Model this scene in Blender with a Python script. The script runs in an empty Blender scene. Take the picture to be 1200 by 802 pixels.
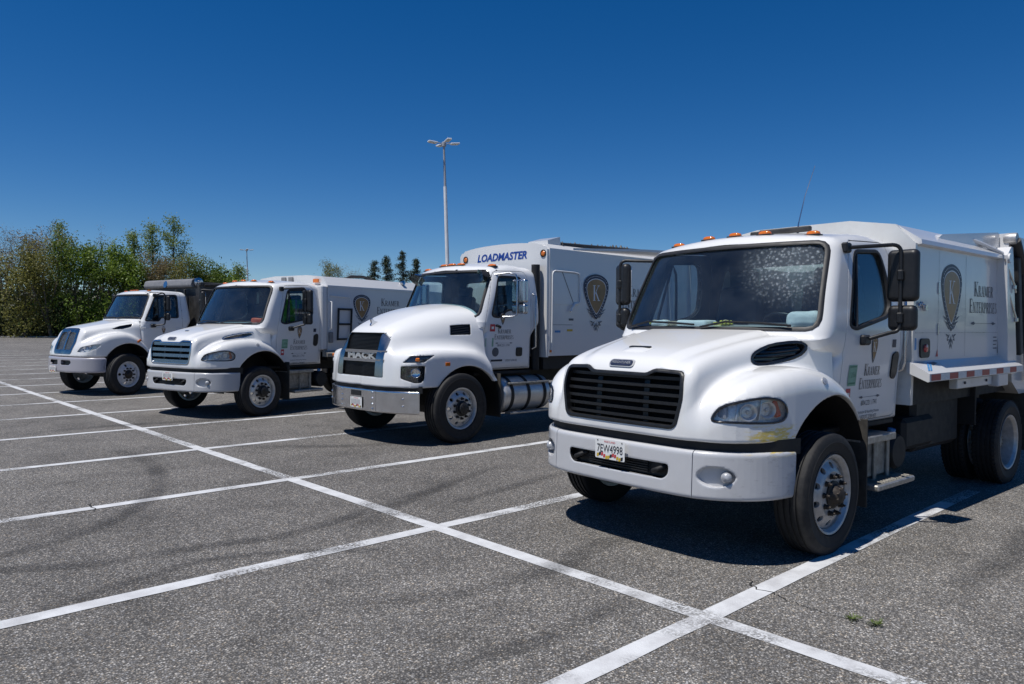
import bpy, bmesh, math, random
import numpy as np
from mathutils import Vector, Matrix
from mathutils.geometry import tessellate_polygon

SC = bpy.context.scene
COL = SC.collection
rng = np.random.default_rng(7)
random.seed(7)

# ------------------------------------------------------------------ camera, sky, sun, exposure
CAM_H = 1.710
cam_data = bpy.data.cameras.new('camera')
cam = bpy.data.objects.new('camera', cam_data)
COL.objects.link(cam)
PITCH, YAW, ROLL = -0.0235306, 3.9606924, 0.0068762
_f = Vector((math.cos(PITCH)*math.cos(YAW), math.cos(PITCH)*math.sin(YAW), math.sin(PITCH)))
_r = _f.cross(Vector((0, 0, 1))).normalized()
_u = _r.cross(_f)
_r2 = math.cos(ROLL)*_r + math.sin(ROLL)*_u
_u2 = -math.sin(ROLL)*_r + math.cos(ROLL)*_u
cam.matrix_world = Matrix(((_r2.x, _u2.x, -_f.x, 0), (_r2.y, _u2.y, -_f.y, 0), (_r2.z, _u2.z, -_f.z, CAM_H), (0, 0, 0, 1)))
cam_data.sensor_width = 36.0
cam_data.lens = 26.342
cam_data.clip_start = 0.05
cam_data.clip_end = 3000.0
SC.camera = cam

SUN_DIR = Vector((0.40, -0.07, 1.0)).normalized()          # towards the sun
sun_el = math.asin(SUN_DIR.z)
sun_az = math.atan2(SUN_DIR.x, SUN_DIR.y)                  # from +Y towards +X
world = bpy.data.worlds.new('World')
SC.world = world
world.use_nodes = True
wn = world.node_tree.nodes
wl = world.node_tree.links
sky = wn.new('ShaderNodeTexSky')
sky.sky_type = 'NISHITA'
sky.sun_disc = False
sky.sun_elevation = sun_el
sky.sun_rotation = sun_az
sky.altitude = 2200.0
sky.air_density = 1.0
sky.dust_density = 0.0
sky.ozone_density = 4.0
hsv = wn.new('ShaderNodeHueSaturation')                    # the print's strong colour: same everywhere in the sky
hsv.inputs['Saturation'].default_value = 1.36
hsv.inputs['Hue'].default_value = 0.506
wl.new(sky.outputs['Color'], hsv.inputs['Color'])
wl.new(hsv.outputs['Color'], wn['Background'].inputs['Color'])
wn['Background'].inputs['Strength'].default_value = 0.082

sun_data = bpy.data.lights.new('sun', 'SUN')
sun_data.energy = 4.65
sun_data.angle = math.radians(0.5)
sun_data.color = (1.0, 0.965, 0.91)
sun = bpy.data.objects.new('sun', sun_data)
COL.objects.link(sun)
sun.rotation_euler = (-SUN_DIR).to_track_quat('-Z', 'Y').to_euler()
sun.location = (0, 0, 40)

vs = SC.view_settings
vs.view_transform = 'Standard'
vs.look = 'None'
vs.exposure = 0.0
vs.gamma = 1.0
vs.use_curve_mapping = False
SC.cycles.max_bounces = 8
SC.cycles.transparent_max_bounces = 16
SC.cycles.caustics_reflective = False
SC.cycles.caustics_refractive = False
# ------------------------------------------------------------------ numeric helpers (implicit shapes -> meshes)
class Curve:
    """smooth curve y(x) through points (monotone cubic)"""
    def __init__(s, *pts):
        p = np.array(sorted(pts), float); s.x = p[:, 0]; s.y = p[:, 1]
        h = np.diff(s.x); d = np.diff(s.y)/h
        m = np.zeros(len(p)); m[0] = d[0]; m[-1] = d[-1]
        for i in range(1, len(p)-1):
            if d[i-1]*d[i] > 0:
                w1 = 2*h[i]+h[i-1]; w2 = h[i]+2*h[i-1]
                m[i] = (w1+w2)/(w1/d[i-1]+w2/d[i])
        s.m = m; s.h = h
    def __call__(s, t):
        t = np.asarray(t, float)
        tc = np.clip(t, s.x[0], s.x[-1])
        i = np.clip(np.searchsorted(s.x, tc)-1, 0, len(s.x)-2)
        h = s.h[i]; u = (tc-s.x[i])/h
        a = (1+2*u)*(1-u)**2; b = u*(1-u)**2; c = u*u*(3-2*u); d = u*u*(u-1)
        v = a*s.y[i]+b*h*s.m[i]+c*s.y[i+1]+d*h*s.m[i+1]
        return v + np.where(t < s.x[0], (t-s.x[0])*s.m[0], 0) + np.where(t > s.x[-1], (t-s.x[-1])*s.m[-1], 0)

def chaikin(p, n=2, closed=True):
    p = np.array(p, float)
    for _ in range(n):
        q = np.roll(p, -1, 0)
        r = np.stack([.75*p+.25*q, .25*p+.75*q], 1).reshape(-1, 2)
        p = r if closed else np.concatenate([p[:1], r[1:-3], p[-1:]])
    return p

def roundpoly(pts, r, n=4):
    """polygon with rounded corners; r a number or one per corner"""
    pts = [np.array(p, float) for p in pts]; out = []
    N = len(pts)
    for i in range(N):
        a, b, c = pts[i-1], pts[i], pts[(i+1) % N]
        rr = r[i] if hasattr(r, '__len__') else r
        u = (a-b)/np.linalg.norm(a-b); v = (c-b)/np.linalg.norm(c-b)
        t = min(rr, .49*np.linalg.norm(a-b), .49*np.linalg.norm(c-b))
        for k in range(n+1):
            s = k/n
            out.append((1-s)**2*(b+u*t)+2*s*(1-s)*b+s*s*(b+v*t))
    return np.array(out)

def ellipse(cx, cy, a, b, n=24):
    t = np.linspace(0, 2*np.pi, n, endpoint=False)
    return np.stack([cx+a*np.cos(t), cy+b*np.sin(t)], 1)

def sdpoly(P, x, y):
    """signed distance to polygon P at broadcastable x, y"""
    P = np.asarray(P, float); Q = np.roll(P, -1, 0)
    ok = ((P-Q)**2).sum(1) > 1e-14
    P = P[ok]; Q = Q[ok]
    x = np.asarray(x, float); y = np.asarray(y, float)
    if x.size*y.size <= 4000 or (x.shape == y.shape and x.size <= 4000):
        x, y = np.broadcast_arrays(x, y); X = x[..., None]; Y = y[..., None]
        E = Q-P; wx = X-P[:, 0]; wy = Y-P[:, 1]
        t = np.minimum(np.maximum((wx*E[:, 0]+wy*E[:, 1])/(E**2).sum(1), 0), 1)
        d = ((wx-E[:, 0]*t)**2+(wy-E[:, 1]*t)**2).min(-1)
        den = np.where(E[:, 1] == 0, 1e-12, E[:, 1])
        c = ((P[:, 1] > Y) != (Q[:, 1] > Y)) & (X < E[:, 0]*(Y-P[:, 1])/den+P[:, 0])
        return np.where(c.sum(-1) & 1, -1., 1.)*np.sqrt(d)
    d = None; s = None
    for (ax, ay), (bx, by) in zip(P, Q):
        ex, ey = bx-ax, by-ay
        wx = x-ax; wy = y-ay
        l = ex*ex+ey*ey
        t = np.minimum(np.maximum((wx*(ex/l)+wy*(ey/l)), 0), 1)
        dd = (wx-ex*t)**2+(wy-ey*t)**2
        c = ((ay > y) != (by > y)) & (x < ex*(y-ay)/(ey if ey != 0 else 1e-12)+ax)
        if d is None: d, s = dd, c
        else: d = np.minimum(d, dd); s = s ^ c
    return np.where(s, -1., 1.)*np.sqrt(d)
def sdpoly_near(P, x, y, m=.05):
    """same, but only worked out near the polygon; a safe positive value elsewhere"""
    P = np.asarray(P, float); x, y = np.broadcast_arrays(x, y)
    lo = P.min(0)-m; hi = P.max(0)+m
    k = (x > lo[0]) & (x < hi[0]) & (y > lo[1]) & (y < hi[1])
    out = np.full(x.shape, m)
    if k.any(): out[k] = np.minimum(sdpoly(P, x[k], y[k]), m)
    return out

def smax(a, b, k):
    h = np.maximum(k-np.abs(a-b), 0)/k
    return np.maximum(a, b)+h*h*k*.25
def smin(a, b, k):
    return -smax(-a, -b, k)
def sstep(a, b, x):
    t = np.clip((x-a)/(b-a), 0, 1); return t*t*(3-2*t)

def grad(f, p, e=1.5e-3):
    g = np.empty_like(p); f0 = f(p[:, 0]-e*.4, p[:, 1]-e*.4, p[:, 2]-e*.4)
    for k in range(3):
        a = p-e*.4; a[:, k] += e
        g[:, k] = f(a[:, 0], a[:, 1], a[:, 2])-f0
    n = np.linalg.norm(g, axis=1, keepdims=True); n[n < 1e-12] = 1
    return g/n

def dualcontour(f, lo, hi, h, lam=.012):
    """surface f=0 as quads: verts (n,3), faces (m,4), per-loop normals (m*4,3)"""
    lo = np.array(lo, float)-h*1.37; hi = np.array(hi, float)+h*1.37
    n = np.ceil((hi-lo)/h).astype(int)+1
    ax = [lo[k]+h*np.arange(n[k]) for k in range(3)]
    F = np.ascontiguousarray(np.broadcast_to(f(ax[0][:, None, None], ax[1][None, :, None], ax[2][None, None, :]), n))
    I = F < 0
    cn = n-1
    cid = lambda i, j, k: (i*cn[1]+j)*cn[2]+k
    quads = []; pts = []; cells = []
    for a in range(3):
        s0 = [slice(None)]*3; s1 = [slice(None)]*3
        s0[a] = slice(0, -1); s1[a] = slice(1, None)
        A = I[tuple(s0)]; B = I[tuple(s1)]
        e = np.argwhere(A != B)
        if len(e) == 0: continue
        b, c = (a+1) % 3, (a+2) % 3
        ok = (e[:, b] > 0) & (e[:, b] < n[b]-1) & (e[:, c] > 0) & (e[:, c] < n[c]-1)
        e = e[ok]
        e2 = e.copy(); e2[:, a] += 1
        P0 = lo+h*e; P1 = lo+h*e2
        f0 = F[tuple(e.T)]; f1 = F[tuple(e2.T)]
        for _ in range(3):                      # regula falsi / bisection mix
            t = np.clip(f0/(f0-f1+1e-30), .02, .98)[:, None]
            M = P0+(P1-P0)*t
            fm = f(M[:, 0], M[:, 1], M[:, 2])
            left = (fm < 0) == (f0 < 0)
            P0 = np.where(left[:, None], M, P0); f0 = np.where(left, fm, f0)
            P1 = np.where(left[:, None], P1, M); f1 = np.where(left, f1, fm)
        t = np.clip(f0/(f0-f1+1e-30), 0, 1)[:, None]
        M = P0+(P1-P0)*t
        q = np.empty((len(e), 4), np.int64)
        for w, (db, dc_) in enumerate(((-1, -1), (0, -1), (0, 0), (-1, 0))):
            cc = e.copy(); cc[:, b] += db; cc[:, c] += dc_
            q[:, w] = cid(cc[:, 0], cc[:, 1], cc[:, 2])
        inside0 = I[tuple(e.T)]
        q[~inside0] = q[~inside0][:, ::-1]
        quads.append(q); pts.append(M); cells.append(q)
    Q = np.concatenate(quads); M = np.concatenate(pts); CQ = np.concatenate(cells)
    N = grad(f, M)
    u, inv = np.unique(CQ.ravel(), return_inverse=True)
    inv = inv.reshape(-1)
    m = len(u)
    Mr = np.repeat(M, 4, 0); Nr = np.repeat(N, 4, 0)
    cnt = np.bincount(inv, minlength=m).astype(float)
    mass = np.stack([np.bincount(inv, Mr[:, k], m) for k in range(3)], 1)/cnt[:, None]
    D = (Nr*(Mr-mass[inv])).sum(1)
    ATA = np.zeros((m, 3, 3)); ATB = np.zeros((m, 3))
    for i in range(3):
        ATB[:, i] = np.bincount(inv, Nr[:, i]*D, m)
        for j in range(i, 3):
            ATA[:, i, j] = ATA[:, j, i] = np.bincount(inv, Nr[:, i]*Nr[:, j], m)
    ATA += (lam*cnt)[:, None, None]*np.eye(3)
    V = mass+np.clip(np.linalg.solve(ATA, ATB[:, :, None])[:, :, 0], -h*.8, h*.8)
    faces = inv.reshape(-1, 4)
    # loop normals: the field's own gradient; near sharp edges sampled towards the face centre
    C = V[faces].mean(1)
    VN = grad(f, V)
    FN = np.cross(V[faces[:, 2]]-V[faces[:, 0]], V[faces[:, 3]]-V[faces[:, 1]])
    FN /= np.linalg.norm(FN, axis=1, keepdims=True)+1e-12
    LN = VN[faces].copy()
    bad = ((LN*FN[:, None]).sum(-1) < .965).any(1)
    if bad.any():
        L = (V[faces[bad]]*.72+C[bad][:, None]*.28).reshape(-1, 3)
        LN[bad] = grad(f, L).reshape(-1, 4, 3)
    return V, faces, LN.reshape(-1, 3), C

# ------------------------------------------------------------------ object helpers
def mesh_obj(name, me, mats, parent=None):
    o = bpy.data.objects.new(name, me)
    for m in (mats if isinstance(mats, (list, tuple)) else [mats]):
        if m.name not in [x.name for x in me.materials if x]: me.materials.append(m)
    COL.objects.link(o)
    if parent is not None: o.parent = parent
    return o

def pydata(name, verts, faces, mats, parent=None, smooth=None):
    me = bpy.data.meshes.new(name)
    me.from_pydata([tuple(map(float, v)) for v in verts], [], [tuple(map(int, f)) for f in faces])
    if smooth is not None:
        me.polygons.foreach_set('use_smooth', [True]*len(me.polygons))
        if smooth < 180: me.set_sharp_from_angle(angle=math.radians(smooth))
    me.update()
    return mesh_obj(name, me, mats, parent)

def quick_mesh(name, V, Fq, mats, parent=None, k=4):
    """numpy verts and (m,k) faces -> object"""
    me = bpy.data.meshes.new(name)
    V = np.asarray(V, np.float32); Fq = np.asarray(Fq, np.int32)
    me.vertices.add(len(V)); me.vertices.foreach_set('co', V.ravel())
    me.loops.add(Fq.size); me.loops.foreach_set('vertex_index', Fq.ravel())
    me.polygons.add(len(Fq))
    me.polygons.foreach_set('loop_start', np.arange(0, Fq.size, k, dtype=np.int32))
    me.polygons.foreach_set('loop_total', np.full(len(Fq), k, np.int32))
    me.update(calc_edges=True)
    return mesh_obj(name, me, mats, parent)

def sdf_obj(name, f, lo, hi, h, mats, parent=None, matfn=None):
    V, Fc, LN, C = dualcontour(f, lo, hi, h)
    o = quick_mesh(name, V, Fc, mats, parent)
    me = o.data
    me.polygons.foreach_set('use_smooth', np.ones(len(Fc), bool))
    if matfn is not None:
        me.polygons.foreach_set('material_index', matfn(C).astype(np.int32))
    me.normals_split_custom_set(LN.tolist())
    me.update()
    return o

class MB:
    """collects simple solids into one mesh"""
    def __init__(s): s.v = []; s.f = []
    def add(s, v, f):
        b = len(s.v); s.v += [tuple(map(float, p)) for p in v]; s.f += [tuple(int(i)+b for i in q) for q in f]; return s
    def box(s, c, d, ch=.008, rot=None):
        """chamfered box, centre c, full size d"""
        hx, hy, hz = d[0]/2, d[1]/2, d[2]/2
        k = min(ch, hx*.45, hy*.45, hz*.45)
        v = []; idx = {}
        for sx in (-1, 1):
            for sy in (-1, 1):
                for sz in (-1, 1):
                    for a in range(3):
                        p = [sx*(hx-k), sy*(hy-k), sz*(hz-k)]
                        p[a] = (sx*hx, sy*hy, sz*hz)[a]
                        idx[(sx, sy, sz, a)] = len(v); v.append(p)
        f = []
        for a in range(3):
            b, c2 = (a+1) % 3, (a+2) % 3
            for s1 in (-1, 1):
                q = []
                for (tb, tc) in ((-1, -1), (1, -1), (1, 1), (-1, 1)):
                    key = [0, 0, 0]; key[a] = s1; key[b] = tb; key[c2] = tc
                    q.append(idx[(*key, a)])
                f.append(q if s1 > 0 else q[::-1])
        for a in range(3):
            b, c2 = (a+1) % 3, (a+2) % 3
            for sb in (-1, 1):
                for sc in (-1, 1):
                    q = []
                    for (ta, ax_) in ((-1, b), (1, b), (1, c2), (-1, c2)):
                        key = [0, 0, 0]; key[a] = ta; key[b] = sb; key[c2] = sc
                        q.append(idx[(*key, ax_)])
                    f.append(q if sb*sc < 0 else q[::-1])
        for sx in (-1, 1):
            for sy in (-1, 1):
                for sz in (-1, 1):
                    q = [idx[(sx, sy, sz, a)] for a in range(3)]
                    f.append(q if sx*sy*sz > 0 else q[::-1])
        v = np.array(v)
        if rot is not None: v = v @ np.array(rot.to_matrix() if hasattr(rot, 'to_matrix') else rot).T
        return s.add(v+np.array(c), f)
    def prism(s, poly, axis, a, b):
        """extrude a 2-D polygon along axis (0,1,2) from a to b; poly coords are the other two axes in order"""
        P = [tuple(map(float, p)) for p in poly]
        o = [k for k in range(3) if k != axis]
        area = sum(P[i-1][0]*P[i][1]-P[i][0]*P[i-1][1] for i in range(len(P)))
        if (area < 0) != (axis == 1): P = P[::-1]
        lo, hi = min(a, b), max(a, b)
        v = []
        for z in (lo, hi):
            for p in P:
                q = [0, 0, 0]; q[o[0]] = p[0]; q[o[1]] = p[1]; q[axis] = z; v.append(q)
        n = len(P)
        f = [[(i), (i+1) % n, n+(i+1) % n, n+i] for i in range(n)]
        tri = tessellate_polygon([[Vector((p[0], p[1], 0)) for p in P]])
        for t in tri:
            ar = (P[t[1]][0]-P[t[0]][0])*(P[t[2]][1]-P[t[0]][1])-(P[t[2]][0]-P[t[0]][0])*(P[t[1]][1]-P[t[0]][1])
            t = tuple(t) if (ar > 0) == (axis != 1) else tuple(t)[::-1]
            f.append([n+i for i in t]); f.append([i for i in t[::-1]])
        return s.add(v, f)
    def tube(s, pts, r, n=10, cap=True, closed=False):
        """round bar along a polyline; r a number or one per point"""
        P = [Vector(p) for p in pts]; N = len(P)
        rr = r if hasattr(r, '__len__') else [r]*N
        v = []; f = []
        up = None
        for i in range(N):
            if closed: t = (P[(i+1) % N]-P[i-1])
            else: t = P[min(i+1, N-1)]-P[max(i-1, 0)]
            t.normalize()
            if up is None:
                up = Vector((0, 0, 1)) if abs(t.z) < .9 else Vector((1, 0, 0))
            a = (up-t*up.dot(t)).normalized(); b = t.cross(a); up = a
            for k in range(n):
                an = 2*math.pi*k/n
                v.append(P[i]+a*math.cos(an)*rr[i]+b*math.sin(an)*rr[i])
        for i in range(N if closed else N-1):
            j = (i+1) % N
            for k in range(n):
                f.append([i*n+k, i*n+(k+1) % n, j*n+(k+1) % n, j*n+k])
        if cap and not closed:
            f.append(list(range(n))[::-1]); f.append([(N-1)*n+k for k in range(n)])
        return s.add(v, f)
    def lathe(s, prof, axis_o, axis_d, n=32, closed=False):
        """revolve profile of (radius, along) round an axis"""
        o = Vector(axis_o); d = Vector(axis_d).normalized()
        a = Vector((0, 0, 1)) if abs(d.z) < .9 else Vector((1, 0, 0))
        a = (a-d*a.dot(d)).normalized(); b = d.cross(a)
        v = []; f = []; m = len(prof)
        for k in range(n):
            an = 2*math.pi*k/n
            e = a*math.cos(an)+b*math.sin(an)
            for (r, h) in prof: v.append(o+d*h+e*r)
        for k in range(n):
            k2 = (k+1) % n
            for i in range(m if closed else m-1):
                i2 = (i+1) % m
                f.append([k*m+i, k*m+i2, k2*m+i2, k2*m+i][::-1])
        return s.add(v, f)
    def build(s, name, mat, parent=None, smooth=35):
        v = s.v; f = [[i for j, i in enumerate(q) if i != q[j-1]] for q in s.f]
        return pydata(name, v, [q for q in f if len(q) > 2], mat, parent, smooth)

def frame(o, n, v=(0, 0, 1)):
    n = np.array(n, float); n /= np.linalg.norm(n)
    v = np.array(v, float); v = v-n*(v@n); v /= np.linalg.norm(v)
    return np.array(o, float), np.cross(v, n), v, n          # origin, u (to the right seen from outside), v (up), n

def project(f, fr, uv, off, S=.8, steps=33):
    """drop plane points onto the surface f=off along -n"""
    o, u, v, n = fr
    uv = np.asarray(uv, float)
    B = o+uv[:, :1]*u+uv[:, 1:2]*v
    ts = np.linspace(S, -S, steps)
    P = B[:, None]+n*ts[None, :, None]; Q = P.reshape(-1, 3)
    F = (f(Q[:, 0], Q[:, 1], Q[:, 2])-off).reshape(len(B), steps)
    cross = (F[:, :-1] > 0) & (F[:, 1:] <= 0)
    has = cross.any(1); i = cross.argmax(1); r = np.arange(len(B))
    t0, t1 = ts[i], ts[i+1]; f0, f1 = F[r, i], F[r, i+1]
    for _ in range(5):
        w = np.clip(f0/(f0-f1+1e-30), .05, .95); t = t0+(t1-t0)*w
        M = B+n*t[:, None]; fm = f(M[:, 0], M[:, 1], M[:, 2])-off
        k = fm > 0
        t0 = np.where(k, t, t0); f0 = np.where(k, fm, f0); t1 = np.where(k, t1, t); f1 = np.where(k, f1, fm)
    best = t0+(t1-t0)*np.clip(f0/(f0-f1+1e-30), 0, 1)
    if not has.all(): best[~has] = np.median(best[has]) if has.any() else 0
    return B+n*best[:, None]

def uv_of(fr, p):
    o, u, v, n = fr[:4]
    d = np.asarray(p, float)-o
    return np.stack([d@u, d@v], -1)

def rings(outline, k):
    c = outline.mean(0)
    return [c+(outline-c)*s for s in np.linspace(1, 0, k+1)[:-1]], c

def grow(outline, d):
    """offset a closed outline outwards by d"""
    P = np.asarray(outline, float)
    T = np.roll(P, -1, 0)-np.roll(P, 1, 0)
    N = np.stack([T[:, 1], -T[:, 0]], 1); N /= np.linalg.norm(N, axis=1, keepdims=True)+1e-12
    A = .5*np.sum(P[:, 0]*np.roll(P[:, 1], -1)-np.roll(P[:, 0], -1)*P[:, 1])
    return P+N*d*np.sign(A)

def resample(outline, n):
    P = np.asarray(outline, float); Q = np.vstack([P, P[:1]])
    L = np.r_[0, np.cumsum(np.linalg.norm(np.diff(Q, axis=0), axis=1))]
    t = np.linspace(0, L[-1], n, endpoint=False)
    return np.stack([np.interp(t, L, Q[:, 0]), np.interp(t, L, Q[:, 1])], 1)

def patch(name, f, fr, outline, off, thick, mat, parent=None, k=5, n=64, smooth=50, dome=0):
    """a sheet that follows the surface f inside a closed outline, with thickness"""
    R, c = rings(resample(outline, n), k)
    A = np.sum(R[0][:, 0]*np.roll(R[0][:, 1], -1)-np.roll(R[0][:, 0], -1)*R[0][:, 1])
    if A < 0: R = [r[::-1] for r in R]
    P = [project(f, fr, r, off) for r in R]+[project(f, fr, c[None], off)]
    if dome:
        for i in range(len(P)): P[i] = P[i]+fr[3]*dome*(1-(1-i/k)**2)
    V = np.vstack(P); nn = n; fcs = []
    for i in range(k-1):
        for j in range(nn):
            fcs.append([i*nn+j, i*nn+(j+1) % nn, (i+1)*nn+(j+1) % nn, (i+1)*nn+j])
    cc = k*nn
    for j in range(nn): fcs.append([(k-1)*nn+j, (k-1)*nn+(j+1) % nn, cc])
    nv = len(V)
    if thick:
        V2 = V-fr[3]*thick
        fb = [[i+nv for i in q[::-1]] for q in fcs]
        side = [[(j+1) % nn, j, nv+j, nv+(j+1) % nn] for j in range(nn)]
        V = np.vstack([V, V2]); fcs = fcs+fb+side
    return pydata(name, V, fcs, mat, parent, smooth)

def band(name, f, fr, inner, outer, off_in, off_out, depth, mat, parent=None, n=72, smooth=50):
    """a raised frame between two outlines, following the surface"""
    I = resample(inner, n); O = resample(outer, n)
    # align starts
    O = np.roll(O, -int(np.argmin(np.linalg.norm(O-I[0], axis=1))), 0)
    A = np.sum(I[:, 0]*np.roll(I[:, 1], -1)-np.roll(I[:, 0], -1)*I[:, 1])
    B = np.sum(O[:, 0]*np.roll(O[:, 1], -1)-np.roll(O[:, 0], -1)*O[:, 1])
    if A < 0: I = np.roll(I[::-1], 1, 0)
    if B < 0: O = np.roll(O[::-1], 1, 0)
    PI = project(f, fr, I, off_in); PO = project(f, fr, O, off_out)
    MID = project(f, fr, (I+O)/2, max(off_in, off_out)+.004)
    V = np.vstack([PI-fr[3]*depth, PI, MID, PO, PO-fr[3]*depth])
    fcs = []
    for r in range(4):
        for j in range(n):
            a, b = r*n+j, r*n+(j+1) % n
            fcs.append([b, a, a+n, b+n][::-1] if False else [a, a+n, b+n, b])
    return pydata(name, V, fcs, mat, parent, smooth)

def tray(name, f, fr, outline, off_bot, off_top, mat, parent=None, k=4, n=56):
    """recess lining: floor at off_bot with walls up to off_top"""
    R, c = rings(resample(outline, n), k)
    A = np.sum(R[0][:, 0]*np.roll(R[0][:, 1], -1)-np.roll(R[0][:, 0], -1)*R[0][:, 1])
    if A < 0: R = [r[::-1] for r in R]
    sink = fr[3]*(off_top-off_bot)
    P = [project(f, fr, R[0], off_top)]+[project(f, fr, r, off_top)-sink for r in R]+[project(f, fr, c[None], off_top)-sink]
    V = np.vstack(P); fcs = []
    for i in range(k):
        for j in range(n):
            fcs.append([i*n+j, i*n+(j+1) % n, (i+1)*n+(j+1) % n, (i+1)*n+j])
    cc = (k+1)*n
    for j in range(n): fcs.append([k*n+j, k*n+(j+1) % n, cc])
    return pydata(name, V, fcs, mat, parent, 60)

def flat(name, polys, fr, mat, parent=None, lift=0.0):
    """flat print: list of 2-D polygons on a plane frame"""
    o, u, v, n = fr[:4]
    V = []; Fc = []
    for P in polys:
        P = [tuple(map(float, p)) for p in P]
        A = sum(P[i-1][0]*P[i][1]-P[i][0]*P[i-1][1] for i in range(len(P)))
        if A < 0: P = P[::-1]
        b = len(V)
        V += [o+u*p[0]+v*p[1]+n*lift for p in P]
        if len(P) <= 4: Fc.append([b+i for i in range(len(P))])
        else:
            for t in tessellate_polygon([[Vector((p[0], p[1], 0)) for p in P]]):
                ar = (P[t[1]][0]-P[t[0]][0])*(P[t[2]][1]-P[t[0]][1])-(P[t[2]][0]-P[t[0]][0])*(P[t[1]][1]-P[t[0]][1])
                Fc.append([b+i for i in (t if ar > 0 else t[::-1])])
    if len(fr) > 4: V = project(fr[4], fr[:4], uv_of(fr[:4], np.array(V)), lift)
    return pydata(name, V, Fc, mat, parent)

def lettering(name, text, fr, size, mat, parent=None, align='CENTER', extrude=0.0, bold=0.0, shear=0.0, sx=1.0, lift=0.0, width=None):
    """words in the built-in typeface as a mesh on a plane frame"""
    cu = bpy.data.curves.new(name, 'FONT')
    cu.body = text; cu.size = size; cu.align_x = align; cu.align_y = 'CENTER'
    cu.extrude = extrude; cu.offset = bold; cu.shear = shear; cu.resolution_u = 3
    tmp = bpy.data.objects.new(name, cu)
    me = bpy.data.meshes.new_from_object(tmp)
    bpy.data.objects.remove(tmp); bpy.data.curves.remove(cu)
    o, u, v, n = fr[:4]
    if width:
        xs = [w.co.x for w in me.vertices]; sx = width/(max(xs)-min(xs))
    if len(fr) > 4:
        P = project(fr[4], fr[:4], np.array([(w.co.x*sx, w.co.y) for w in me.vertices]), lift)
        for w, p in zip(me.vertices, P): w.co = tuple(p)
    else:
        for w in me.vertices:
            c = w.co; p = o+u*c.x*sx+v*c.y+n*(c.z+extrude+lift); w.co = tuple(p)
    me.update()
    me.materials.clear()
    return mesh_obj(name, me, mat, parent)

# serif capitals drawn from strokes (unit height)
def _st(x0, y0, x1, y1, w):
    dx, dy = x1-x0, y1-y0
    if abs(dy) >= abs(dx)*.2: return [(x0-w/2, y0), (x0+w/2, y0), (x1+w/2, y1), (x1-w/2, y1)]
    return [(x0, y0-w/2), (x1, y1-w/2), (x1, y1+w/2), (x0, y0+w/2)]
def _arc(cx, cy, rx, ry, a0, a1, w0, w1, n=10):
    o = []; i = []
    for k in range(n+1):
        t = math.radians(a0+(a1-a0)*k/n); w = w0+(w1-w0)*math.sin(math.pi*k/n)
        o.append((cx+rx*math.cos(t), cy+ry*math.sin(t))); i.append((cx+(rx-w)*math.cos(t), cy+(ry-w*.6)*math.sin(t)))
    return o+i[::-1]
TH, TN = .13, .055
def _sf(x, y, w=.26): return _st(x-w/2, y, x+w/2, y, .045)
GLY = {
 'K': (.78, [_st(.17, 0, .17, 1, TH), _sf(.17, .02), _sf(.17, .98), _st(.24, .42, .62, 1, TN), _sf(.62, .98, .24), _st(.33, .56, .66, 0, TH), _sf(.66, .02, .28)]),
 'R': (.74, [_st(.17, 0, .17, 1, TH), _sf(.17, .02), _st(.06, .98, .4, .98, .045), _arc(.36, .74, .26, .26, -90, 90, .06, .13), _st(.2, .49, .4, .49, .05), _st(.38, .5, .64, 0, TH), _sf(.66, .02, .2)]),
 'A': (.76, [_st(.12, 0, .38, 1, TN), _st(.64, 0, .38, 1, TH), _st(.2, .36, .56, .36, .05), _sf(.12, .02, .22), _sf(.64, .02, .26)]),
 'M': (.98, [_st(.17, 0, .17, 1, TN), _st(.82, 0, .82, 1, TH), _st(.18, 1, .5, .1, TH), _st(.8, 1, .5, .1, TN), _sf(.17, .02, .22), _sf(.82, .02, .26), _sf(.12, .98, .2), _sf(.86, .98, .2)]),
 'E': (.66, [_st(.17, 0, .17, 1, TH), _st(.06, .98, .56, .98, .045), _st(.06, .02, .58, .02, .045), _st(.2, .52, .46, .52, .05), _st(.55, .8, .55, 1, .04), _st(.57, 0, .57, .22, .04), _st(.46, .42, .46, .62, .04)]),
 'N': (.84, [_st(.15, 0, .15, 1, TN), _st(.68, 0, .68, 1, TN), _st(.16, 1, .68, 0, TH), _sf(.15, .02, .22), _sf(.68, .98, .22), _sf(.12, .98, .16)]),
 'T': (.7, [_st(.35, 0, .35, 1, TH), _st(.05, .98, .65, .98, .045), _st(.06, .78, .06, 1, .04), _st(.64, .78, .64, 1, .04), _sf(.35, .02, .26)]),
 'P': (.66, [_st(.17, 0, .17, 1, TH), _sf(.17, .02), _st(.06, .98, .38, .98, .045), _arc(.34, .72, .27, .28, -90, 90, .06, .13), _st(.2, .45, .38, .45, .05)]),
 'I': (.36, [_st(.18, 0, .18, 1, TH), _sf(.18, .02), _sf(.18, .98)]),
 'S': (.6, [_arc(.29, .74, .22, .26, 30, 270, .05, .12), _arc(.29, .26, .24, .26, -150, 90, .05, .12)]),
}
def serif_text(words, h_big, h_small, cx, cy, sx=1.0, gap=.04):
    """small-caps line centred on (cx, cy) as polygons; first letter of each word large"""
    x = 0; out = []
    for wi, w in enumerate(words):
        for i, ch in enumerate(w):
            h = h_big if i == 0 else h_small
            adv, ps = GLY[ch]
            for P in ps: out.append([(x+p[0]*h*sx, p[1]*h) for p in P])
            x += (adv+gap)*h*sx
        x += .3*h_big
    x -= .3*h_big
    return [[(p[0]-x/2+cx, p[1]-h_small/2+cy) for p in P] for P in out]

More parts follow.
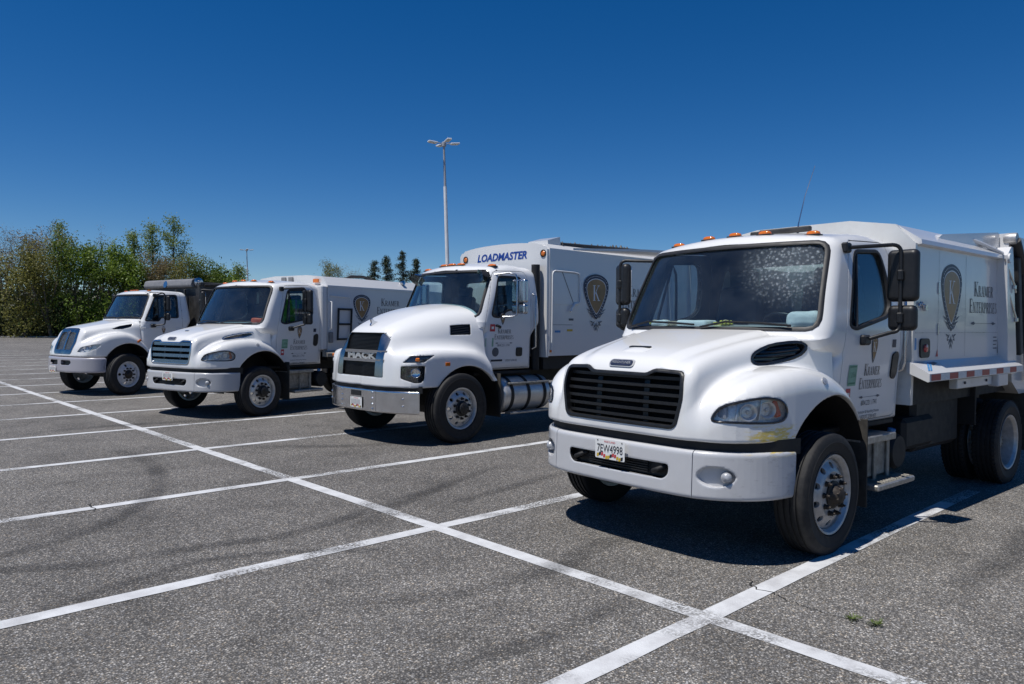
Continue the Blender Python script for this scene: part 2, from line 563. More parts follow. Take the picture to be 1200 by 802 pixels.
def tag(o, label=None, cat=None, group=None, kind=None):
    if label: o['label'] = label
    if cat: o['category'] = cat
    if group: o['group'] = group
    if kind: o['kind'] = kind
    return o
def empty(name, loc=(0, 0, 0), rz=0.0, parent=None):
    o = bpy.data.objects.new(name, None); COL.objects.link(o)
    o.location = loc; o.rotation_euler = (0, 0, rz); o.empty_display_size = .2
    if parent is not None: o.parent = parent
    return o
def dup(src, parent=None, loc=None, rz=None):
    """copy of an object and everything under it, mesh data shared"""
    c = src.copy(); COL.objects.link(c); c.parent = parent
    for ch in src.children: dup(ch, c)
    if loc is not None: c.location = loc
    if rz is not None: c.rotation_euler = (0, 0, rz)
    return c
# ------------------------------------------------------------------ materials
MAT = {}
def _new(name):
    m = bpy.data.materials.new(name); m.use_nodes = True
    MAT[name] = m
    nt = m.node_tree
    return m, nt, nt.nodes['Principled BSDF'], nt.nodes, nt.links
def _noise(nt, scale, detail=4, rough=.6, coord='Object', vec=None):
    tc = nt.nodes.new('ShaderNodeTexCoord'); n = nt.nodes.new('ShaderNodeTexNoise')
    n.inputs['Scale'].default_value = scale; n.inputs['Detail'].default_value = detail; n.inputs['Roughness'].default_value = rough
    if vec is not None:
        mp = nt.nodes.new('ShaderNodeMapping'); mp.inputs['Scale'].default_value = vec
        nt.links.new(tc.outputs[coord], mp.inputs[0]); nt.links.new(mp.outputs[0], n.inputs[0])
    else: nt.links.new(tc.outputs[coord], n.inputs[0])
    return n
def _ramp(nt, src, stops):
    r = nt.nodes.new('ShaderNodeValToRGB'); e = r.color_ramp.elements
    while len(e) < len(stops): e.new(.5)
    for el, (p, c) in zip(e, stops):
        el.position = p; el.color = (c, c, c, 1) if not hasattr(c, '__len__') else (*c, 1)
    nt.links.new(src, r.inputs[0]); return r
def _mix(nt, fac, a, b, mode='MIX'):
    m = nt.nodes.new('ShaderNodeMix'); m.data_type = 'RGBA'; m.blend_type = mode
    for sock, val in ((m.inputs[0], fac), (m.inputs[6], a), (m.inputs[7], b)):
        if hasattr(val, 'is_linked'): nt.links.new(val, sock)
        elif hasattr(val, '__len__'): sock.default_value = (*val, 1)
        else: sock.default_value = val
    return m.outputs[2]
def _math(nt, op, a, b=None, c=None, clamp=False):
    m = nt.nodes.new('ShaderNodeMath'); m.operation = op; m.use_clamp = clamp
    for i, v in enumerate((a, b, c)):
        if v is None: continue
        if hasattr(v, 'is_linked'): nt.links.new(v, m.inputs[i])
        else: m.inputs[i].default_value = v
    return m.outputs[0]
def _bump(nt, h, strength, dist, bsdf):
    b = nt.nodes.new('ShaderNodeBump'); b.inputs['Strength'].default_value = strength; b.inputs['Distance'].default_value = dist
    nt.links.new(h, b.inputs['Height']); nt.links.new(b.outputs[0], bsdf.inputs['Normal'])

def simple(name, col, rough=.5, metal=0., coat=0., var=.12, scale=9., bump=0., spec=.5):
    """plain material with a little procedural unevenness of colour and gloss"""
    m, nt, b, N, L = _new(name)
    n = _noise(nt, scale, 5)
    dark = tuple(c*(1-var) for c in col)
    light = tuple(min(1, c*(1+var*.5)) for c in col)
    L.new(_mix(nt, _ramp(nt, n.outputs[0], [(.3, 0), (.7, 1)]).outputs[0], dark, light), b.inputs['Base Color'])
    r = nt.nodes.new('ShaderNodeMapRange'); L.new(n.outputs[0], r.inputs[0])
    r.inputs[1].default_value = .3; r.inputs[2].default_value = .7
    r.inputs[3].default_value = rough*.85; r.inputs[4].default_value = min(1, rough*1.15)
    L.new(r.outputs[0], b.inputs['Roughness'])
    b.inputs['Metallic'].default_value = metal
    b.inputs['Coat Weight'].default_value = coat; b.inputs['Coat Roughness'].default_value = .06
    b.inputs['Specular IOR Level'].default_value = spec
    if bump: _bump(nt, n.outputs[0], bump, .01, b)
    return m

def paint(name, col=(.8, .8, .79), scuffs=False, dirt=.5, dirt_top=1.0):
    """vehicle enamel: clear coat, faint road film that gathers low down, specks"""
    m, nt, b, N, L = _new(name)
    n1 = _noise(nt, 2.3, 6, .65); n2 = _noise(nt, 38, 3, .7)
    film = _ramp(nt, n1.outputs[0], [(.42, 0), (.75, 1)]).outputs[0]
    speck = _ramp(nt, n2.outputs[0], [(.66, 0), (.74, 1)]).outputs[0]
    tc = N.new('ShaderNodeTexCoord'); sep = N.new('ShaderNodeSeparateXYZ'); L.new(tc.outputs['Object'], sep.inputs[0])
    mr = N.new('ShaderNodeMapRange'); L.new(sep.outputs[2], mr.inputs[0])
    mr.inputs[1].default_value = .4; mr.inputs[2].default_value = dirt_top+.3; mr.inputs[3].default_value = 1; mr.inputs[4].default_value = .12
    fac = _math(nt, 'MULTIPLY', _math(nt, 'MULTIPLY', mr.outputs[0], dirt), _math(nt, 'ADD', film, _math(nt, 'MULTIPLY', speck, .5)), clamp=True)
    c = _mix(nt, fac, col, (.42, .38, .33))
    if scuffs:                                    # yellow paint rubbed onto the left front corner
        ns = _noise(nt, 5, 6, .75, vec=(1.2, 1.2, 5.5))
        def rng_(sock, a, bb, s=.03):
            u = N.new('ShaderNodeMapRange'); u.interpolation_type = 'SMOOTHSTEP'; L.new(sock, u.inputs[0]); u.inputs[1].default_value = a-s; u.inputs[2].default_value = a+s
            v = N.new('ShaderNodeMapRange'); v.interpolation_type = 'SMOOTHSTEP'; L.new(sock, v.inputs[0]); v.inputs[1].default_value = bb-s; v.inputs[2].default_value = bb+s
            v.inputs[3].default_value = 1; v.inputs[4].default_value = 0
            return _math(nt, 'MULTIPLY', u.outputs[0], v.outputs[0])
        box = _math(nt, 'MULTIPLY', rng_(sep.outputs[2], .80, 1.0), _math(nt, 'MULTIPLY', rng_(sep.outputs[0], .43, .82, .05), rng_(sep.outputs[1], .5, 2)))
        k = _math(nt, 'MULTIPLY', box, _ramp(nt, ns.outputs[0], [(.49, 0), (.55, 1)]).outputs[0])
        c = _mix(nt, _math(nt, 'MULTIPLY', k, .85), c, (.72, .52, .05))
        ng = _noise(nt, 7, 6, .7, vec=(1, 1, 3))
        box2 = _math(nt, 'MULTIPLY', rng_(sep.outputs[2], .45, 1.0), _math(nt, 'MULTIPLY', rng_(sep.outputs[0], .4, .9, .08), rng_(sep.outputs[1], .6, 2)))
        k2 = _math(nt, 'MULTIPLY', box2, _ramp(nt, ng.outputs[0], [(.56, 0), (.63, 1)]).outputs[0])
        c = _mix(nt, _math(nt, 'MULTIPLY', k2, .45), c, (.3, .3, .3))
    L.new(c, b.inputs['Base Color'])
    L.new(_math(nt, 'ADD', _math(nt, 'MULTIPLY', fac, .3), .28), b.inputs['Roughness'])
    b.inputs['Coat Weight'].default_value = .7; b.inputs['Coat Roughness'].default_value = .05
    nb = _noise(nt, 3.2 if 'panel' not in name else 1.7, 2, .4)
    _bump(nt, nb.outputs[0], .03 if 'panel' not in name else .10, .05, b)
    return m

def glass(name, tint=(.62, .74, .74), rough=.0, grime=0.0, smear=False):
    """window pane: see-through tint plus mirror reflection by angle, with a dusty film"""
    m, nt, b, N, L = _new(name)
    N.remove(b); out = N['Material Output']
    tr = N.new('ShaderNodeBsdfTransparent'); tr.inputs[0].default_value = (*tint, 1)
    gl = N.new('ShaderNodeBsdfGlossy'); gl.inputs['Roughness'].default_value = rough; gl.inputs[0].default_value = (1, 1, 1, 1)
    fr = N.new('ShaderNodeFresnel'); ge = N.new('ShaderNodeNewGeometry')
    L.new(_math(nt, 'SUBTRACT', 1.5, _math(nt, 'MULTIPLY', ge.outputs['Backfacing'], 1.5-1/1.5)), fr.inputs[0])   # a pane reflects alike from both sides
    mx = N.new('ShaderNodeMixShader'); L.new(fr.outputs[0], mx.inputs[0]); L.new(tr.outputs[0], mx.inputs[1]); L.new(gl.outputs[0], mx.inputs[2])
    df = N.new('ShaderNodeBsdfDiffuse'); df.inputs[0].default_value = (.62, .66, .7, 1)
    n = _noise(nt, 3, 6, .6)
    fac = _math(nt, 'MULTIPLY', _ramp(nt, n.outputs[0], [(.35, .25), (.75, 1)]).outputs[0], grime)
    if smear:                                     # splashes dried on the driver's side of the screen
        tc = N.new('ShaderNodeTexCoord'); sep = N.new('ShaderNodeSeparateXYZ'); L.new(tc.outputs['Object'], sep.inputs[0])
        d = N.new('ShaderNodeVectorMath'); d.operation = 'DISTANCE'
        L.new(tc.outputs['Object'], d.inputs[0]); d.inputs[1].default_value = (-.42, .62, 2.2)
        fall = N.new('ShaderNodeMapRange'); fall.interpolation_type = 'SMOOTHSTEP'; L.new(d.outputs['Value'], fall.inputs[0])
        fall.inputs[1].default_value = .08; fall.inputs[2].default_value = .50; fall.inputs[3].default_value = 1; fall.inputs[4].default_value = 0
        ns = _noise(nt, 42, 4, .75)
        vo = N.new('ShaderNodeTexVoronoi'); vo.inputs['Scale'].default_value = 34; L.new(tc.outputs['Object'], vo.inputs[0])
        sp = _math(nt, 'MULTIPLY', _ramp(nt, ns.outputs[0], [(.42, 0), (.72, 1)]).outputs[0], _ramp(nt, vo.outputs['Distance'], [(.15, 1), (.55, 0)]).outputs[0])
        fac = _math(nt, 'ADD', fac, _math(nt, 'MULTIPLY', fall.outputs[0], _math(nt, 'ADD', _math(nt, 'MULTIPLY', sp, .6), .055)), clamp=True)
    mx2 = N.new('ShaderNodeMixShader'); L.new(fac, mx2.inputs[0]); L.new(mx.outputs[0], mx2.inputs[1]); L.new(df.outputs[0], mx2.inputs[2])
    L.new(mx2.outputs[0], out.inputs[0])
    return m

paint('white_paint_scuffed', (.76, .76, .75), scuffs=True, dirt=.45, dirt_top=.9)
paint('white_paint', (.76, .76, .75), dirt=.34, dirt_top=.9)
paint('white_paint_cool', (.76, .765, .765), dirt=.16, dirt_top=.9)
paint('white_panel', (.67, .67, .67), dirt=.36, dirt_top=1.2)
paint('white_worn', (.66, .66, .64), dirt=.9, dirt_top=3.5)
paint('silver_paint', (.52, .525, .54), scuffs=True, dirt=.3)
paint('silver_paint_clean', (.48, .485, .50), dirt=.2)
paint('bumper_grey', (.36, .35, .39), dirt=.3)
simple('black_plastic', (.012, .0125, .014), .45, var=.3, scale=30)
simple('black_gloss', (.012, .013, .016), .16, var=.2, coat=.5)
simple('matte_black', (.012, .012, .013), .9, var=.3, scale=20, spec=.12)
simple('interior_dark', (.075, .08, .085), .75, var=.2)
simple('dashboard_grey', (.20, .205, .205), .6, var=.2)
simple('seat_fabric', (.07, .075, .085), .9, var=.3, scale=60)
simple('rubber_seal', (.018, .018, .02), .55, var=.2)
simple('chassis_black', (.011, .011, .0115), .65, var=.5, scale=12, bump=.1)
simple('rubber_flap', (.05, .046, .04), .8, var=.5, scale=14)
simple('dusty_metal', (.33, .31, .27), .55, metal=.35, var=.5, scale=14, bump=.1)
simple('tread_plate', (.46, .45, .42), .42, metal=.7, var=.4, scale=20)
simple('chrome', (.70, .71, .72), .10, metal=1., var=.05)
simple('chrome_satin', (.55, .56, .58), .24, metal=1., var=.12)
simple('bumper_chrome', (.66, .66, .68), .19, metal=1., var=.14, scale=5, bump=.04)
simple('aluminium', (.62, .62, .61), .36, metal=.55, var=.12, scale=12)
simple('aluminium_dull', (.52, .51, .50), .42, metal=.5, var=.28, scale=14)
simple('steel_white', (.62, .63, .66), .45, var=.25, scale=16)
simple('rust_hub', (.055, .045, .038), .6, metal=.4, var=.6, scale=30)
simple('grey_housing', (.20, .20, .205), .5, var=.2, scale=8)
simple('grey_dark_steel', (.035, .034, .034), .55, var=.5, scale=6)
simple('amber_lens', (.66, .165, .015), .12, var=.1, coat=.6)
simple('red_lens', (.42, .02, .02), .15, var=.1, coat=.6)
simple('tape_red', (.42, .03, .03), .4, var=.25, scale=40)
simple('tape_white', (.72, .72, .72), .4, var=.15, scale=40)
simple('navy_print', (.012, .02, .055), .4, var=.1)
simple('black_print', (.018, .02, .03), .45, var=.2)
simple('grey_print', (.10, .11, .13), .5, var=.2)
simple('bronze_print', (.34, .19, .065), .35, var=.4, scale=5)
simple('white_print', (.78, .78, .76), .4, var=.05)
simple('blue_print', (.01, .05, .28), .4, var=.1)
simple('sky_blue_print', (.07, .26, .55), .45, var=.3, scale=30)
simple('green_print', (.25, .45, .33), .5, var=.2, scale=30)
simple('green_dark_print', (.06, .22, .13), .5, var=.2, scale=30)
simple('red_print', (.55, .05, .06), .45, var=.1)
simple('gold_print', (.62, .42, .03), .45, var=.2)
simple('hivis_cloth', (.22, .80, .05), .85, var=.35, scale=12)
simple('orange_plastic', (.75, .10, .03), .4, var=.15)
simple('paper', (.78, .78, .76), .8, var=.1)
simple('glove_yellow', (.70, .60, .08), .85, var=.2, scale=40)
simple('cloth_tan', (.5, .4, .28), .9, var=.2, scale=40)
simple('pole_white', (.80, .80, .80), .45, var=.12, scale=3)
simple('pole_grey', (.36, .38, .42), .5, var=.15, scale=3)
simple('lamp_glass', (.66, .63, .55), .25, var=.1)
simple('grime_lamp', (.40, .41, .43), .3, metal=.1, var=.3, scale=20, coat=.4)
glass('windscreen_splashed', (.82, .90, .92), grime=.02, smear=True)
glass('windscreen', (.78, .89, .91), grime=.02)
glass('door_glass', (.78, .83, .85), grime=.012)
glass('lens_clear', (.98, .98, .98), .02, grime=.02)
simple('mirror_glass', (.86, .88, .9), .015, metal=1., var=.02)
simple('reflector', (.82, .82, .80), .35, metal=.3, var=.3, scale=60)
simple('chrome_dark', (.30, .31, .33), .26, metal=1., var=.12)
simple('chrome_cheek', (.40, .395, .39), .24, metal=1., var=.08)

def tyre_mat():
    m, nt, b, N, L = _new('tyre_rubber')
    n = _noise(nt, 14, 6, .7); n2 = _noise(nt, 3, 3)
    f = _math(nt, 'MULTIPLY', _ramp(nt, n.outputs[0], [(.45, 0), (.7, 1)]).outputs[0], _ramp(nt, n2.outputs[0], [(.4, 0), (.65, 1)]).outputs[0])
    L.new(_mix(nt, _math(nt, 'MULTIPLY', f, .5), (.009, .009, .010), (.06, .055, .048)), b.inputs['Base Color'])
    b.inputs['Roughness'].default_value = .72
    _bump(nt, n.outputs[0], .15, .004, b)
tyre_mat()

def asphalt():
    m, nt, b, N, L = _new('asphalt')
    tc = N.new('ShaderNodeTexCoord')
    v = N.new('ShaderNodeTexVoronoi'); v.inputs['Scale'].default_value = 94; L.new(tc.outputs['Object'], v.inputs[0])
    v2 = N.new('ShaderNodeTexVoronoi'); v2.inputs['Scale'].default_value = 170; L.new(tc.outputs['Object'], v2.inputs[0])
    sv = N.new('ShaderNodeSeparateColor'); L.new(v.outputs['Color'], sv.inputs[0])
    sv2 = N.new('ShaderNodeSeparateColor'); L.new(v2.outputs['Color'], sv2.inputs[0])
    # stones of many greys, a few pale, a few rusty
    g = _ramp(nt, sv.outputs[0], [(0, (.034, .033, .033)), (.35, (.105, .102, .098)), (.72, (.195, .190, .182)), (.90, (.32, .315, .305)), (1., (.62, .61, .59))])
    g2 = _ramp(nt, sv2.outputs[0], [(0, (.024, .024, .024)), (.5, (.11, .108, .105)), (1., (.38, .37, .36))])
    c = _mix(nt, .38, g.outputs[0], g2.outputs[0])
    tint = _ramp(nt, sv.outputs[1], [(.0, (1.16, 1.02, .84)), (.2, (1.02, 1., .97)), (.8, (.99, 1., 1.02)), (1, (.93, .98, 1.08))])
    c = _mix(nt, 1., c, tint.outputs[0], 'MULTIPLY')
    # bitumen between the stones
    gapm = _ramp(nt, v.outputs['Distance'], [(.36, 0), (.62, 1)])
    c = _mix(nt, _math(nt, 'MULTIPLY', gapm.outputs[0], .75), c, (.032, .032, .033))
    # broad patches: oil, wear and tracked dust
    n1 = _noise(nt, .42, 5, .6); n2 = _noise(nt, 1.7, 5, .65); n3 = _noise(nt, .12, 3, .5, vec=(.35, 1.5, 1))
    f1 = _ramp(nt, n1.outputs[0], [(.30, 1.02), (.5, 1.30), (.72, 1.50)])
    f2 = _ramp(nt, n2.outputs[0], [(.28, .78), (.5, 1.), (.75, 1.13)])
    f3 = _ramp(nt, n3.outputs[0], [(.35, (.89, .86, .83)), (.6, (1.11, 1.08, 1.035))])
    for f in (f1, f2, f3): c = _mix(nt, 1., c, f.outputs[0], 'MULTIPLY')
    n4 = _noise(nt, 2.6, 3, .5); n5 = _noise(nt, .22, 2, .5)
    drip = _math(nt, 'MULTIPLY', _ramp(nt, n4.outputs[0], [(.66, 0), (.74, 1)]).outputs[0], _ramp(nt, n5.outputs[0], [(.45, .1), (.65, 1)]).outputs[0])
    c = _mix(nt, _math(nt, 'MULTIPLY', drip, .55), c, (.03, .029, .028))
    n6 = _noise(nt, .9, 6, .7, vec=(.5, 1, 1))
    c = _mix(nt, _math(nt, 'MULTIPLY', _ramp(nt, n6.outputs[0], [(.58, 0), (.75, 1)]).outputs[0], .16), c, (.34, .32, .28))
    L.new(c, b.inputs['Base Color'])
    b.inputs['Roughness'].default_value = .8
    b.inputs['Specular IOR Level'].default_value = .35
    hgt = _math(nt, 'ADD', _math(nt, 'MULTIPLY', v.outputs['Distance'], -1.), _math(nt, 'MULTIPLY', v2.outputs['Distance'], -.4))
    _bump(nt, hgt, .55, .006, b)
asphalt()

def line_paint():
    m, nt, b, N, L = _new('line_paint')
    tc = N.new('ShaderNodeTexCoord')
    v = N.new('ShaderNodeTexVoronoi'); v.inputs['Scale'].default_value = 78; L.new(tc.outputs['Object'], v.inputs[0])
    n1 = _noise(nt, 55, 4, .7); n2 = _noise(nt, .55, 4, .7); n3 = _noise(nt, 5.5, 4, .6)
    L.new(_mix(nt, _ramp(nt, n3.outputs[0], [(.35, 0), (.75, 1)]).outputs[0], (.62, .63, .64), (.44, .44, .45)), b.inputs['Base Color'])
    b.inputs['Roughness'].default_value = .65
    # worn through on the high stones where the patch noise is strong
    patch_ = _ramp(nt, n2.outputs[0], [(.50, 0), (.58, 1)]).outputs[0]
    grain = _ramp(nt, n1.outputs[0], [(.44, 0), (.54, 1)]).outputs[0]
    fine = _ramp(nt, n1.outputs[0], [(.68, 0), (.75, 1)]).outputs[0]
    hole = _math(nt, 'MAXIMUM', _math(nt, 'MULTIPLY', patch_, grain), _math(nt, 'MULTIPLY', fine, .8), clamp=True)
    tr = N.new('ShaderNodeBsdfTransparent'); mx = N.new('ShaderNodeMixShader')
    L.new(hole, mx.inputs[0]); L.new(b.outputs[0], mx.inputs[1]); L.new(tr.outputs[0], mx.inputs[2])
    L.new(mx.outputs[0], N['Material Output'].inputs[0])
    _bump(nt, v.outputs['Distance'], .3, .004, b)
line_paint()

def tyre_mark_mat():
    m, nt, b, N, L = _new('tyre_mark_rubber')
    b.inputs['Base Color'].default_value = (.03, .03, .032, 1); b.inputs['Roughness'].default_value = .75
    uv = N.new('ShaderNodeUVMap'); sep = N.new('ShaderNodeSeparateXYZ'); L.new(uv.outputs[0], sep.inputs[0])
    e = _math(nt, 'SUBTRACT', 1., _math(nt, 'ABSOLUTE', _math(nt, 'SUBTRACT', _math(nt, 'MULTIPLY', sep.outputs[1], 2.), 1.)))
    e = _math(nt, 'SMOOTH_MIN', _math(nt, 'MULTIPLY', e, 1.6), 1., .3)
    en = _math(nt, 'MULTIPLY', _math(nt, 'MINIMUM', _math(nt, 'MULTIPLY', sep.outputs[0], 5.), _math(nt, 'MULTIPLY', _math(nt, 'SUBTRACT', 1., sep.outputs[0]), 5.)), 1., clamp=True)
    n = _noise(nt, 1.4, 4, .6); n2 = _noise(nt, 70, 3, .7)
    f = _math(nt, 'MULTIPLY', _math(nt, 'MULTIPLY', e, en), _ramp(nt, n.outputs[0], [(.3, .15), (.7, 1)]).outputs[0])
    f = _math(nt, 'MULTIPLY', f, _ramp(nt, n2.outputs[0], [(.35, .3), (.65, .8)]).outputs[0], clamp=True)
    tr = N.new('ShaderNodeBsdfTransparent'); mx = N.new('ShaderNodeMixShader')
    L.new(_math(nt, 'MULTIPLY', f, .72, clamp=True), mx.inputs[0]); L.new(tr.outputs[0], mx.inputs[1]); L.new(b.outputs[0], mx.inputs[2])
    L.new(mx.outputs[0], N['Material Output'].inputs[0])
tyre_mark_mat()

def leaf_mat(name, c1, c2, trans=.35):
    m, nt, b, N, L = _new(name)
    g = N.new('ShaderNodeNewGeometry')
    n = _noise(nt, .8, 3)
    r = _math(nt, 'ADD', _math(nt, 'MULTIPLY', g.outputs['Random Per Island'], .7), _math(nt, 'MULTIPLY', n.outputs[0], .4), clamp=True)
    col = _mix(nt, r, c1, c2)
    L.new(col, b.inputs['Base Color']); b.inputs['Roughness'].default_value = .55
    tl = N.new('ShaderNodeBsdfTranslucent'); L.new(col, tl.inputs[0])
    mx = N.new('ShaderNodeMixShader'); mx.inputs[0].default_value = trans
    L.new(b.outputs[0], mx.inputs[1]); L.new(tl.outputs[0], mx.inputs[2]); L.new(mx.outputs[0], N['Material Output'].inputs[0])
    return m
leaf_mat('leaf_green', (.055, .10, .011), (.15, .22, .026), .4)
leaf_mat('leaf_fresh', (.085, .15, .014), (.22, .31, .035), .4)
leaf_mat('leaf_olive', (.10, .105, .025), (.26, .25, .06), .4)
leaf_mat('leaf_bud', (.14, .10, .055), (.28, .22, .10), .3)
leaf_mat('leaf_poplar', (.12, .18, .035), (.28, .35, .10), .45)
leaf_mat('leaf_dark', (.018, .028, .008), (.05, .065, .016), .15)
leaf_mat('needle', (.018, .034, .017), (.055, .08, .035), .1)
leaf_mat('needle_rust', (.10, .05, .015), (.2, .11, .03), .1)
leaf_mat('grass_blade', (.045, .075, .012), (.11, .15, .025), .15)
simple('bark_pale', (.17, .14, .11), .9, var=.4, scale=3, bump=.3)
simple('bark_dark', (.075, .06, .05), .9, var=.4, scale=3, bump=.3)
simple('leaf_litter', (.12, .085, .05), .95, var=.5, scale=2)
simple('verge_earth', (.10, .085, .05), .95, var=.5, scale=.6)
simple('crack_dark', (.02, .02, .02), .9, var=.3)
simple('concrete_base', (.42, .40, .36), .85, var=.25, scale=4, bump=.2)
# ------------------------------------------------------------------ the setting
FW = np.array([-.68287, -.73053]); RT = np.array([-.73053, .68287])
def bearing(px, d):
    """ground point d metres ahead of the camera along the bearing of picture column px"""
    p = FW*d+RT*d*(px-600)/878.
    return float(p[0]), float(p[1])

tag(pydata('parking_lot', [(-900, -900, 0), (900, -900, 0), (900, 900, 0), (-900, 900, 0)], [(0, 1, 2, 3)], MAT['asphalt']), kind='structure')

XA, Y0, STALL = -3.813, -2.399, 2.60
def stripe(x0, y0, x1, y1, w=.135, z=.004, name='painted_line'):
    d = np.array([x1-x0, y1-y0]); L = np.linalg.norm(d); d /= L; n = np.array([-d[1], d[0]])
    k = max(2, int(L/.35)); V = []; F = []
    for i in range(k+1):
        c = np.array([x0, y0])+d*L*i/k
        e = rng.normal(0, .003, 2)
        for s, ee in ((-1, e[0]), (1, e[1])):
            V.append((*(c+n*s*(w/2+ee)), z))
    for i in range(k): F.append((2*i, 2*i+2, 2*i+3, 2*i+1))
    return tag(pydata(name, V, F, MAT['line_paint']), kind='structure')
stripe(XA, Y0+14.5*STALL, XA, Y0-26*STALL)
for i in range(-5, 26):
    y = Y0-i*STALL
    stripe(XA-.066, y, XA-5.03, y, z=.004)
    stripe(XA+.066, y, XA+5.05, y, z=.004)
for row in (-20.3, -38.5):                       # further rows of stalls behind the parked lorries
    stripe(row, Y0+8*STALL, row, Y0-26*STALL, z=.004)
    for i in range(-6, 26):
        y = Y0-i*STALL
        stripe(row-.066, y, row-5.03, y); stripe(row+.066, y, row+5.05, y)

def strip_uv(name, pts, w, mat, z, n=10):
    P = np.array(pts, float)
    L = np.r_[0, np.cumsum(np.linalg.norm(np.diff(P, axis=0), axis=1))]
    t = np.linspace(0, L[-1], n*len(P))
    cx, cy = Curve(*zip(L, P[:, 0])), Curve(*zip(L, P[:, 1]))
    C = np.stack([cx(t), cy(t)], 1); T = np.gradient(C, axis=0); T /= np.linalg.norm(T, axis=1, keepdims=True)
    N = np.stack([-T[:, 1], T[:, 0]], 1)
    V = []; F = []; UV = []
    for i in range(len(C)):
        V += [(*(C[i]-N[i]*w/2), z), (*(C[i]+N[i]*w/2), z)]
    for i in range(len(C)-1): F.append((2*i, 2*i+2, 2*i+3, 2*i+1))
    o = pydata(name, V, F, mat)
    uvl = o.data.uv_layers.new(name='UVMap')
    for lp in o.data.loops:
        vi = lp.vertex_index
        uvl.data[lp.index].uv = ((vi//2)/(len(C)-1), vi % 2)
    return tag(o, kind='structure')
MARKS = [[(1.2, -7.2), (-.2, -6.35), (-.92, -6.1), (-1.5, -5.81), (-2.17, -5.73), (-2.74, -5.62), (-3.35, -5.75), (-4.6, -6.2)],
         [(.6, -6.0), (-.98, -6.48), (-1.42, -6.64), (-1.79, -6.91), (-2.3, -7.5)],
         [(-2.9, -11.2), (-3.0, -9.9), (-2.73, -8.54), (-2.16, -7.33), (-1.5, -6.75)],
         [(-.7, -4.9), (-1.2, -5.17), (-1.6, -5.29), (-1.96, -5.4), (-2.54, -5.2), (-3.3, -4.6)],
         [(-3.3, -5.4), (-3.84, -5.76), (-4.44, -6.05), (-5.02, -6.3), (-6.1, -6.7)],
         [(-4.1, -5.45), (-4.68, -5.6), (-5.52, -5.75), (-6.6, -5.95)],
         [(-5.0, -3.7), (-4.42, -3.75), (-3.83, -3.6), (-3.13, -3.66), (-2.2, -4.0)],
         [(-3.9, -2.9), (-3.36, -2.84), (-2.97, -2.82), (-1.8, -3.0)],
         [(-4.0, -10.5), (-4.8, -9.6), (-5.8, -9.0), (-7.0, -8.9)],
         [(-2.0, -13.0), (-3.2, -13.4), (-4.6, -13.2), (-6.0, -13.0)],
         [(-5.2, -1.6), (-6.2, -1.5), (-7.4, -1.55), (-8.8, -1.5)]]
for i, m in enumerate(MARKS):
    strip_uv('tyre_mark', m, (.22, .2, .26, .16, .22, .2, .28, .2, .3, .4, .3)[i], MAT['tyre_mark_rubber'], .0075+.0002*i)
def crack(pts, w=.012):
    P = [np.array(pts[0], float)]
    for a, b in zip(pts[:-1], pts[1:]):
        a = np.array(a); b = np.array(b)
        for k in range(1, 6): P.append(a+(b-a)*k/5+rng.normal(0, .012, 2))
    V = []; F = []
    for i, c in enumerate(P):
        d = P[min(i+1, len(P)-1)]-P[max(i-1, 0)]; d = d/np.linalg.norm(d); n = np.array([-d[1], d[0]])
        ww = w*(.4+.8*rng.random())*(1-.6*i/len(P))
        V += [(*(c-n*ww/2), .0058), (*(c+n*ww/2), .0058)]
    for i in range(len(P)-1): F.append((2*i, 2*i+2, 2*i+3, 2*i+1))
    tag(pydata('crack', V, F, MAT['crack_dark']), kind='structure')
crack([(-4.58, -2.56), (-4.48, -2.48), (-4.48, -2.35), (-4.45, -2.26), (-4.39, -2.09), (-4.39, -1.91), (-4.44, -1.6)])
crack([(-9.1, -2.45), (-9.22, -2.22), (-9.15, -2.01), (-9.3, -1.6)])
crack([(-1.9, -7.8), (-1.87, -7.67), (-1.85, -7.44)], .02)

# verge in front of the wood
vx = [bearing(px, d) for px, d in ((-420, 74), (-100, 77), (120, 80), (330, 86), (520, 100), (520, 190), (-420, 150))]
tag(pydata('verge', [(x, y, .05) for x, y in vx], [tuple(range(len(vx)))[::-1]], MAT['leaf_litter']), kind='structure')
kb = [bearing(px, d) for px, d in ((-420, 73.6), (-100, 76.6), (120, 79.6), (330, 85.6), (520, 99.6))]
m = MB()
for a, b in zip(kb[:-1], kb[1:]):
    d = np.array(b)-np.array(a); L = np.linalg.norm(d); an = math.atan2(d[1], d[0])
    m.box(((a[0]+b[0])/2, (a[1]+b[1])/2, .06), (L, .16, .13), .02, Matrix.Rotation(an, 3, 'Z'))
tag(m.build('kerb', MAT['concrete_base']), kind='structure')

# ---- trees
def branch_mesh(segs, n=5):
    """tapered limbs: list of (p0, p1, r0, r1) -> verts, quads"""
    P0 = np.array([s[0] for s in segs]); P1 = np.array([s[1] for s in segs])
    r0 = np.array([s[2] for s in segs]); r1 = np.array([s[3] for s in segs])
    d = P1-P0; d /= np.linalg.norm(d, axis=1, keepdims=True)+1e-9
    a = np.where(np.abs(d[:, 2:3]) < .9, [[0, 0, 1.]], [[1., 0, 0]])
    a = a-d*(a*d).sum(1, keepdims=True); a /= np.linalg.norm(a, axis=1, keepdims=True)
    b = np.cross(d, a)
    V = []
    for P, r in ((P0, r0), (P1, r1)):
        for k in range(n):
            t = 2*np.pi*k/n
            V.append(P+(a*math.cos(t)+b*math.sin(t))*r[:, None])
    V = np.stack(V, 1).reshape(-1, 3)                # per seg: n bottom, n top
    base = np.arange(len(segs))[:, None]*2*n
    F = np.stack([np.stack([base[:, 0]+k, base[:, 0]+(k+1) % n, base[:, 0]+n+(k+1) % n, base[:, 0]+n+k], 1) for k in range(n)], 1).reshape(-1, 4)
    return V, F
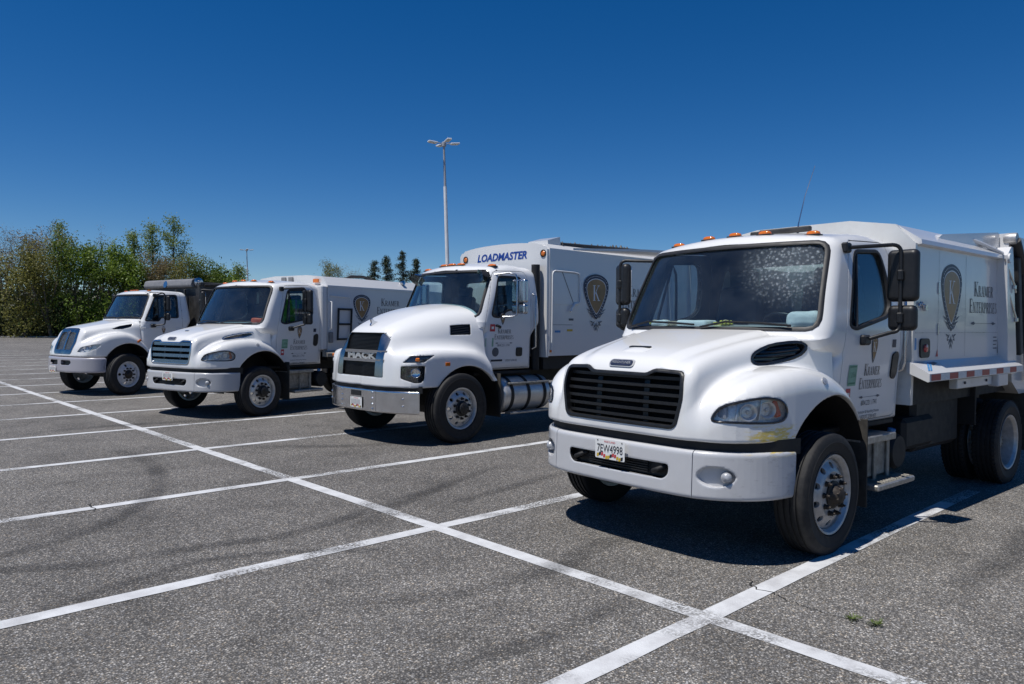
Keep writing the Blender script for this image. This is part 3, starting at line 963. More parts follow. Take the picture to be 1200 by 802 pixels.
def grow_limbs(R, p, d, L, r, depth, out, tips, spread=.6, up=.15, kids=3, shrink=.68):
    nseg = 3
    for i in range(nseg):
        d2 = d+R.normal(0, .12, 3)+np.array([0, 0, up*.3]); d2 /= np.linalg.norm(d2)
        q = p+d2*L/nseg; rr = r*(1-.22)
        out.append((p, q, r, rr)); p, d, r = q, d2, rr
        if depth > 0 and i > 0:
            for _ in range(kids if i == nseg-1 else max(1, kids-1)):
                s = d+R.normal(0, spread, 3)+np.array([0, 0, up]); s /= np.linalg.norm(s)
                grow_limbs(R, p, s, L*shrink*R.uniform(.75, 1.15), r*.66, depth-1, out, tips, spread, up, kids, shrink)
    if depth == 0: tips.append(p)
def leaves(R, centres, per, sig, size, flatz=1.0):
    n = len(centres)*per
    C = np.repeat(np.array(centres), per, 0)+R.normal(0, 1, (n, 3))*np.array([sig, sig, sig*flatz])
    a = R.normal(0, 1, (n, 3)); a /= np.linalg.norm(a, axis=1, keepdims=True)
    b = R.normal(0, 1, (n, 3)); b -= a*(a*b).sum(1, keepdims=True); b /= np.linalg.norm(b, axis=1, keepdims=True)
    s = size*R.uniform(.6, 1.3, (n, 1))
    V = np.stack([C-a*s, C+b*s*.55, C+a*s, C-b*s*.55], 1).reshape(-1, 3)
    return V, np.arange(4*n).reshape(-1, 4)
def tree(name, px, d, H, kind, label, group, seed, width=None, lean=0):
    R = np.random.default_rng(seed)
    x, y = bearing(px, d)
    root = empty(name, (x, y, 0)); tag(root, label, 'tree', group)
    segs = []; tips = []
    W = width or H*.28
    bark = 'bark_pale' if kind in ('bare', 'bud') else 'bark_dark'
    if kind == 'pine':
        top = np.array([R.normal(0, .2), R.normal(0, .2), H])
        segs.append((np.zeros(3), top*.5, H*.018, H*.012)); segs.append((top*.5, top, H*.012, .02))
        cen = []
        for z in np.arange(H*.22, H*.99, H*.038):
            rad = W*(1-(z/H))**.85*R.uniform(.35, 1.15)+.05
            for k in range(R.integers(3, 6)):
                an = R.uniform(0, 6.28); rr = rad*R.uniform(.6, 1)
                e = np.array([math.cos(an)*rr, math.sin(an)*rr, z+R.normal(0, .15)-rr*.05]); o = np.array([0, 0, z])+top*[1, 1, 0]*z/H
                segs.append((o, e, .04, .012))
                for t in (.35, .6, .85, 1.05): cen.append(o+(e-o)*t)
        V, F = leaves(R, cen, 20, .22, .10, .7)
    else:
        fork = H*{'leafy': .16, 'bud': .2, 'bare': .25, 'poplar': .12}[kind]
        nl = {'leafy': 6, 'bud': 4, 'bare': 4, 'poplar': 9}[kind]
        r0 = H*.014 if kind != 'bare' else H*.018
        segs.append((np.zeros(3), np.array([lean*.3, 0, fork]), r0*1.3, r0))
        if kind == 'poplar':
            segs.append((np.array([0, 0, fork]), np.array([lean, 0, H*.97]), r0, .02))
            for k in range(30):
                z = fork+(H*.93-fork)*k/30
                an = R.uniform(0, 6.28); dirv = np.array([math.cos(an)*.55, math.sin(an)*.55, .85])
                L = (W*1.25)*(1-.75*(z-fork)/(H-fork))*R.uniform(.6, 1)
                grow_limbs(R, np.array([lean*z/H, 0, z]), dirv/np.linalg.norm(dirv), L, .035, 1, segs, tips, .4, .25, 2, .6)
            V, F = leaves(R, tips, 48, .34, .105)
        else:
            hgt = H-fork
            for k in range(nl):
                an = 2*math.pi*k/nl+R.uniform(-.5, .5); tilt = R.uniform(.15, .95)*W/hgt*1.7
                dv = np.array([math.cos(an)*tilt, math.sin(an)*tilt, 1.]); dv /= np.linalg.norm(dv)
                depth = {'leafy': 3, 'bud': 4, 'bare': 4}[kind]
                grow_limbs(R, np.array([lean*.3, 0, fork*R.uniform(.6, 1)]), dv, hgt*R.uniform(.40, .50), r0*(.62 if kind == 'leafy' else .75), depth, segs, tips, .55 if kind != 'bare' else .42, .12 if kind == 'leafy' else .3, 2, .60)
            tips = np.array(tips)
            sc = (H*.985)/max(tips[:, 2].max(), .1)
            if sc < 1.4:
                segs = [(a*[1, 1, sc], b*[1, 1, sc], c, e) for a, b, c, e in segs]; tips = tips*[1, 1, sc]
            hr = np.percentile(np.hypot(tips[:, 0], tips[:, 1]), 92); sr = min(1.6, W/hr)
            segs = [(a*[sr, sr, 1], b*[sr, sr, 1], c, e) for a, b, c, e in segs]; tips = tips*[sr, sr, 1]
            if kind == 'leafy':
                sel = tips[R.choice(len(tips), min(len(tips), 420), replace=False)]
                low = np.stack([R.normal(0, W*.55, 90), R.normal(0, W*.55, 90), R.uniform(.4, H*.45, 90)], 1)
                V, F = leaves(R, np.vstack([sel, low]), 32, .40, .125)
            elif kind == 'bud':
                sel = tips[R.choice(len(tips), min(len(tips), 330), replace=False)]
                V, F = leaves(R, sel, 15, .34, .085)
            else:
                sel = tips[R.choice(len(tips), min(len(tips), 600), replace=False)]
                V, F = leaves(R, sel, 6, .30, .06)
    BV, BF = branch_mesh(segs, 5 if kind != 'bare' else 4)
    quick_mesh('trunk', BV, BF, MAT[bark], root)
    lm = 'leaf_olive' if kind == 'leafy' and -40 < px < 66 else {'leafy': ('leaf_green', 'leaf_fresh', 'leaf_fresh', 'leaf_green')[seed % 4], 'bud': ('leaf_bud', 'leaf_olive')[seed % 2], 'bare': 'leaf_bud', 'poplar': 'leaf_poplar', 'pine': 'needle'}[kind]
    quick_mesh('crown', V, F, MAT[lm], root)
    return root
G1 = 'trees along the far edge of the lot'
TREES = [
 # px, dist, height, kind, width, label
 (-60, 80, 10.4, 'leafy', 3.2, 'broad green tree just past the left edge of the picture'),
 (-20, 79, 9.9, 'bud', 3.0, 'olive budding tree at the far left end of the wood'),
 (8, 84, 12.2, 'bare', 2.6, 'leafless twiggy tree topping the left end of the wood'),
 (30, 78, 8.8, 'leafy', 2.6, 'low bright green tree near the left end of the wood'),
 (42, 83, 12.3, 'bud', 3.4, 'tall reddish budding tree above the left of the wood'),
 (60, 79, 10.4, 'bud', 3.0, 'brown budding tree with pale slanting trunk left of the green trees'),
 (70, 86, 13.0, 'poplar', 2.0, 'slim fresh green treetop between two leafless crowns'),
 (92, 80, 10.3, 'leafy', 3.0, 'dense green tree behind the leftmost truck\'s hood'),
 (116, 87, 12.8, 'bare', 3.6, 'wide leafless grey tree spreading above the green trees'),
 (124, 81, 10.2, 'leafy', 2.8, 'dark green tree behind the leftmost truck\'s windscreen'),
 (150, 82, 9.9, 'leafy', 2.8, 'green tree above the leftmost truck\'s cab roof'),
 (158, 88, 12.6, 'poplar', 1.4, 'thin bluish spire-shaped tree, leftmost of the three spires'),
 (179, 88, 13.3, 'poplar', 2.0, 'narrow pointed light green tree, middle one of the three spires'),
 (204, 88, 13.8, 'poplar', 2.7, 'tallest light green tree of the wood with rounded top'),
 (182, 83, 9.2, 'bud', 2.8, 'yellow-brown budding tree above the grey tarp housing'),
 (215, 84, 9.2, 'bud', 2.8, 'tan budding tree right of the tarp housing'),
 (236, 86, 8.9, 'leafy', 2.4, 'deep green tree at the right end of the wood'),
 (262, 90, 7.9, 'leafy', 2.4, 'low green tree left of the distant lamp post'),
 (280, 92, 8.3, 'poplar', 1.8, 'wispy pale tree beside the distant lamp post'),
 (320, 100, 6.0, 'bud', 2.6, 'small brown bush-like tree behind the third cab roof'),
]
for i, (px, d, H, kind, w, lab) in enumerate(TREES):
    tree({'leafy': 'leafy_tree', 'bare': 'leafless_tree', 'bud': 'budding_tree', 'poplar': 'slender_tree'}[kind], px, d, H, kind, lab, G1, 100+i, w, lean=(1.5 if i == 5 else 0))
G2 = 'trees showing over the middle trucks'
tree('budding_tree', 385, 120, 11.6, 'bud', 'round bare-looking budding tree over the second truck body', G2, 301, 2.6)
tree('leafless_tree', 413, 120, 11.0, 'bare', 'small leafless tree just left of the pines', G2, 302, 2.4)
for i, (px, H, w, lab) in enumerate(((439, 11.5, 6.4, 'leftmost and bluest of the four pines'), (453, 12.3, 5.2, 'second pine from the left with rust at its foot'), (471, 13.2, 4.6, 'tallest pointed pine, third from the left'), (487, 12.3, 6.0, 'rightmost pine beside the cab roof lights'))):
    tree('pine_tree', px, 117+i*1.5, H, 'pine', lab, G2, 311+i, w)
R = np.random.default_rng(5)
cen = []
for px in np.arange(-85, 330, 5.2):                            # tangled undergrowth along the edge of the wood
    d = 77.5+R.uniform(0, 3)+(px+75)*.02; x, y = bearing(px+R.uniform(-4, 4), d); h = R.uniform(1.0, 3.0)
    for k in range(16): cen.append((x+R.normal(0, .7), y+R.normal(0, .7), R.uniform(.05, h)))
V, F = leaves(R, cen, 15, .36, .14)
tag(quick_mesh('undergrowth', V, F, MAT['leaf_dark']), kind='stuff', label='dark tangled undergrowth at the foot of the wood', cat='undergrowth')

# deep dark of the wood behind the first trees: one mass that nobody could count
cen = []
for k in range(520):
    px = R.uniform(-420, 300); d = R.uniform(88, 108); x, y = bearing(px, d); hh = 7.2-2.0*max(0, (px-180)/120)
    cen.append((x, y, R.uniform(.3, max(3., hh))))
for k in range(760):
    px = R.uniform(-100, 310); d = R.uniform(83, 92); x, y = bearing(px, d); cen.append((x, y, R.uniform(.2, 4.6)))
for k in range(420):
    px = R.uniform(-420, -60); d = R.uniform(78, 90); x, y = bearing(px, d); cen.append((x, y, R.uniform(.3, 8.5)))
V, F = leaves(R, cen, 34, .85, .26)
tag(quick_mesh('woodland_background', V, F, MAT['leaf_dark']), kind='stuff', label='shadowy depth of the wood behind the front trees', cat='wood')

# low woods all round the rest of the horizon
cen = []
for k in range(2600):
    an = R.uniform(0, 2*math.pi); rad = R.uniform(170, 200)
    ax_ = math.degrees(math.atan2(math.sin(an-YAW), math.cos(an-YAW)))
    if 12 < ax_ < 62: continue                      # the near wood stands there
    cen.append((rad*math.cos(an), rad*math.sin(an), R.uniform(.2, 6.2)))
V, F = leaves(R, cen, 22, 1.5, .55)
tag(quick_mesh('distant_woods', V, F, MAT['leaf_green']), kind='stuff', label='far low belt of woods around the lot', cat='wood')

# ---- lamp posts
def lamp_post(px, d, H, label, arms, lean):
    x, y = bearing(px, d)
    root = empty('lamp_post', (x, y, 0), math.radians(20)); tag(root, label, 'lamp post', 'lamp posts of the parking lot')
    root.rotation_euler = (0, lean, math.atan2(RT[1], RT[0]))
    m = MB(); m.lathe([(0, 0), (.38, 0), (.38, .75), (.34, .8), (0, .8)], (0, 0, 0), (0, 0, 1), 20); m.build('concrete_base', MAT['concrete_base'], root)
    m = MB(); m.lathe([(.02, .78), (.17, .78), (.17, .82), (.125, .86), (.095, H*.80), (0, H*.80)], (0, 0, 0), (0, 0, 1), 16); m.build('lower_shaft', MAT['pole_white'], root)
    m = MB(); m.lathe([(.075, H*.795), (.055, H-.05), (.0, H-.05)], (0, 0, 0), (0, 0, 1), 12); m.build('upper_shaft', MAT['pole_grey'], root)
    m = MB(); m.lathe([(0, H-.12), (.12, H-.12), (.12, H+.1), (.06, H+.14), (0, H+.14)], (0, 0, 0), (0, 0, 1), 12); m.build('hub', MAT['pole_grey'], root)
    for k in range(arms):
        an = 2*math.pi*k/arms+.45
        c, s = math.cos(an), math.sin(an)
        a = MB(); a.tube([(c*.06, s*.06, H), (c*.28, s*.28, H+.06), (c*.42, s*.42, H+.07)], .025, 8); ar = a.build('arm', MAT['pole_grey'], root)
        f = MB(); rot = Matrix.Rotation(an, 3, 'Z') @ Matrix.Rotation(math.radians(-6), 3, 'Y')
        f.box((c*.66, s*.66, H+.08), (.52, .28, .08), .025, rot); hd = f.build('lamp_head', MAT['pole_white'], root)
        g = MB(); g.box((c*.68, s*.68, H+.035), (.38, .2, .03), .008, rot); g.build('lens', MAT['lamp_glass'], hd)
    return root
lamp_post(527.6, 42, 11.72, 'tall white lamp post with four lamp heads rising behind the second cab', 4, math.radians(-2.0))
lamp_post(292.6, 106, 11.9, 'small distant lamp post right of the wood', 4, math.radians(-2.0))
# ------------------------------------------------------------------ implicit shapes of hood, cab, bumper (x forward, y to the driver's side, z up; front axle at 0)
def hood_fn(P):
    zt, yc, xf = Curve(*P['top']), Curve(*P['cplan']), Curve(*P['front'])
    yr = Curve(*P['ridge']); ft = Curve(*P['ftop']); fp = chaikin(P['fplan'], 1)
    ax, az, ar, arz = P['arch']
    def base(x, y, z):
        ay = np.abs(y)
        zc = zt(x)-P['crown']*ay**2-P['ridge_h']*sstep(yr(x)-.05, yr(x)+P['ridge_w'], ay)
        dt = (z-zc)*.93
        ds = (ay-(yc(x)+P['flare']*(1.6-z)))*.95
        df = x-(xf(z)-P['bow']*ay**2)
        c = smax(smax(dt, ds, P['k_side']), df, P['k_front'])
        c = np.maximum(c, P['rear']-x)
        fpl = sdpoly(fp, x, ay)
        fz = (z-ft(x)+P['fcrown']*(ay-P['fcy'])**2)*.9
        fe = smax(smax(fpl, fz, P['k_f']), df, P['k_front'])
        fe = np.maximum(fe, np.where(x < -.25, P['ftail_z']-z, -9.))
        d = smin(c, fe, P['k_join'])
        d = smax(d, P['zmin']-z, .03)
        return d
    def cut(d, x, y, z):
        ay = np.abs(y)
        q = np.sqrt(((x-ax)/ar)**2+((np.maximum(z, az)-az)/arz)**2)
        arch = np.maximum((q-1)*ar, .60-ay)
        return smax(d, -arch, .012)
    return base, cut

def recess(cut, base, items):
    """sink outlined pockets into a body: items (frame, outline, depth, both sides)"""
    floors = [float(((project(base, fr, np.asarray(ol), 0)-fr[0])@fr[3]).min())-dp for fr, ol, dp, _ in items]
    def g(x, y, z):
        b0 = base(x, y, z); d = cut(b0, x, y, z)
        for ((o, u, v, n), outline, depth, mirror), fl in zip(items, floors):
            for s in ((1, -1) if mirror else (1,)):
                yy = y*s
                pu = (x-o[0])*u[0]+(yy-o[1])*u[1]+(z-o[2])*u[2]; pv = (x-o[0])*v[0]+(yy-o[1])*v[1]+(z-o[2])*v[2]
                pn = (x-o[0])*n[0]+(yy-o[1])*n[1]+(z-o[2])*n[2]
                p = np.maximum(sdpoly_near(outline, pu, pv), -(b0+depth))
                p = np.maximum(p, fl-pn)
                d = smax(d, -p, .006)
        return d
    return g

def cab_fn(P):
    prof = roundpoly(P['prof'], P['prof_r'], 5); hw = Curve(*P['hw'])
    def base(x, y, z):
        d1 = sdpoly(prof, x+P['bow']*y*y*sstep(P['prof'][0][1]-.25, P['prof'][0][1]+.05, z), z+P.get('roof_crown', .05)*y*y*sstep(1.9, 2.5, z))
        d2 = (np.abs(y)-hw(z))*.97
        d = smax(d1, d2, P['k'])
        return smax(d, P['zmin']-z, .03)
    ws, sw, dr, rw = (np.asarray(P[k]) for k in ('ws', 'sw', 'door', 'rw'))
    T = P.get('t', .05)
    def shell(x, y, z):
        d = base(x, y, z)
        d = np.maximum(d, -(d+T))
        a = np.maximum(sdpoly_near(ws, np.abs(y), z), P['ws_x']-x)
        b = np.maximum(sdpoly(sw, x, z), .5-np.abs(y))
        c = np.maximum(sdpoly(rw, np.abs(y), z), x-P['rw_x'])
        ax, az, ar, arz = P['arch']
        q = (np.sqrt(((x-ax)/ar)**2+((np.maximum(z, az)-az)/arz)**2)-1)*ar
        return np.maximum(np.maximum(np.maximum(np.maximum(d, -a), -b), -c), -np.maximum(q, .55-np.abs(y)))
    def cab(x, y, z):
        dd = np.maximum(sdpoly(dr, x, z), .6-np.abs(y))
        return np.maximum(shell(x, y, z), -(dd-.004))
    def door(x, y, z):
        return np.maximum(np.maximum(shell(x, y, z), sdpoly(dr, x, z)+.004), .6-y)
    return base, cab, door

M2_HOOD = dict(
    top=[(-.5, 1.74), (-.35, 1.722), (0, 1.682), (.5, 1.592), (.8, 1.522), (.95, 1.466), (1.04, 1.41), (1.12, 1.34)],
    cplan=[(-.5, 1.035), (-.35, 1.005), (-.15, .93), (.1, .80), (.4, .715), (.8, .665), (1.12, .645)],
    front=[(.8, 1.075), (1.0, 1.078), (1.2, 1.068), (1.38, 1.045), (1.55, .985)],
    ridge=[(-.4, .66), (.3, .52), (1.1, .37)], ridge_h=.026, ridge_w=.09, crown=.035, flare=.06, bow=.06,
    k_side=.11, k_front=.095, rear=-.345,
    ftop=[(-.75, .80), (-.6, .99), (-.45, 1.155), (-.25, 1.30), (0, 1.385), (.25, 1.41), (.5, 1.385), (.7, 1.33), (.85, 1.255), (.97, 1.16), (1.1, 1.03)],
    fplan=[(1.10, 0), (1.10, .50), (1.065, .70), (.99, .85), (.87, .985), (.70, 1.075), (.5, 1.13), (.25, 1.165), (0, 1.18), (-.3, 1.18), (-.78, 1.18), (-.78, 0)],
    fcrown=.45, fcy=.92, k_f=.15, ftail_z=.955, k_join=.055, zmin=.885, arch=(-.085, .56, .62, .63))
M2_CAB = dict(
    prof=[(.045, 1.60), (-.375, 2.50), (-1.0, 2.585), (-1.62, 2.53), (-1.66, .86), (-.352, .86), (-.352, 1.46), (-.065, 1.525)],
    prof_r=[.02, .10, .5, .14, .03, .02, .02, .02], bow=.17, roof_crown=.075,
    hw=[(.8, .985), (1.2, 1.01), (1.65, 1.05), (1.9, 1.025), (2.4, .95), (2.65, .905)], k=.11, zmin=.875, arch=(-.085, .56, .645, .655),
    ws=roundpoly([(-.2, 1.692), (.988, 1.688), (.893, 2.405), (-.2, 2.44)], [.02, .09, .09, .02]), ws_x=-.62,
    sw=roundpoly([(-.565, 1.72), (-.66, 1.690), (-1.28, 1.80), (-1.375, 1.88), (-1.365, 2.15), (-1.28, 2.375), (-.80, 2.345)], [.03, .05, .12, .06, .12, .08, .07]),
    door=roundpoly([(-.475, .915), (-.475, 1.60), (-.72, 2.43), (-1.40, 2.46), (-1.525, 2.2), (-1.545, .915)], [.03, .1, .08, .08, .1, .06]),
    rw=roundpoly([(-.1, 1.85), (.68, 1.85), (.62, 2.32), (-.1, 2.32)], [.02, .07, .07, .02]), rw_x=-1.3)
MD_HOOD = dict(
    top=[(-.6, 2.035), (-.4, 2.02), (-.1, 1.975), (.2, 1.90), (.5, 1.79), (.7, 1.70), (.82, 1.63), (.92, 1.55)],
    cplan=[(-.7, 1.04), (-.5, 1.01), (-.3, .965), (0, .88), (.3, .78), (.6, .67), (.92, .53)],
    front=[(.7, .955), (.95, .945), (1.2, .925), (1.5, .885), (1.7, .84)],
    ridge=[(-.6, .60), (.3, .46), (.9, .36)], ridge_h=.02, ridge_w=.2, crown=.13, flare=.16, bow=.10,
    k_side=.26, k_front=.10, rear=-.56,
    ftop=[(-.9, .72), (-.75, .93), (-.55, 1.16), (-.35, 1.285), (-.1, 1.335), (.3, 1.345), (.6, 1.325), (.8, 1.285), (.95, 1.24)],
    fplan=[(.98, 0), (.98, .50), (.955, .72), (.88, .92), (.74, 1.07), (.55, 1.135), (.3, 1.155), (0, 1.16), (-.4, 1.16), (-.95, 1.15), (-.95, 0)],
    fcrown=.10, fcy=.8, k_f=.12, ftail_z=.86, k_join=.16, zmin=.815, arch=(-.155, .46, .645, .645))
MD_CAB = dict(
    prof=[(-.30, 1.74), (-.655, 2.615), (-1.0, 2.70), (-1.63, 2.665), (-1.66, .98), (-.568, .98), (-.568, 1.55), (-.36, 1.60)],
    prof_r=[.02, .11, .4, .16, .03, .02, .02, .02], bow=.19, roof_crown=.07,
    hw=[(.9, .985), (1.3, 1.005), (1.75, 1.03), (2.0, 1.02), (2.5, .965), (2.75, .92)], k=.15, zmin=1.0, arch=(-.155, .46, .67, .67),
    ws=roundpoly([(-.2, 1.82), (.965, 1.82), (.905, 2.53), (-.2, 2.575)], [.02, .09, .10, .02]), ws_x=-1.0,
    sw=roundpoly([(-.73, 1.83), (-.90, 1.815), (-1.06, 1.93), (-1.40, 1.95), (-1.40, 2.45), (-.92, 2.45)], [.06, .05, .06, .06, .08, .06]),
    door=roundpoly([(-.60, 1.035), (-.60, 1.72), (-.84, 2.53), (-1.50, 2.55), (-1.58, 2.3), (-1.58, 1.035)], [.05, .1, .09, .09, .1, .08]),
    rw=roundpoly([(-.1, 1.95), (.72, 1.95), (.68, 2.42), (-.1, 2.42)], [.02, .07, .07, .02]), rw_x=-1.3)
DS_HOOD = dict(
    top=[(-.6, 1.80), (-.45, 1.785), (0, 1.70), (.3, 1.645), (.55, 1.59), (.68, 1.555), (.80, 1.49)],
    cplan=[(-.6, .97), (-.4, .93), (0, .78), (.4, .66), (.85, .55)],
    front=[(.85, .93), (1.0, .90), (1.25, .825), (1.5, .725), (1.65, .66)],
    ridge=[(-.6, .66), (.3, .48), (.85, .36)], ridge_h=.035, ridge_w=.12, crown=.06, flare=.10, bow=.10,
    k_side=.13, k_front=.06, rear=-.43,
    ftop=[(-.75, .85), (-.6, 1.03), (-.42, 1.24), (-.2, 1.39), (.05, 1.455), (.3, 1.43), (.55, 1.345), (.75, 1.235), (.95, 1.10)],
    fplan=[(.97, 0), (.96, .45), (.92, .66), (.83, .86), (.68, 1.02), (.5, 1.095), (.25, 1.135), (0, 1.15), (-.3, 1.15), (-.75, 1.14), (-.75, 0)],
    fcrown=.25, fcy=.85, k_f=.14, ftail_z=.92, k_join=.07, zmin=.90, arch=(-.06, .60, .58, .605))
DS_CAB = dict(
    prof=[(-.32, 1.72), (-.665, 2.46), (-1.0, 2.52), (-1.56, 2.50), (-1.66, .86), (-.436, .86), (-.436, 1.5), (-.36, 1.58)],
    prof_r=[.02, .08, .4, .12, .03, .02, .02, .02], bow=.16, roof_crown=.06,
    hw=[(.8, .985), (1.2, 1.0), (1.65, .995), (1.9, .97), (2.4, .89), (2.6, .85)], k=.12, zmin=.89, arch=(-.06, .60, .605, .63),
    ws=roundpoly([(-.2, 1.80), (.895, 1.80), (.80, 2.375), (-.2, 2.395)], [.02, .07, .07, .02]), ws_x=-.95,
    sw=roundpoly([(-.535, 1.735), (-.88, 1.735), (-.93, 1.82), (-1.39, 1.82), (-1.39, 2.385), (-.84, 2.355)], [.04, .04, .04, .04, .05, .05]),
    door=roundpoly([(-.435, .93), (-.435, 1.66), (-.76, 2.425), (-1.48, 2.44), (-1.5, .93)], [.03, .1, .06, .05, .05]),
    rw=roundpoly([(-.1, 1.9), (.66, 1.9), (.62, 2.3), (-.1, 2.3)], [.02, .06, .06, .02]), rw_x=-1.3)

def bumper_fn(plan, z0, z1, thick=.10, k=.03, lean=0., pockets=()):
    """bent bar following a plan outline (x as a function of |y|)"""
    pp = chaikin(plan, 2, closed=False)
    back = np.array([[p[0]-thick*1.1, p[1]-(thick if i == len(pp)-1 else thick*.5)] for i, p in enumerate(pp)])
    poly = np.vstack([pp, [[pp[-1][0], pp[-1][1]-thick]], back[::-1][1:]])
    poly = np.vstack([[pp[0][0], -.05], pp, [[pp[-1][0], pp[-1][1]-thick]], back[::-1][1:], [back[0][0], -.05]])
    def base(x, y, z):
        d = sdpoly(poly, x+lean*(z-z0), np.abs(y))
        return smax(smax(d, z0-z, k), z-z1, k)
    def f(x, y, z):
        d = base(x, y, z)
        for (pl, depth) in pockets:
            p = np.maximum(sdpoly(pl, np.abs(y), z), -(base(x, y, z)+depth))
            d = smax(d, -p, .008)
        return d
    return base, f
# ------------------------------------------------------------------ lorry components
def mirrored(o, parent=None, name=None):
    """mirror image of a part across the lorry's centre plane"""
    me = o.data.copy()
    n = len(me.vertices); co = np.empty(n*3, np.float32); me.vertices.foreach_get('co', co)
    co = co.reshape(-1, 3); co[:, 1] *= -1; me.vertices.foreach_set('co', co.ravel())
    me.flip_normals(); me.update()
    c = bpy.data.objects.new(name or o.name.split('.')[0], me); COL.objects.link(c); c.parent = parent
    for ch in o.children: mirrored(ch, c)
    return c

def ribbon(mb, pts, n, up, depth, height):
    """bar of rectangular section swept along points (front face on the points)"""
    n = np.array(n, float); n /= np.linalg.norm(n); up = np.array(up, float); up /= np.linalg.norm(up)
    V = []; F = []
    for p in pts:
        p = np.array(p)
        V += [p+up*height/2, p-up*height/2, p-up*height/2-n*depth, p+up*height/2-n*depth]
    m = len(pts)
    for i in range(m-1):
        for k in range(4):
            F.append([4*i+k, 4*i+(k+1) % 4, 4*i+4+(k+1) % 4, 4*i+4+k][::-1])
    F.append([0, 1, 2, 3][::-1]); F.append([4*(m-1)+k for k in range(4)])
    mb.add(V, F)

_tyres = {}
def tyre_mesh(R, W, tread='rib'):
    key = (R, W, tread)
    if key in _tyres: return _tyres[key]
    h = W/2
    p = [(.296, -h*.72), (.318, -h*.92), (R*.80, -h*1.0), (R*.90, -h*.97), (R*.965, -h*.90), (R*.985, -h*.82)]
    for g in (-.56, -.19, .19, .56):
        p += [(R*.999, h*(g-.085)), (R*.972, h*(g-.055)), (R*.972, h*(g+.055)), (R*.999, h*(g+.085))]
    p += [(R*.985, h*.82), (R*.965, h*.90), (R*.90, h*.97), (R*.86, h*.995), (R*.855, h*1.012), (R*.845, h*1.012), (R*.84, h), (R*.76, h*.99), (.322, h*.93), (.318, h*.955), (.312, h*.94), (.296, h*.72)]
    m = MB(); m.lathe(p, (0, 0, 0), (0, 1, 0), 72)
    if tread == 'lug':
        for k in range(60):
            a = 2*math.pi*k/60
            for s in (-1, 1):
                m.box((math.cos(a)*R*.985, s*h*.72, math.sin(a)*R*.985), (.018, h*.34, .026), .003, Matrix.Rotation(-a, 3, 'Y'))
    o = m.build('tyre', MAT['tyre_rubber'], None, 32)
    _tyres[key] = o.data; bpy.data.objects.remove(o)
    return _tyres[key]

_rims = {}
def rim_mesh(style):
    if style in _rims: return _rims[style]
    barrel = [(.268, -.112), (.300, -.118), (.303, -.104), (.285, -.09), (.274, -.05), (.274, .05), (.285, .09), (.303, .104), (.300, .118), (.284, .112), (.266, .085), (.257, .0), (.257, -.10)]
    if style == 'rear':
        disc = [(.262, -.06), (.262, -.04), (.235, -.055), (.19, -.085), (.165, -.09), (.08, -.09), (.08, -.11), (.165, -.11), (.20, -.105), (.24, -.08)]
    else:
        disc = [(.262, .045), (.262, .070), (.24, .078), (.20, .104), (.172, .116), (.08, .116), (.08, .094), (.165, .094), (.19, .085), (.235, .052)]
    holes = {'front': (10, .2165, .0235), 'rear': (10, .21, .0235), 'steel': (5, .212, .032), 'shiny': (10, .2165, .024)}[style]
    def f(x, y, z):
        r = np.sqrt(x*x+z*z)
        d = np.minimum(sdpoly(barrel, r, y), sdpoly(disc, r, y))
        for k in range(holes[0]):
            a = 2*math.pi*(k+.5)/holes[0]
            c = np.sqrt((x-holes[1]*math.cos(a))**2+(z-holes[1]*math.sin(a))**2)-holes[2]
            d = np.maximum(d, -c)
        return d
    mat = {'front': 'aluminium_dull', 'rear': 'aluminium_dull', 'steel': 'steel_white', 'shiny': 'aluminium'}[style]
    o = sdf_obj('wheel', f, (-.31, -.125, -.31), (.31, .125, .31), .0085, MAT[mat])
    _rims[style] = o.data; bpy.data.objects.remove(o)
    return _rims[style]

def hub_mesh(kind):
    if ('hub', kind) in _rims: return _rims[('hub', kind)]
    m = MB()
    if kind == 'front': m.lathe([(.105, .112), (.105, .128), (.082, .135), (.068, .165), (.055, .18), (.05, .188), (.03, .194), (0, .195)], (0, 0, 0), (0, 1, 0), 28)
    elif kind == 'cap': m.lathe([(.112, .112), (.112, .13), (.09, .14), (.086, .185), (.07, .198), (0, .20)], (0, 0, 0), (0, 1, 0), 28)
    else: m.lathe([(.12, -.09), (.12, -.07), (.095, -.06), (.09, .01), (.075, .03), (0, .035)], (0, 0, 0), (0, 1, 0), 28)
    for k in range(8):
        a = 2*math.pi*k/8
        yy = {'front': .175, 'cap': .195, 'rear': .03}[kind]
        m.lathe([(.009, 0), (.009, .012), (0, .013)], (math.cos(a)*.055, yy, math.sin(a)*.055), (0, 1, 0), 6)
    o = m.build('hub', MAT['rust_hub' if kind == 'front' else ('black_plastic' if kind == 'cap' else 'dusty_metal')], None, 40)
    _rims[('hub', kind)] = o.data; bpy.data.objects.remove(o)
    return _rims[('hub', kind)]
def nut_mesh():
    if 'nut' in _rims: return _rims['nut']
    m = MB(); m.lathe([(.024, 0), (.024, .004), (.0185, .006), (.0185, .030), (.015, .034), (.009, .034), (.009, .05), (0, .051)], (0, 0, 0), (0, 1, 0), 6)
    o = m.build('wheel_nut', MAT['rust_hub'], None, 30); _rims['nut'] = o.data; bpy.data.objects.remove(o)
    return _rims['nut']

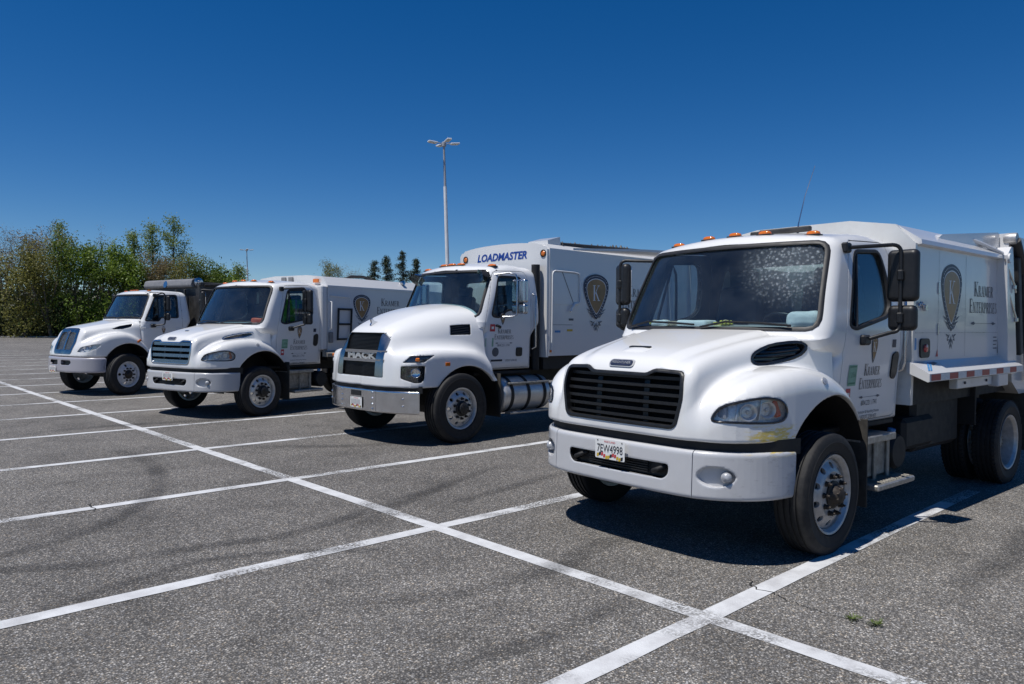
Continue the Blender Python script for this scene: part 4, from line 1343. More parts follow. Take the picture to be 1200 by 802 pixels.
def wheel(root, x, y, R, W, style, side, steer=0., load=.955, nuts=True, tread='rib', nutmat=None):
    """one wheel: rim with tyre, hub and nuts; side +1 = driver's side"""
    w = bpy.data.objects.new('wheel', rim_mesh(style)); COL.objects.link(w); w.parent = root
    w.location = (x, y, R*load)
    w.rotation_euler = (0, rng.uniform(0, 6.28), (math.pi if side < 0 else 0)+steer)
    w.rotation_mode = 'XYZ'
    # squash of the loaded tyre is left to the contact: wheel sits R*load high, tyre flattened slightly
    t = bpy.data.objects.new('tyre', tyre_mesh(R*.978, W, tread)); COL.objects.link(t); t.parent = w
    h = bpy.data.objects.new('hub', hub_mesh('rear' if style == 'rear' else ('cap' if style == 'shiny' else 'front'))); COL.objects.link(h); h.parent = w
    if nuts:
        for k in range(10):
            a = 2*math.pi*k/10
            b = bpy.data.objects.new('wheel_nut', nut_mesh()); COL.objects.link(b); b.parent = w
            b.location = (math.cos(a)*.1425, -.09 if style == 'rear' else .114, math.sin(a)*.1425)
    return w

SIDE = lambda y, surf=None: frame((0, y, 0), (0, 1, 0))+((surf,) if surf else ())         # u = -x, v = z
def circle(cx, cy, r, n=8): return [(cx+r*math.cos(2*math.pi*k/n), cy+r*math.sin(2*math.pi*k/n)) for k in range(n)]
SH = [(0, 1.0), (.3, .985), (.62, .945), (.88, .87), (1.0, .76), (.97, .63), (.84, .47), (.63, .31), (.38, .16), (.15, .05), (0, 0)]
def shield_poly(s=1.0, dy=0.0):
    R = [(p[0], p[1]) for p in SH]; full = R+[(-a, b) for a, b in R[-2:0:-1]]
    return np.array([(a*s, .54+(b-.54)*s+dy) for a, b in chaikin(full, 1)])
def shield(root, yp, cx, z0, z1, hw, tails=True, name='shield_emblem', surf=None):
    """crest: navy border with white studs, bronze field, white serif K, scrollwork below"""
    fr = SIDE(yp, surf); H = z1-z0
    T = lambda P: [(-cx+p[0]*hw, z0+p[1]*H) for p in P]
    b = flat(name, [T(shield_poly(1.0))], fr, MAT['navy_print'], root, .0030)
    flat('rim_line', [T(shield_poly(.80))], fr, MAT['white_print'], b, .0042)
    flat('field', [T(shield_poly(.76))], fr, MAT['bronze_print'], b, .0054)
    mid = resample(shield_poly(.90), 40)
    flat('stud', [T([(p[0]+.026*math.cos(t)*1.0, p[1]+.026*hw/H*math.sin(t)*1.0) for t in np.linspace(0, 6.28, 7)[:-1]]) for p in mid], fr, MAT['white_print'], b, .0052)
    kh = H*.34; K = serif_text(['K'], kh, kh, -cx, z0+H*.585, .95)
    flat('letter', K, fr, MAT['white_print'], b, .0066)
    if tails:
        P = []
        def leaf(x, z, a, l, w):
            ca, sa = math.cos(a), math.sin(a)
            pts = [(0, 0), (l*.35, w), (l, 0), (l*.35, -w)]
            P.append([(-cx+(x+p[0]*ca-p[1]*sa), z0+(z+p[0]*sa+p[1]*ca)) for p in pts])
        for s in (-1, 1):
            for (x, z, an, l) in ((.22, .10, .35, .5), (.16, .03, .62, .42), (.42, .17, .45, .42)):
                leaf(s*x*hw, z*H, an if s > 0 else math.pi-an, l*hw, .035*hw)
            for (x, z, an, l) in ((.12, -.03, -.7, .34), (.26, -.06, .3, .26), (.05, -.10, -.9, .3), (.2, -.11, -.2, .2), (.03, -.17, -1.2, .24)):
                leaf(s*x*hw, z*H, an if s > 0 else math.pi-an, l*hw, .04*hw)
        leaf(0, -.05*H, -math.pi/2, .16*H, .05*hw)
        flat('scrollwork', P, fr, MAT['grey_print'], b, .0030)
    return b
def company_name(root, yp, cx, zc, w, h, mat='black_print', surf=None):
    """two serif lines and the arrowed rule"""
    fr = SIDE(yp, surf)
    def fit(words, wd, hb, hs, zc_):
        P = serif_text(words, hb, hs, 0, 0)
        xs = [p[0] for q in P for p in q]; k = wd/(max(xs)-min(xs))
        return [[(-cx+p[0]*k, zc_+p[1]) for p in q] for q in P]
    L1 = fit(['KRAMER'], w*.70, h*.42, h*.31, zc+h*.34)
    L2 = fit(['ENTERPRISES'], w, h*.40, h*.31, zc-h*.14)
    o = flat('company_lettering', L1+L2, fr, MAT[mat], root, .0035)
    zr = zc-h*.60; k = h*.05
    rule = [[(-cx-w*.47, zr), (-cx-w*.36, zr-k), (-cx-w*.30, zr), (-cx-w*.36, zr+k)], [(-cx+w*.47, zr), (-cx+w*.36, zr-k), (-cx+w*.30, zr), (-cx+w*.36, zr+k)],
            [(-cx-w*.33, zr-.10*k), (-cx+w*.33, zr-.10*k), (-cx+w*.33, zr+.10*k), (-cx-w*.33, zr+.10*k)]]
    flat('rule', rule, fr, MAT['grey_print'], o, .0035)
    return o
def plate(root, fr, text, name='licence_plate'):
    o, u, v, n = fr
    m = MB(); V = []
    b = flat(name, [roundpoly([(-.152, -.076), (.152, -.076), (.152, .076), (-.152, .076)], .012, 3)], fr, MAT['white_print'], root, .004)
    if text: lettering('characters', text, (o+v*.002, u, v, n), .088, MAT['black_print'], b, lift=.006, width=.262)
    else:
        for i in range(7): flat('character', [[(-.125+.036*i, -.028), (-.103+.036*i, -.028), (-.103+.036*i, .042), (-.125+.036*i, .042)]], fr, MAT['grime_lamp'], b, .0055)
    lettering('state_line', 'MARYLAND', (o+v*.058, u, v, n), .022, MAT['red_print'], b, lift=.006)
    P = {'red_print': [], 'gold_print': [], 'black_print': []}
    for i in range(12):
        x0 = -.135+i*.0225; zz = -.066+.012*math.sin(i*1.1)
        q = [(x0, zz), (x0+.02, zz+.004), (x0+.023, zz+.03), (x0+.003, zz+.026)]
        P[('gold_print', 'black_print', 'red_print', 'red_print', 'gold_print')[i % 5]].append(q)
    for k, ps in P.items():
        for q in ps: flat('flag_patch', [q], fr, MAT[k], b, .0055)
    for sx in (-1, 1): flat('bolt', [circle(sx*.125, .064, .006)], fr, MAT['black_print'], b, .0065)
    return b

def dome_light(root, base, x, y, mat='amber_lens', l=.058, w=.038, h=.036, name='clearance_light', zc=2.6):
    fr = frame((x, y, zc), (0, 0, 1), (1, 0, 0))
    p = project(base, fr, np.array([[0., 0.]]), 0)[0]
    m = MB(); n = 20; rings_ = [(1.0, -.02), (1.0, .35), (.88, .75), (.55, .97), (0.0, 1.0)]
    V = []; F = []
    for (s, hh) in rings_:
        for k in range(n):
            a = 2*math.pi*k/n; cx, cy = math.cos(a), math.sin(a)
            sx = np.sign(cx)*abs(cx)**.7; sy = np.sign(cy)*abs(cy)**.7
            V.append((p[0]+w*s*sx, p[1]+l*s*sy, p[2]+h*hh))
    for i in range(len(rings_)-1):
        for k in range(n): F.append([i*n+k, i*n+(k+1) % n, (i+1)*n+(k+1) % n, (i+1)*n+k])
    m.add(V, F)
    o = m.build(name, MAT[mat], root, 60)
    b = MB(); b.box((p[0], p[1], p[2]-.002), (w*2.3, l*2.2, .016), .005); b.build('light_base', MAT['black_plastic'], o)
    return o

def bracket_mirror(root, mount_t, mount_b, xo, yo, zt, zb, big, small, bmat='black_plastic', ang=0.):
    """west-coast mirror: bent arm from door frame, main head over convex head"""
    arm = MB(); r = .016
    def bend(a, c, b, k=5):
        a, b, c = Vector(a), Vector(b), Vector(c)
        return [(a*(1-t)**2+c*2*t*(1-t)+b*t*t) for t in [i/k for i in range(k+1)]]
    pts = [Vector(mount_t)]+bend((xo+.05*np.sign(mount_t[0]-xo), yo-.05*np.sign(yo), zt), (xo, yo, zt), (xo, yo, zt-.07))+bend((xo, yo, zb+.07), (xo, yo, zb), (xo+.05*np.sign(mount_b[0]-xo), yo-.05*np.sign(yo), zb))+[Vector(mount_b)]
    arm.tube(pts, r, 10)
    a = arm.build('mirror_arm', MAT['black_plastic'], root, 50)
    m = MB(); m.box(mount_t, (.09, .06, .085), .015); m.build('mirror_mount', MAT['black_plastic'], a)
    m = MB(); m.box(mount_b, (.12, .07, .085), .02); m.build('mirror_mount', MAT['black_plastic'], a)
    for nm, (cz, w, hgt, d) in (('mirror_head', big), ('convex_mirror', small)):
        cx = xo-.055
        def f(x, y, z):
            c, s = math.cos(ang), math.sin(ang)
            return sdbox((x-cx)*c+(y-yo)*s, -(x-cx)*s+(y-yo)*c, z-cz, d/2, w/2, hgt/2, .045)
        o = sdf_obj(nm, f, (cx-d, yo-w*.6, cz-hgt/2), (cx+d, yo+w*.6, cz+hgt/2), .014, MAT[bmat], root)
        fr = frame((cx, yo, cz), (-math.cos(ang), -math.sin(ang), 0))
        patch('mirror_glass', f, fr, roundpoly([(-w/2+.02, -hgt/2+.025), (w/2-.02, -hgt/2+.025), (w/2-.02, hgt/2-.025), (-w/2+.02, hgt/2-.025)], .03), .004, .004, MAT['mirror_glass'], o, 2, 32)
        k = MB(); k.box((xo+.002, yo, cz), (.05, .05, .09), .012); k.build('clamp', MAT['black_plastic'], o)
def sdbox(x, y, z, a, b, c, r):
    qx, qy, qz = np.abs(x)-a+r, np.abs(y)-b+r, np.abs(z)-c+r
    return np.sqrt(np.maximum(qx, 0)**2+np.maximum(qy, 0)**2+np.maximum(qz, 0)**2)+np.minimum(np.maximum(qx, np.maximum(qy, qz)), 0)-r

def interior(root, xd, zd, xs, base, zf=1.05):
    """dashboard, steering wheel, two seats"""
    pr = roundpoly([(xd+.3, zd-.03), (xd-.18, zd+.01), (xd-.42, zd+.03), (xd-.50, zd-.08), (xd-.46, zd-.40), (xd+.3, zd-.42)], .03, 3)
    d = sdf_obj('dashboard', lambda x, y, z: smax(smax(sdpoly(pr, x, z), base(x, y, z)+.062, .02), np.abs(y)-.93, .02), (xd-.55, -.95, zd-.45), (xd+.05, .95, zd+.06), .024, MAT['dashboard_grey'], root)
    b = MB(); b.box((xd-.46, .45, zd+.03), (.14, .46, .09), .03); b.build('instrument_hood', MAT['interior_dark'], d)
    w = MB(); c = Vector((xs+.37, .45, zd+.02)); n = Vector((-.62, 0, .78)).normalized(); a1 = Vector((0, 1, 0)); a2 = n.cross(a1)
    w.tube([c+(a1*math.cos(t)+a2*math.sin(t))*.215 for t in np.linspace(0, 2*math.pi, 28, endpoint=False)], .016, 8, closed=True)
    for t in (0.2, math.pi-.2, -math.pi/2): w.tube([c-n*.02, c+(a1*math.cos(t)+a2*math.sin(t))*.205], .013, 6)
    w.lathe([(0, .02), (.06, .015), (.07, -.02), (.03, -.06), (.025, -.3), (0, -.3)], tuple(c), tuple(n), 14)
    w.build('steering_wheel', MAT['black_plastic'], root, 50)
    for y in (.46, -.46):
        s = MB(); s.box((xs, y, zf+.34), (.50, .50, .16), .05)
        s.box((xs-.29, y, zf+.72), (.15, .48, .68), .055, Matrix.Rotation(math.radians(-10), 3, 'Y'))
        s.box((xs-.36, y, zf+1.13), (.10, .30, .18), .04, Matrix.Rotation(math.radians(-8), 3, 'Y'))
        s.box((xs, y, zf+.1), (.36, .36, .34), .03)
        s.build('seat', MAT['seat_fabric'], root, 45)

def glazing(root, P, base, ws_mat, frames=True, vent_x=None, door=None, cabobj=None, k=0):
    """windscreen, door glass, rear glass and their rubber seals"""
    frx = frame((0, 0, 0), (1, 0, 0))
    W = np.asarray(P['ws']); half = W[W[:, 0] > 0]
    o1 = half[np.argsort(np.arctan2(half[:, 1]-2.1, half[:, 0]))]
    full = np.vstack([o1, (o1*[-1, 1])[::-1]])
    fb = lambda x, y, z: np.maximum(base(x, y, z), (P['ws_x']-.4)-x)
    g = patch('windscreen', fb, frx, grow(full, .012), -.012, .006, MAT[ws_mat], root, 7, 88)
    band('windscreen_seal', fb, frx, grow(full, -.016), grow(full, .018), .003, .004, .03, MAT['rubber_seal'], g, 100)
    sw = np.asarray(P['sw']); out = sw*[-1, 1]
    fl = SIDE(.9)
    for s in (1, -1):
        d = door[0 if s > 0 else 1]
        q = patch('window', base, fl, grow(out, .012), -.022, .006, MAT['door_glass'], None, 4, 56)
        sl = band('window_seal', base, fl, grow(out, -.014), grow(out, .016), .002, .003, .03, MAT['rubber_seal'], None, 72)
        if s < 0:
            q2, s2 = mirrored(q, d), mirrored(sl, d); bpy.data.objects.remove(q); bpy.data.objects.remove(sl)
        else:
            q.parent = d; sl.parent = d
        if vent_x:
            m = MB(); pts = project(base, fl, np.array([[-vent_x[0], vent_x[1]], [-vent_x[2], vent_x[3]]]), -.008)
            pts[:, 1] *= s
            m.tube([tuple(p) for p in pts], .014, 8); m.build('vent_divider', MAT['rubber_seal'], d)
    rw = np.asarray(P['rw']); h2 = rw[rw[:, 0] > 0]; o2 = h2[np.argsort(np.arctan2(h2[:, 1]-2.1, h2[:, 0]))]
    fullr = np.vstack([o2, (o2*[-1, 1])[::-1]])
    fbk = frame((-1.6, 0, 0), (-1, 0, 0))
    rg = patch('rear_window', base, fbk, grow(fullr, .012), -.02, .006, MAT['door_glass'], root, 4, 60)
    return g

def wiper(root, base, pts_yz, name='wiper'):
    fr = frame((0, 0, 0), (1, 0, 0))
    P = project(base, fr, np.array(pts_yz), .028)
    m = MB(); m.tube([tuple(p) for p in P], .009, 6)
    B = project(base, fr, np.array([pts_yz[-1], [pts_yz[-1][0]*.3+pts_yz[0][0]*.7, pts_yz[-1][1]*.85+pts_yz[0][1]*.15]]), .014)
    w = m.build(name, MAT['black_plastic'], root)
    return w

def cab_set(root, P, h, mat, inner='interior_dark'):
    base, cab, door = cab_fn(P)
    inside = lambda C: (base(C[:, 0], C[:, 1], C[:, 2]) < -.022)
    lo, hi = (-1.75, -1.06, P['zmin']-.03), (.1, 1.06, 2.78)
    c = sdf_obj('cab', cab, lo, hi, h, [MAT[mat], MAT[inner]], root, inside)
    dl = sdf_obj('door', door, (-1.62, .55, P['zmin']-.03), (-.4, 1.06, 2.65), h, [MAT[mat], MAT[inner]], root, inside)
    dr = mirrored_sdf(dl, root)
    return base, c, (dl, dr)
def mirrored_sdf(o, parent):
    """mirror keeping the smooth custom normals"""
    me0 = o.data; n = len(me0.vertices); co = np.empty(n*3); me0.vertices.foreach_get('co', co); co = co.reshape(-1, 3).copy(); co[:, 1] *= -1
    F = np.empty(len(me0.loops), np.int32); me0.loops.foreach_get('vertex_index', F); F = F.reshape(-1, 4)[:, ::-1]
    LN = np.empty(len(me0.loops)*3, np.float32); me0.corner_normals.foreach_get('vector', LN); LN = LN.reshape(-1, 4, 3)[:, ::-1].copy(); LN[..., 1] *= -1
    mi = np.empty(len(me0.polygons), np.int32); me0.polygons.foreach_get('material_index', mi)
    c = quick_mesh(o.name.split('.')[0], co, F, list(me0.materials), parent)
    c.data.polygons.foreach_set('use_smooth', np.ones(len(F), bool)); c.data.polygons.foreach_set('material_index', mi)
    c.data.normals_split_custom_set(LN.reshape(-1, 3).tolist()); c.data.update()
    return c

def wheel_well(root, P):
    """black liner inside each front wheel arch"""
    ax, az, ar, arz = P['arch']
    for s in (1, -1):
        V = []; F = []; n = 28
        ring = [(ax+ar*.992*math.cos(t), az+arz*.992*math.sin(t)) for t in np.linspace(math.pi*1.0, 0, n)]
        ring = [(ring[0][0], az-.12)]+ring+[(ring[-1][0], az+.10)]
        for (x, z) in ring: V += [(x, s*.612, z), (x, s*1.125, z)]
        for i in range(len(ring)-1):
            q = [2*i, 2*i+2, 2*i+3, 2*i+1]; F.append(q if s < 0 else q[::-1])
        b = len(V)
        V += [(ax, s*.614, az)]+[(x, s*.614, z) for x, z in ring]
        for i in range(len(ring)-1): F.append([b, b+1+i, b+2+i] if s > 0 else [b, b+2+i, b+1+i])
        pydata('wheel_arch_liner', V, F, MAT['chassis_black'], root, 40)

def chassis(root, xr, R, W, xend, tank_side=None, rear_style='rear', zf=.62, front_axle=True, tread='lug', xf=.75):
    m = MB()
    for s in (-1, 1): m.box(((xf+xend)/2, s*.42, .86), (xf-xend, .085, .25), .012)
    for x in np.linspace(xf-.2, xend+.2, 7): m.box((x, 0, .86), (.10, .80, .16), .01)
    ch = m.build('chassis_frame', MAT['chassis_black'], root)
    m = MB(); m.tube([(0, -.80, .48), (0, -.4, .42), (0, .4, .42), (0, .80, .48)], .055, 10); m.box((0, .36, .60), (1.3, .08, .05), .01); m.box((0, -.36, .60), (1.3, .08, .05), .01)
    m.build('front_axle', MAT['chassis_black'], root)
    m = MB(); m.tube([(xr, -1.0, R*.955), (xr, 1.0, R*.955)], .075, 12); m.lathe([(0, -.22), (.12, -.2), (.19, -.08), (.19, .08), (.12, .2), (0, .22)], (xr, 0, R*.955), (1, 0, 0), 16)
    m.tube([(-.6, 0, .70), (xr+.2, 0, R)], .05, 10)
    m.box((xr, .5, .66), (1.3, .08, .09), .01); m.box((xr, -.5, .66), (1.3, .08, .09), .01)
    m.build('rear_axle', MAT['chassis_black'], root)
    m = MB(); m.box((.15, 0, .95), (1.1, .62, .62), .06); m.box((-.9, 0, .8), (1.2, .40, .42), .06); m.lathe([(0, 0), (.11, 0), (.11, .9), (0, .9)], (-1.2, -.62, .55), (-1, 0, 0), 14)
    m.build('engine', MAT['chassis_black'], root)
    for s in (-1, 1):
        m = MB(); m.box((xr-.85, s*.93, .62), (.02, .62, .72), .005); m.build('mud_flap', MAT['rubber_flap'], root)

# ------------------------------------------------------------------ the two look-alike cabs (first and third lorry)
HL3 = np.array([(0.995, 0.811, 1.045), (0.986, 0.825, 1.088), (0.954, 0.872, 1.15), (0.861, 0.974, 1.188), (0.736, 1.05, 1.211), (0.609, 1.1, 1.201), (0.537, 1.118, 1.162), (0.511, 1.124, 1.106), (0.535, 1.119, 1.046), (0.606, 1.101, 1.026), (0.756, 1.045, 1.026), (0.909, 0.94, 1.033), (0.981, 0.836, 1.034)])
M2_GR = [(-.585, 1.375), (-.335, 1.385), (-.275, 1.348), (.275, 1.348), (.335, 1.385), (.585, 1.375), (.605, 1.20), (.560, .99), (.52, .962), (-.52, .962), (-.560, .99), (-.605, 1.20)]
def build_m2(root, first):
    h = .0135 if first else .023
    mat = 'white_paint_scuffed' if first else 'white_paint'
    base, arch = hood_fn(M2_HOOD)
    frx = frame((.9, 0, 0), (1, 0, 0))
    gr = roundpoly(M2_GR, [.04, .03, .03, .03, .03, .04, .06, .05, .04, .04, .05, .06], 4)
    frh = frame((.78, 1.0, 0), (.66, .75, 0)); hl = chaikin(uv_of(frh, HL3), 1)
    frv = frame((.12, .79, 1.49), (.22, .88, .42))
    if first: v3 = np.array([(0.36, 0.719, 1.470), (0.294, 0.712, 1.508), (0.131, 0.731, 1.552), (-0.047, 0.811, 1.572), (-0.125, 0.87, 1.559), (-0.12, 0.9, 1.52), (-0.056, 0.886, 1.473), (0.087, 0.817, 1.434), (0.302, 0.763, 1.412), (0.36, 0.735, 1.432)])
    else: v3 = np.array([(0.493, 0.709, 1.413), (0.45, 0.72, 1.392), (0.22, 0.775, 1.425), (0.004, 0.858, 1.45), (-0.056, 0.88, 1.495), (-0.042, 0.858, 1.525), (0.193, 0.758, 1.496), (0.419, 0.712, 1.449)])
    ve = chaikin(uv_of(frv, v3), 1)
    f = recess(arch, base, [(frx, gr, .10, False), (frh, hl, .060, True), (frv, ve, .045, True)])
    hood = sdf_obj('hood', f, (-.82, -1.22, .86), (1.12, 1.22, 1.76), h, MAT[mat], root)
    wheel_well(root, M2_HOOD)
    # grille
    fg = tray('grille', base, frx, grow(gr, -.004), -.096, -.002, MAT['matte_black'], root)
    band('grille_frame', base, frx, grow(gr, -.020), grow(gr, .006), .006, .006, .06, MAT['black_plastic' if first else 'chrome_satin'], fg, 120)
    nz = 6 if first else 4
    for k in range(nz):
        z = 1.00+(1.335-1.00)*(k+.25)/(nz-.5) if first else 1.01+.31*k/3
        wmax = np.interp(z, [.962, .99, 1.20, 1.38], [.51, .555, .60, .58])-.022
        ys = np.linspace(-wmax, wmax, 13)
        P = project(base, frx, np.stack([ys, np.full(13, z)], 1), -.030 if first else -.008)
        m = MB()
        if first: ribbon(m, P, (1, 0, .35), (0, 0, 1), .05, .024)
        else: ribbon(m, P, (1, 0, .10), (-.10, 0, 1), .05, .058)
        m.build('slat', MAT['black_plastic' if first else 'chrome_dark'], fg, 30)
    for y in (-.24, .24):
        m = MB(); zs = np.linspace(.97, 1.36, 8); P = project(base, frx, np.stack([np.full(8, y), zs], 1), -.062)
        ribbon(m, P, (1, 0, 0), (0, 1, 0), .03, .05); m.build('divider', MAT['black_plastic'], fg)
    # emblem
    fe = frame((1.0, 0, 1.41), (.9, 0, .45))
    e = patch('emblem', base, fe, roundpoly([(-.125, -.036), (.125, -.036), (.125, .036), (-.125, .036)], .034, 6), .010, .02, MAT['aluminium'], root, 2, 48)
    patch('emblem_face', base, fe, roundpoly([(-.112, -.026), (.112, -.026), (.112, .026), (-.112, .026)], .026, 6), .0145, 0, MAT['navy_print'], e, 2, 48)
    pc = project(base, fe, np.array([[0., 0.]]), .017)[0]
    lettering('emblem_letters', 'FREIGHTLINER', (pc, fe[1], fe[2], fe[3]), .03, MAT['grime_lamp'], e, lift=.002, width=.19)
    if first:
        ft = frame((.79, -.02, 1.6), (.12, 0, 1), (1, 0, 0))
        patch('slot_hood', base, ft, roundpoly([(-.15, -.03), (.13, -.03), (.11, .10), (-.13, .10)], .02), .002, .02, MAT[mat], root, 3, 32, dome=.010)
        patch('hood_slot', base, ft, roundpoly([(-.12, -.018), (.10, -.018), (.10, .018), (-.12, .018)], .015), .013, .008, MAT['black_plastic'], root, 2, 28)
    else:
        ft = frame((.72, 0, 1.6), (.12, 0, 1), (1, 0, 0))
        patch('hood_slot', base, ft, roundpoly([(-.05, -.02), (.05, -.02), (.05, .02), (-.05, .02)], .015), .012, .02, MAT['chrome_satin'], root, 2, 28)
    # headlights
    def headlight():
        t = tray('headlight', base, frh, grow(hl, -.004), -.055, -.003, MAT['reflector'], root)
        band('lamp_rim', base, frh, grow(hl, -.012), grow(hl, .004), .002, .003, .02, MAT['black_gloss'], t, 80)
        patch('lens', base, frh, grow(hl, -.006), -.004, .005, MAT['lens_clear'], t, 4, 60)
        o, u, v, n = frh
        lo, hi = hl.min(0), hl.max(0); W = hi-lo
        for (a, b, r) in ((.46, .42, .058), (.72, .50, .056)):
            c = project(base, frh, np.array([[lo[0]+W[0]*a, lo[1]+W[1]*b]]), -.03)[0]
            m = MB(); m.lathe([(0, -.045), (.02, -.04), (.04, -.025), (r, 0), (r+.004, .0), (r, -.02), (0, -.05)], tuple(c), tuple(n), 22)
            bl = m.build('reflector_bowl', MAT['aluminium'], t, 60)
            m = MB(); m.lathe([(0, .0), (.013, -.004), (.015, -.03), (0, -.04)], tuple(c), tuple(n), 12); m.build('bulb', MAT['lamp_glass'], bl)
        for a in (.30, .60):
            P = project(base, frh, np.array([[lo[0]+W[0]*(a+.02*i), lo[1]+W[1]*q] for i, q in enumerate((.12, .5, .88))]), -.03)
            m = MB(); ribbon(m, P, n, u, .05, .008); m.build('partition', MAT['aluminium'], t)
        c = project(base, frh, np.array([[lo[0]+W[0]*.845, lo[1]+W[1]*.52]]), -.03)[0]
        m = MB(); m.box(c-n*.015, (.045, .045, .12), .015, Matrix.Rotation(math.radians(20), 3, 'X')); m.build('turn_signal', MAT['amber_lens' if not first else 'orange_plastic'], t)
        c = project(base, frh, np.array([[lo[0]+W[0]*.16, lo[1]+W[1]*.40]]), -.03)[0]
        m = MB(); m.box(c-n*.025, (.05, .07, .09), .02); m.build('side_reflector', MAT['grime_lamp'], t)
        return t
    t = headlight(); mirrored(t, root)
    # hood side air intake
    t = tray('side_intake', base, frv, grow(ve, -.004), -.042, -.002, MAT['black_gloss'], root)
    band('intake_rim', base, frv, grow(ve, -.014), grow(ve, .010), .004, .004, .02, MAT['black_gloss' if first else 'chrome_satin'], t, 60)
    lo, hi = ve.min(0), ve.max(0)
    if first:
        for q in (.22, .40, .58, .76):
            us = np.linspace(lo[0]+.03, hi[0]-.03, 25); vv = lo[1]+(hi[1]-lo[1])*q
            keep = [u_ for u_ in us if sdpoly(ve, np.array([u_]), np.array([vv]))[0] < -.024]
            if len(keep) < 2: continue
            P = project(base, frv, np.array([[u_, vv] for u_ in keep]), -.010)
            m = MB(); ribbon(m, P, frv[3], frv[2], .02, .010); m.build('slat', MAT['black_plastic'], t)
    mirrored(t, root)
    fb_ = frame((.058, 1.15, 1.30), (0, .9, .4))
    patch('side_badge', base, fb_, ellipse(0, 0, .035, .028, 20), .006, .01, MAT['grime_lamp'], root, 2, 20)
    # bumper
    plan = [(1.095, 0), (1.09, .35), (1.072, .62), (1.018, .80), (.915, .945), (.775, 1.06), (.615, 1.125), (.44, 1.145)]
    slot = roundpoly([(-.2, .588), (.46, .588), (.505, .63), (.505, .70), (-.2, .70)], [.01, .03, .03, .03, .01])
    fog = ellipse(.835, .648, .115, .072, 28)
    bb, bf = bumper_fn(plan, .478, .822, .11, .035, .03, ((slot, .07), (fog, .045)))
    bm = 'silver_paint' if first else 'silver_paint_clean'
    sdf_obj('bumper', lambda x, y, z: np.maximum(bf(x, y, z), np.abs(y)-.690), (.6, -.72, .45), (1.12, .72, .85), h*.9, MAT[bm], root)
    be = sdf_obj('bumper_end', lambda x, y, z: np.maximum(bf(x, y, z), .696-y), (.3, .66, .45), (1.12, 1.18, .85), h*.9, MAT[bm], root)
    mirrored_sdf(be, root)
    t = tray('bumper_slot', bb, frx, np.vstack([slot[slot[:, 0] > -.1], (slot[slot[:, 0] > -.1]*[-1, 1])[::-1]]), -.066, -.004, MAT['black_plastic'], root)
    for k in range(5):
        z = .612+.018*k; ys = np.linspace(-.30, .30, 7)
        P = project(bb, frx, np.stack([ys, np.full(7, z)], 1), -.03); m = MB(); ribbon(m, P, (1, 0, 0), (0, 0, 1), .02, .007); m.build('slat', MAT['black_plastic'], t)
    for y in (-.40, .40):
        m = MB(); m.tube([(1.02, y-.05, .63), (1.075, y-.03, .635), (1.085, y+.02, .655), (1.03, y+.05, .675)], .018, 10); m.build('tow_hook', MAT['chassis_black'], t, 50)
    for s in (1, -1):
        fo = frame((.97, .835, .65), (.75, .6, 0))
        c = project(bb, frx, np.array([[.885, .645]]), -.042)[0]
        m = MB(); m.lathe([(0, .062), (.022, .058), (.036, .045), (.040, .02), (.040, -.03), (0, -.03)], (c[0], s*c[1], c[2]), (.92, s*.38, 0), 20)
        m.build('fog_lamp', MAT['grime_lamp'], root, 50)
    plate(root, frame((1.118, -.02 if first else .02, .742), (1, 0, .0)), '7EW4998' if first else '')
    m = MB()                                              # dark gap between bumper and hood
    pp = chaikin(plan, 2, closed=False); V = []; F = []
    side = [(p[0]-.07, p[1]) for p in pp]; allp = [(x, -y) for x, y in side[::-1]]+side[1:]
    for (x, y) in allp: V += [(x, y, .79), (x, y, .905)]
    for i in range(len(allp)-1): F.append([2*i, 2*i+2, 2*i+3, 2*i+1])
    pydata('bumper_backing', V, F, MAT['chassis_black'], root, 40)
    # cab
    cb, cabo, doors = cab_set(root, M2_CAB, h, mat)
    glazing(root, M2_CAB, cb, 'windscreen_splashed' if first else 'windscreen', door=doors, cabobj=cabo, vent_x=(-.70, 1.69, -.85, 2.35))
    interior(root, .02, 1.665, -1.05, cb)
    wiper(root, cb, [(.02, 1.70), (.25, 1.745), (.55, 1.735), (.80, 1.715)])
    wiper(root, cb, [(-.86, 1.70), (-.62, 1.745), (-.30, 1.735), (-.05, 1.72)])
    for y in (-.695, -.29, 0, .29, .695): dome_light(root, cb, -.52-.10*(y/.7)**2, y)
    bracket_mirror(root, (-.64, .97, 2.36), (-.80, 1.06, 1.60), -.97, 1.27, 2.385, 1.665, (2.135, .245, .43, .10), (1.785, .225, .21, .10))
    bracket_mirror(root, (-.62, -.96, 2.36), (-.70, -1.03, 1.60), -.50, -1.36, 2.385, 1.665, (2.135, .245, .43, .10), (1.785, .225, .21, .10), ang=math.radians(-27))
    # door handle, grab rail
    for s, d in ((1, doors[0]), (-1, doors[1])):
        P = roundpoly([(1.385, 1.27), (1.455, 1.24), (1.50, 1.29), (1.50, 1.46), (1.47, 1.50), (1.385, 1.47)], .03)
        o = patch('door_handle', cb, SIDE(.9), P, .014, .02, MAT['black_plastic'], None, 3, 32)
        if s > 0: o.parent = d
        else: mirrored(o, d); bpy.data.objects.remove(o)
        m = MB(); m.tube([(-1.62, s*.985, 2.05), (-1.62, s*1.05, 2.0), (-1.60, s*1.06, 1.7), (-1.60, s*1.06, 1.40), (-1.60, s*1.04, 1.33), (-1.60, s*.98, 1.30)], .014, 8); m.build('grab_rail', MAT['chrome_satin'], root, 50)
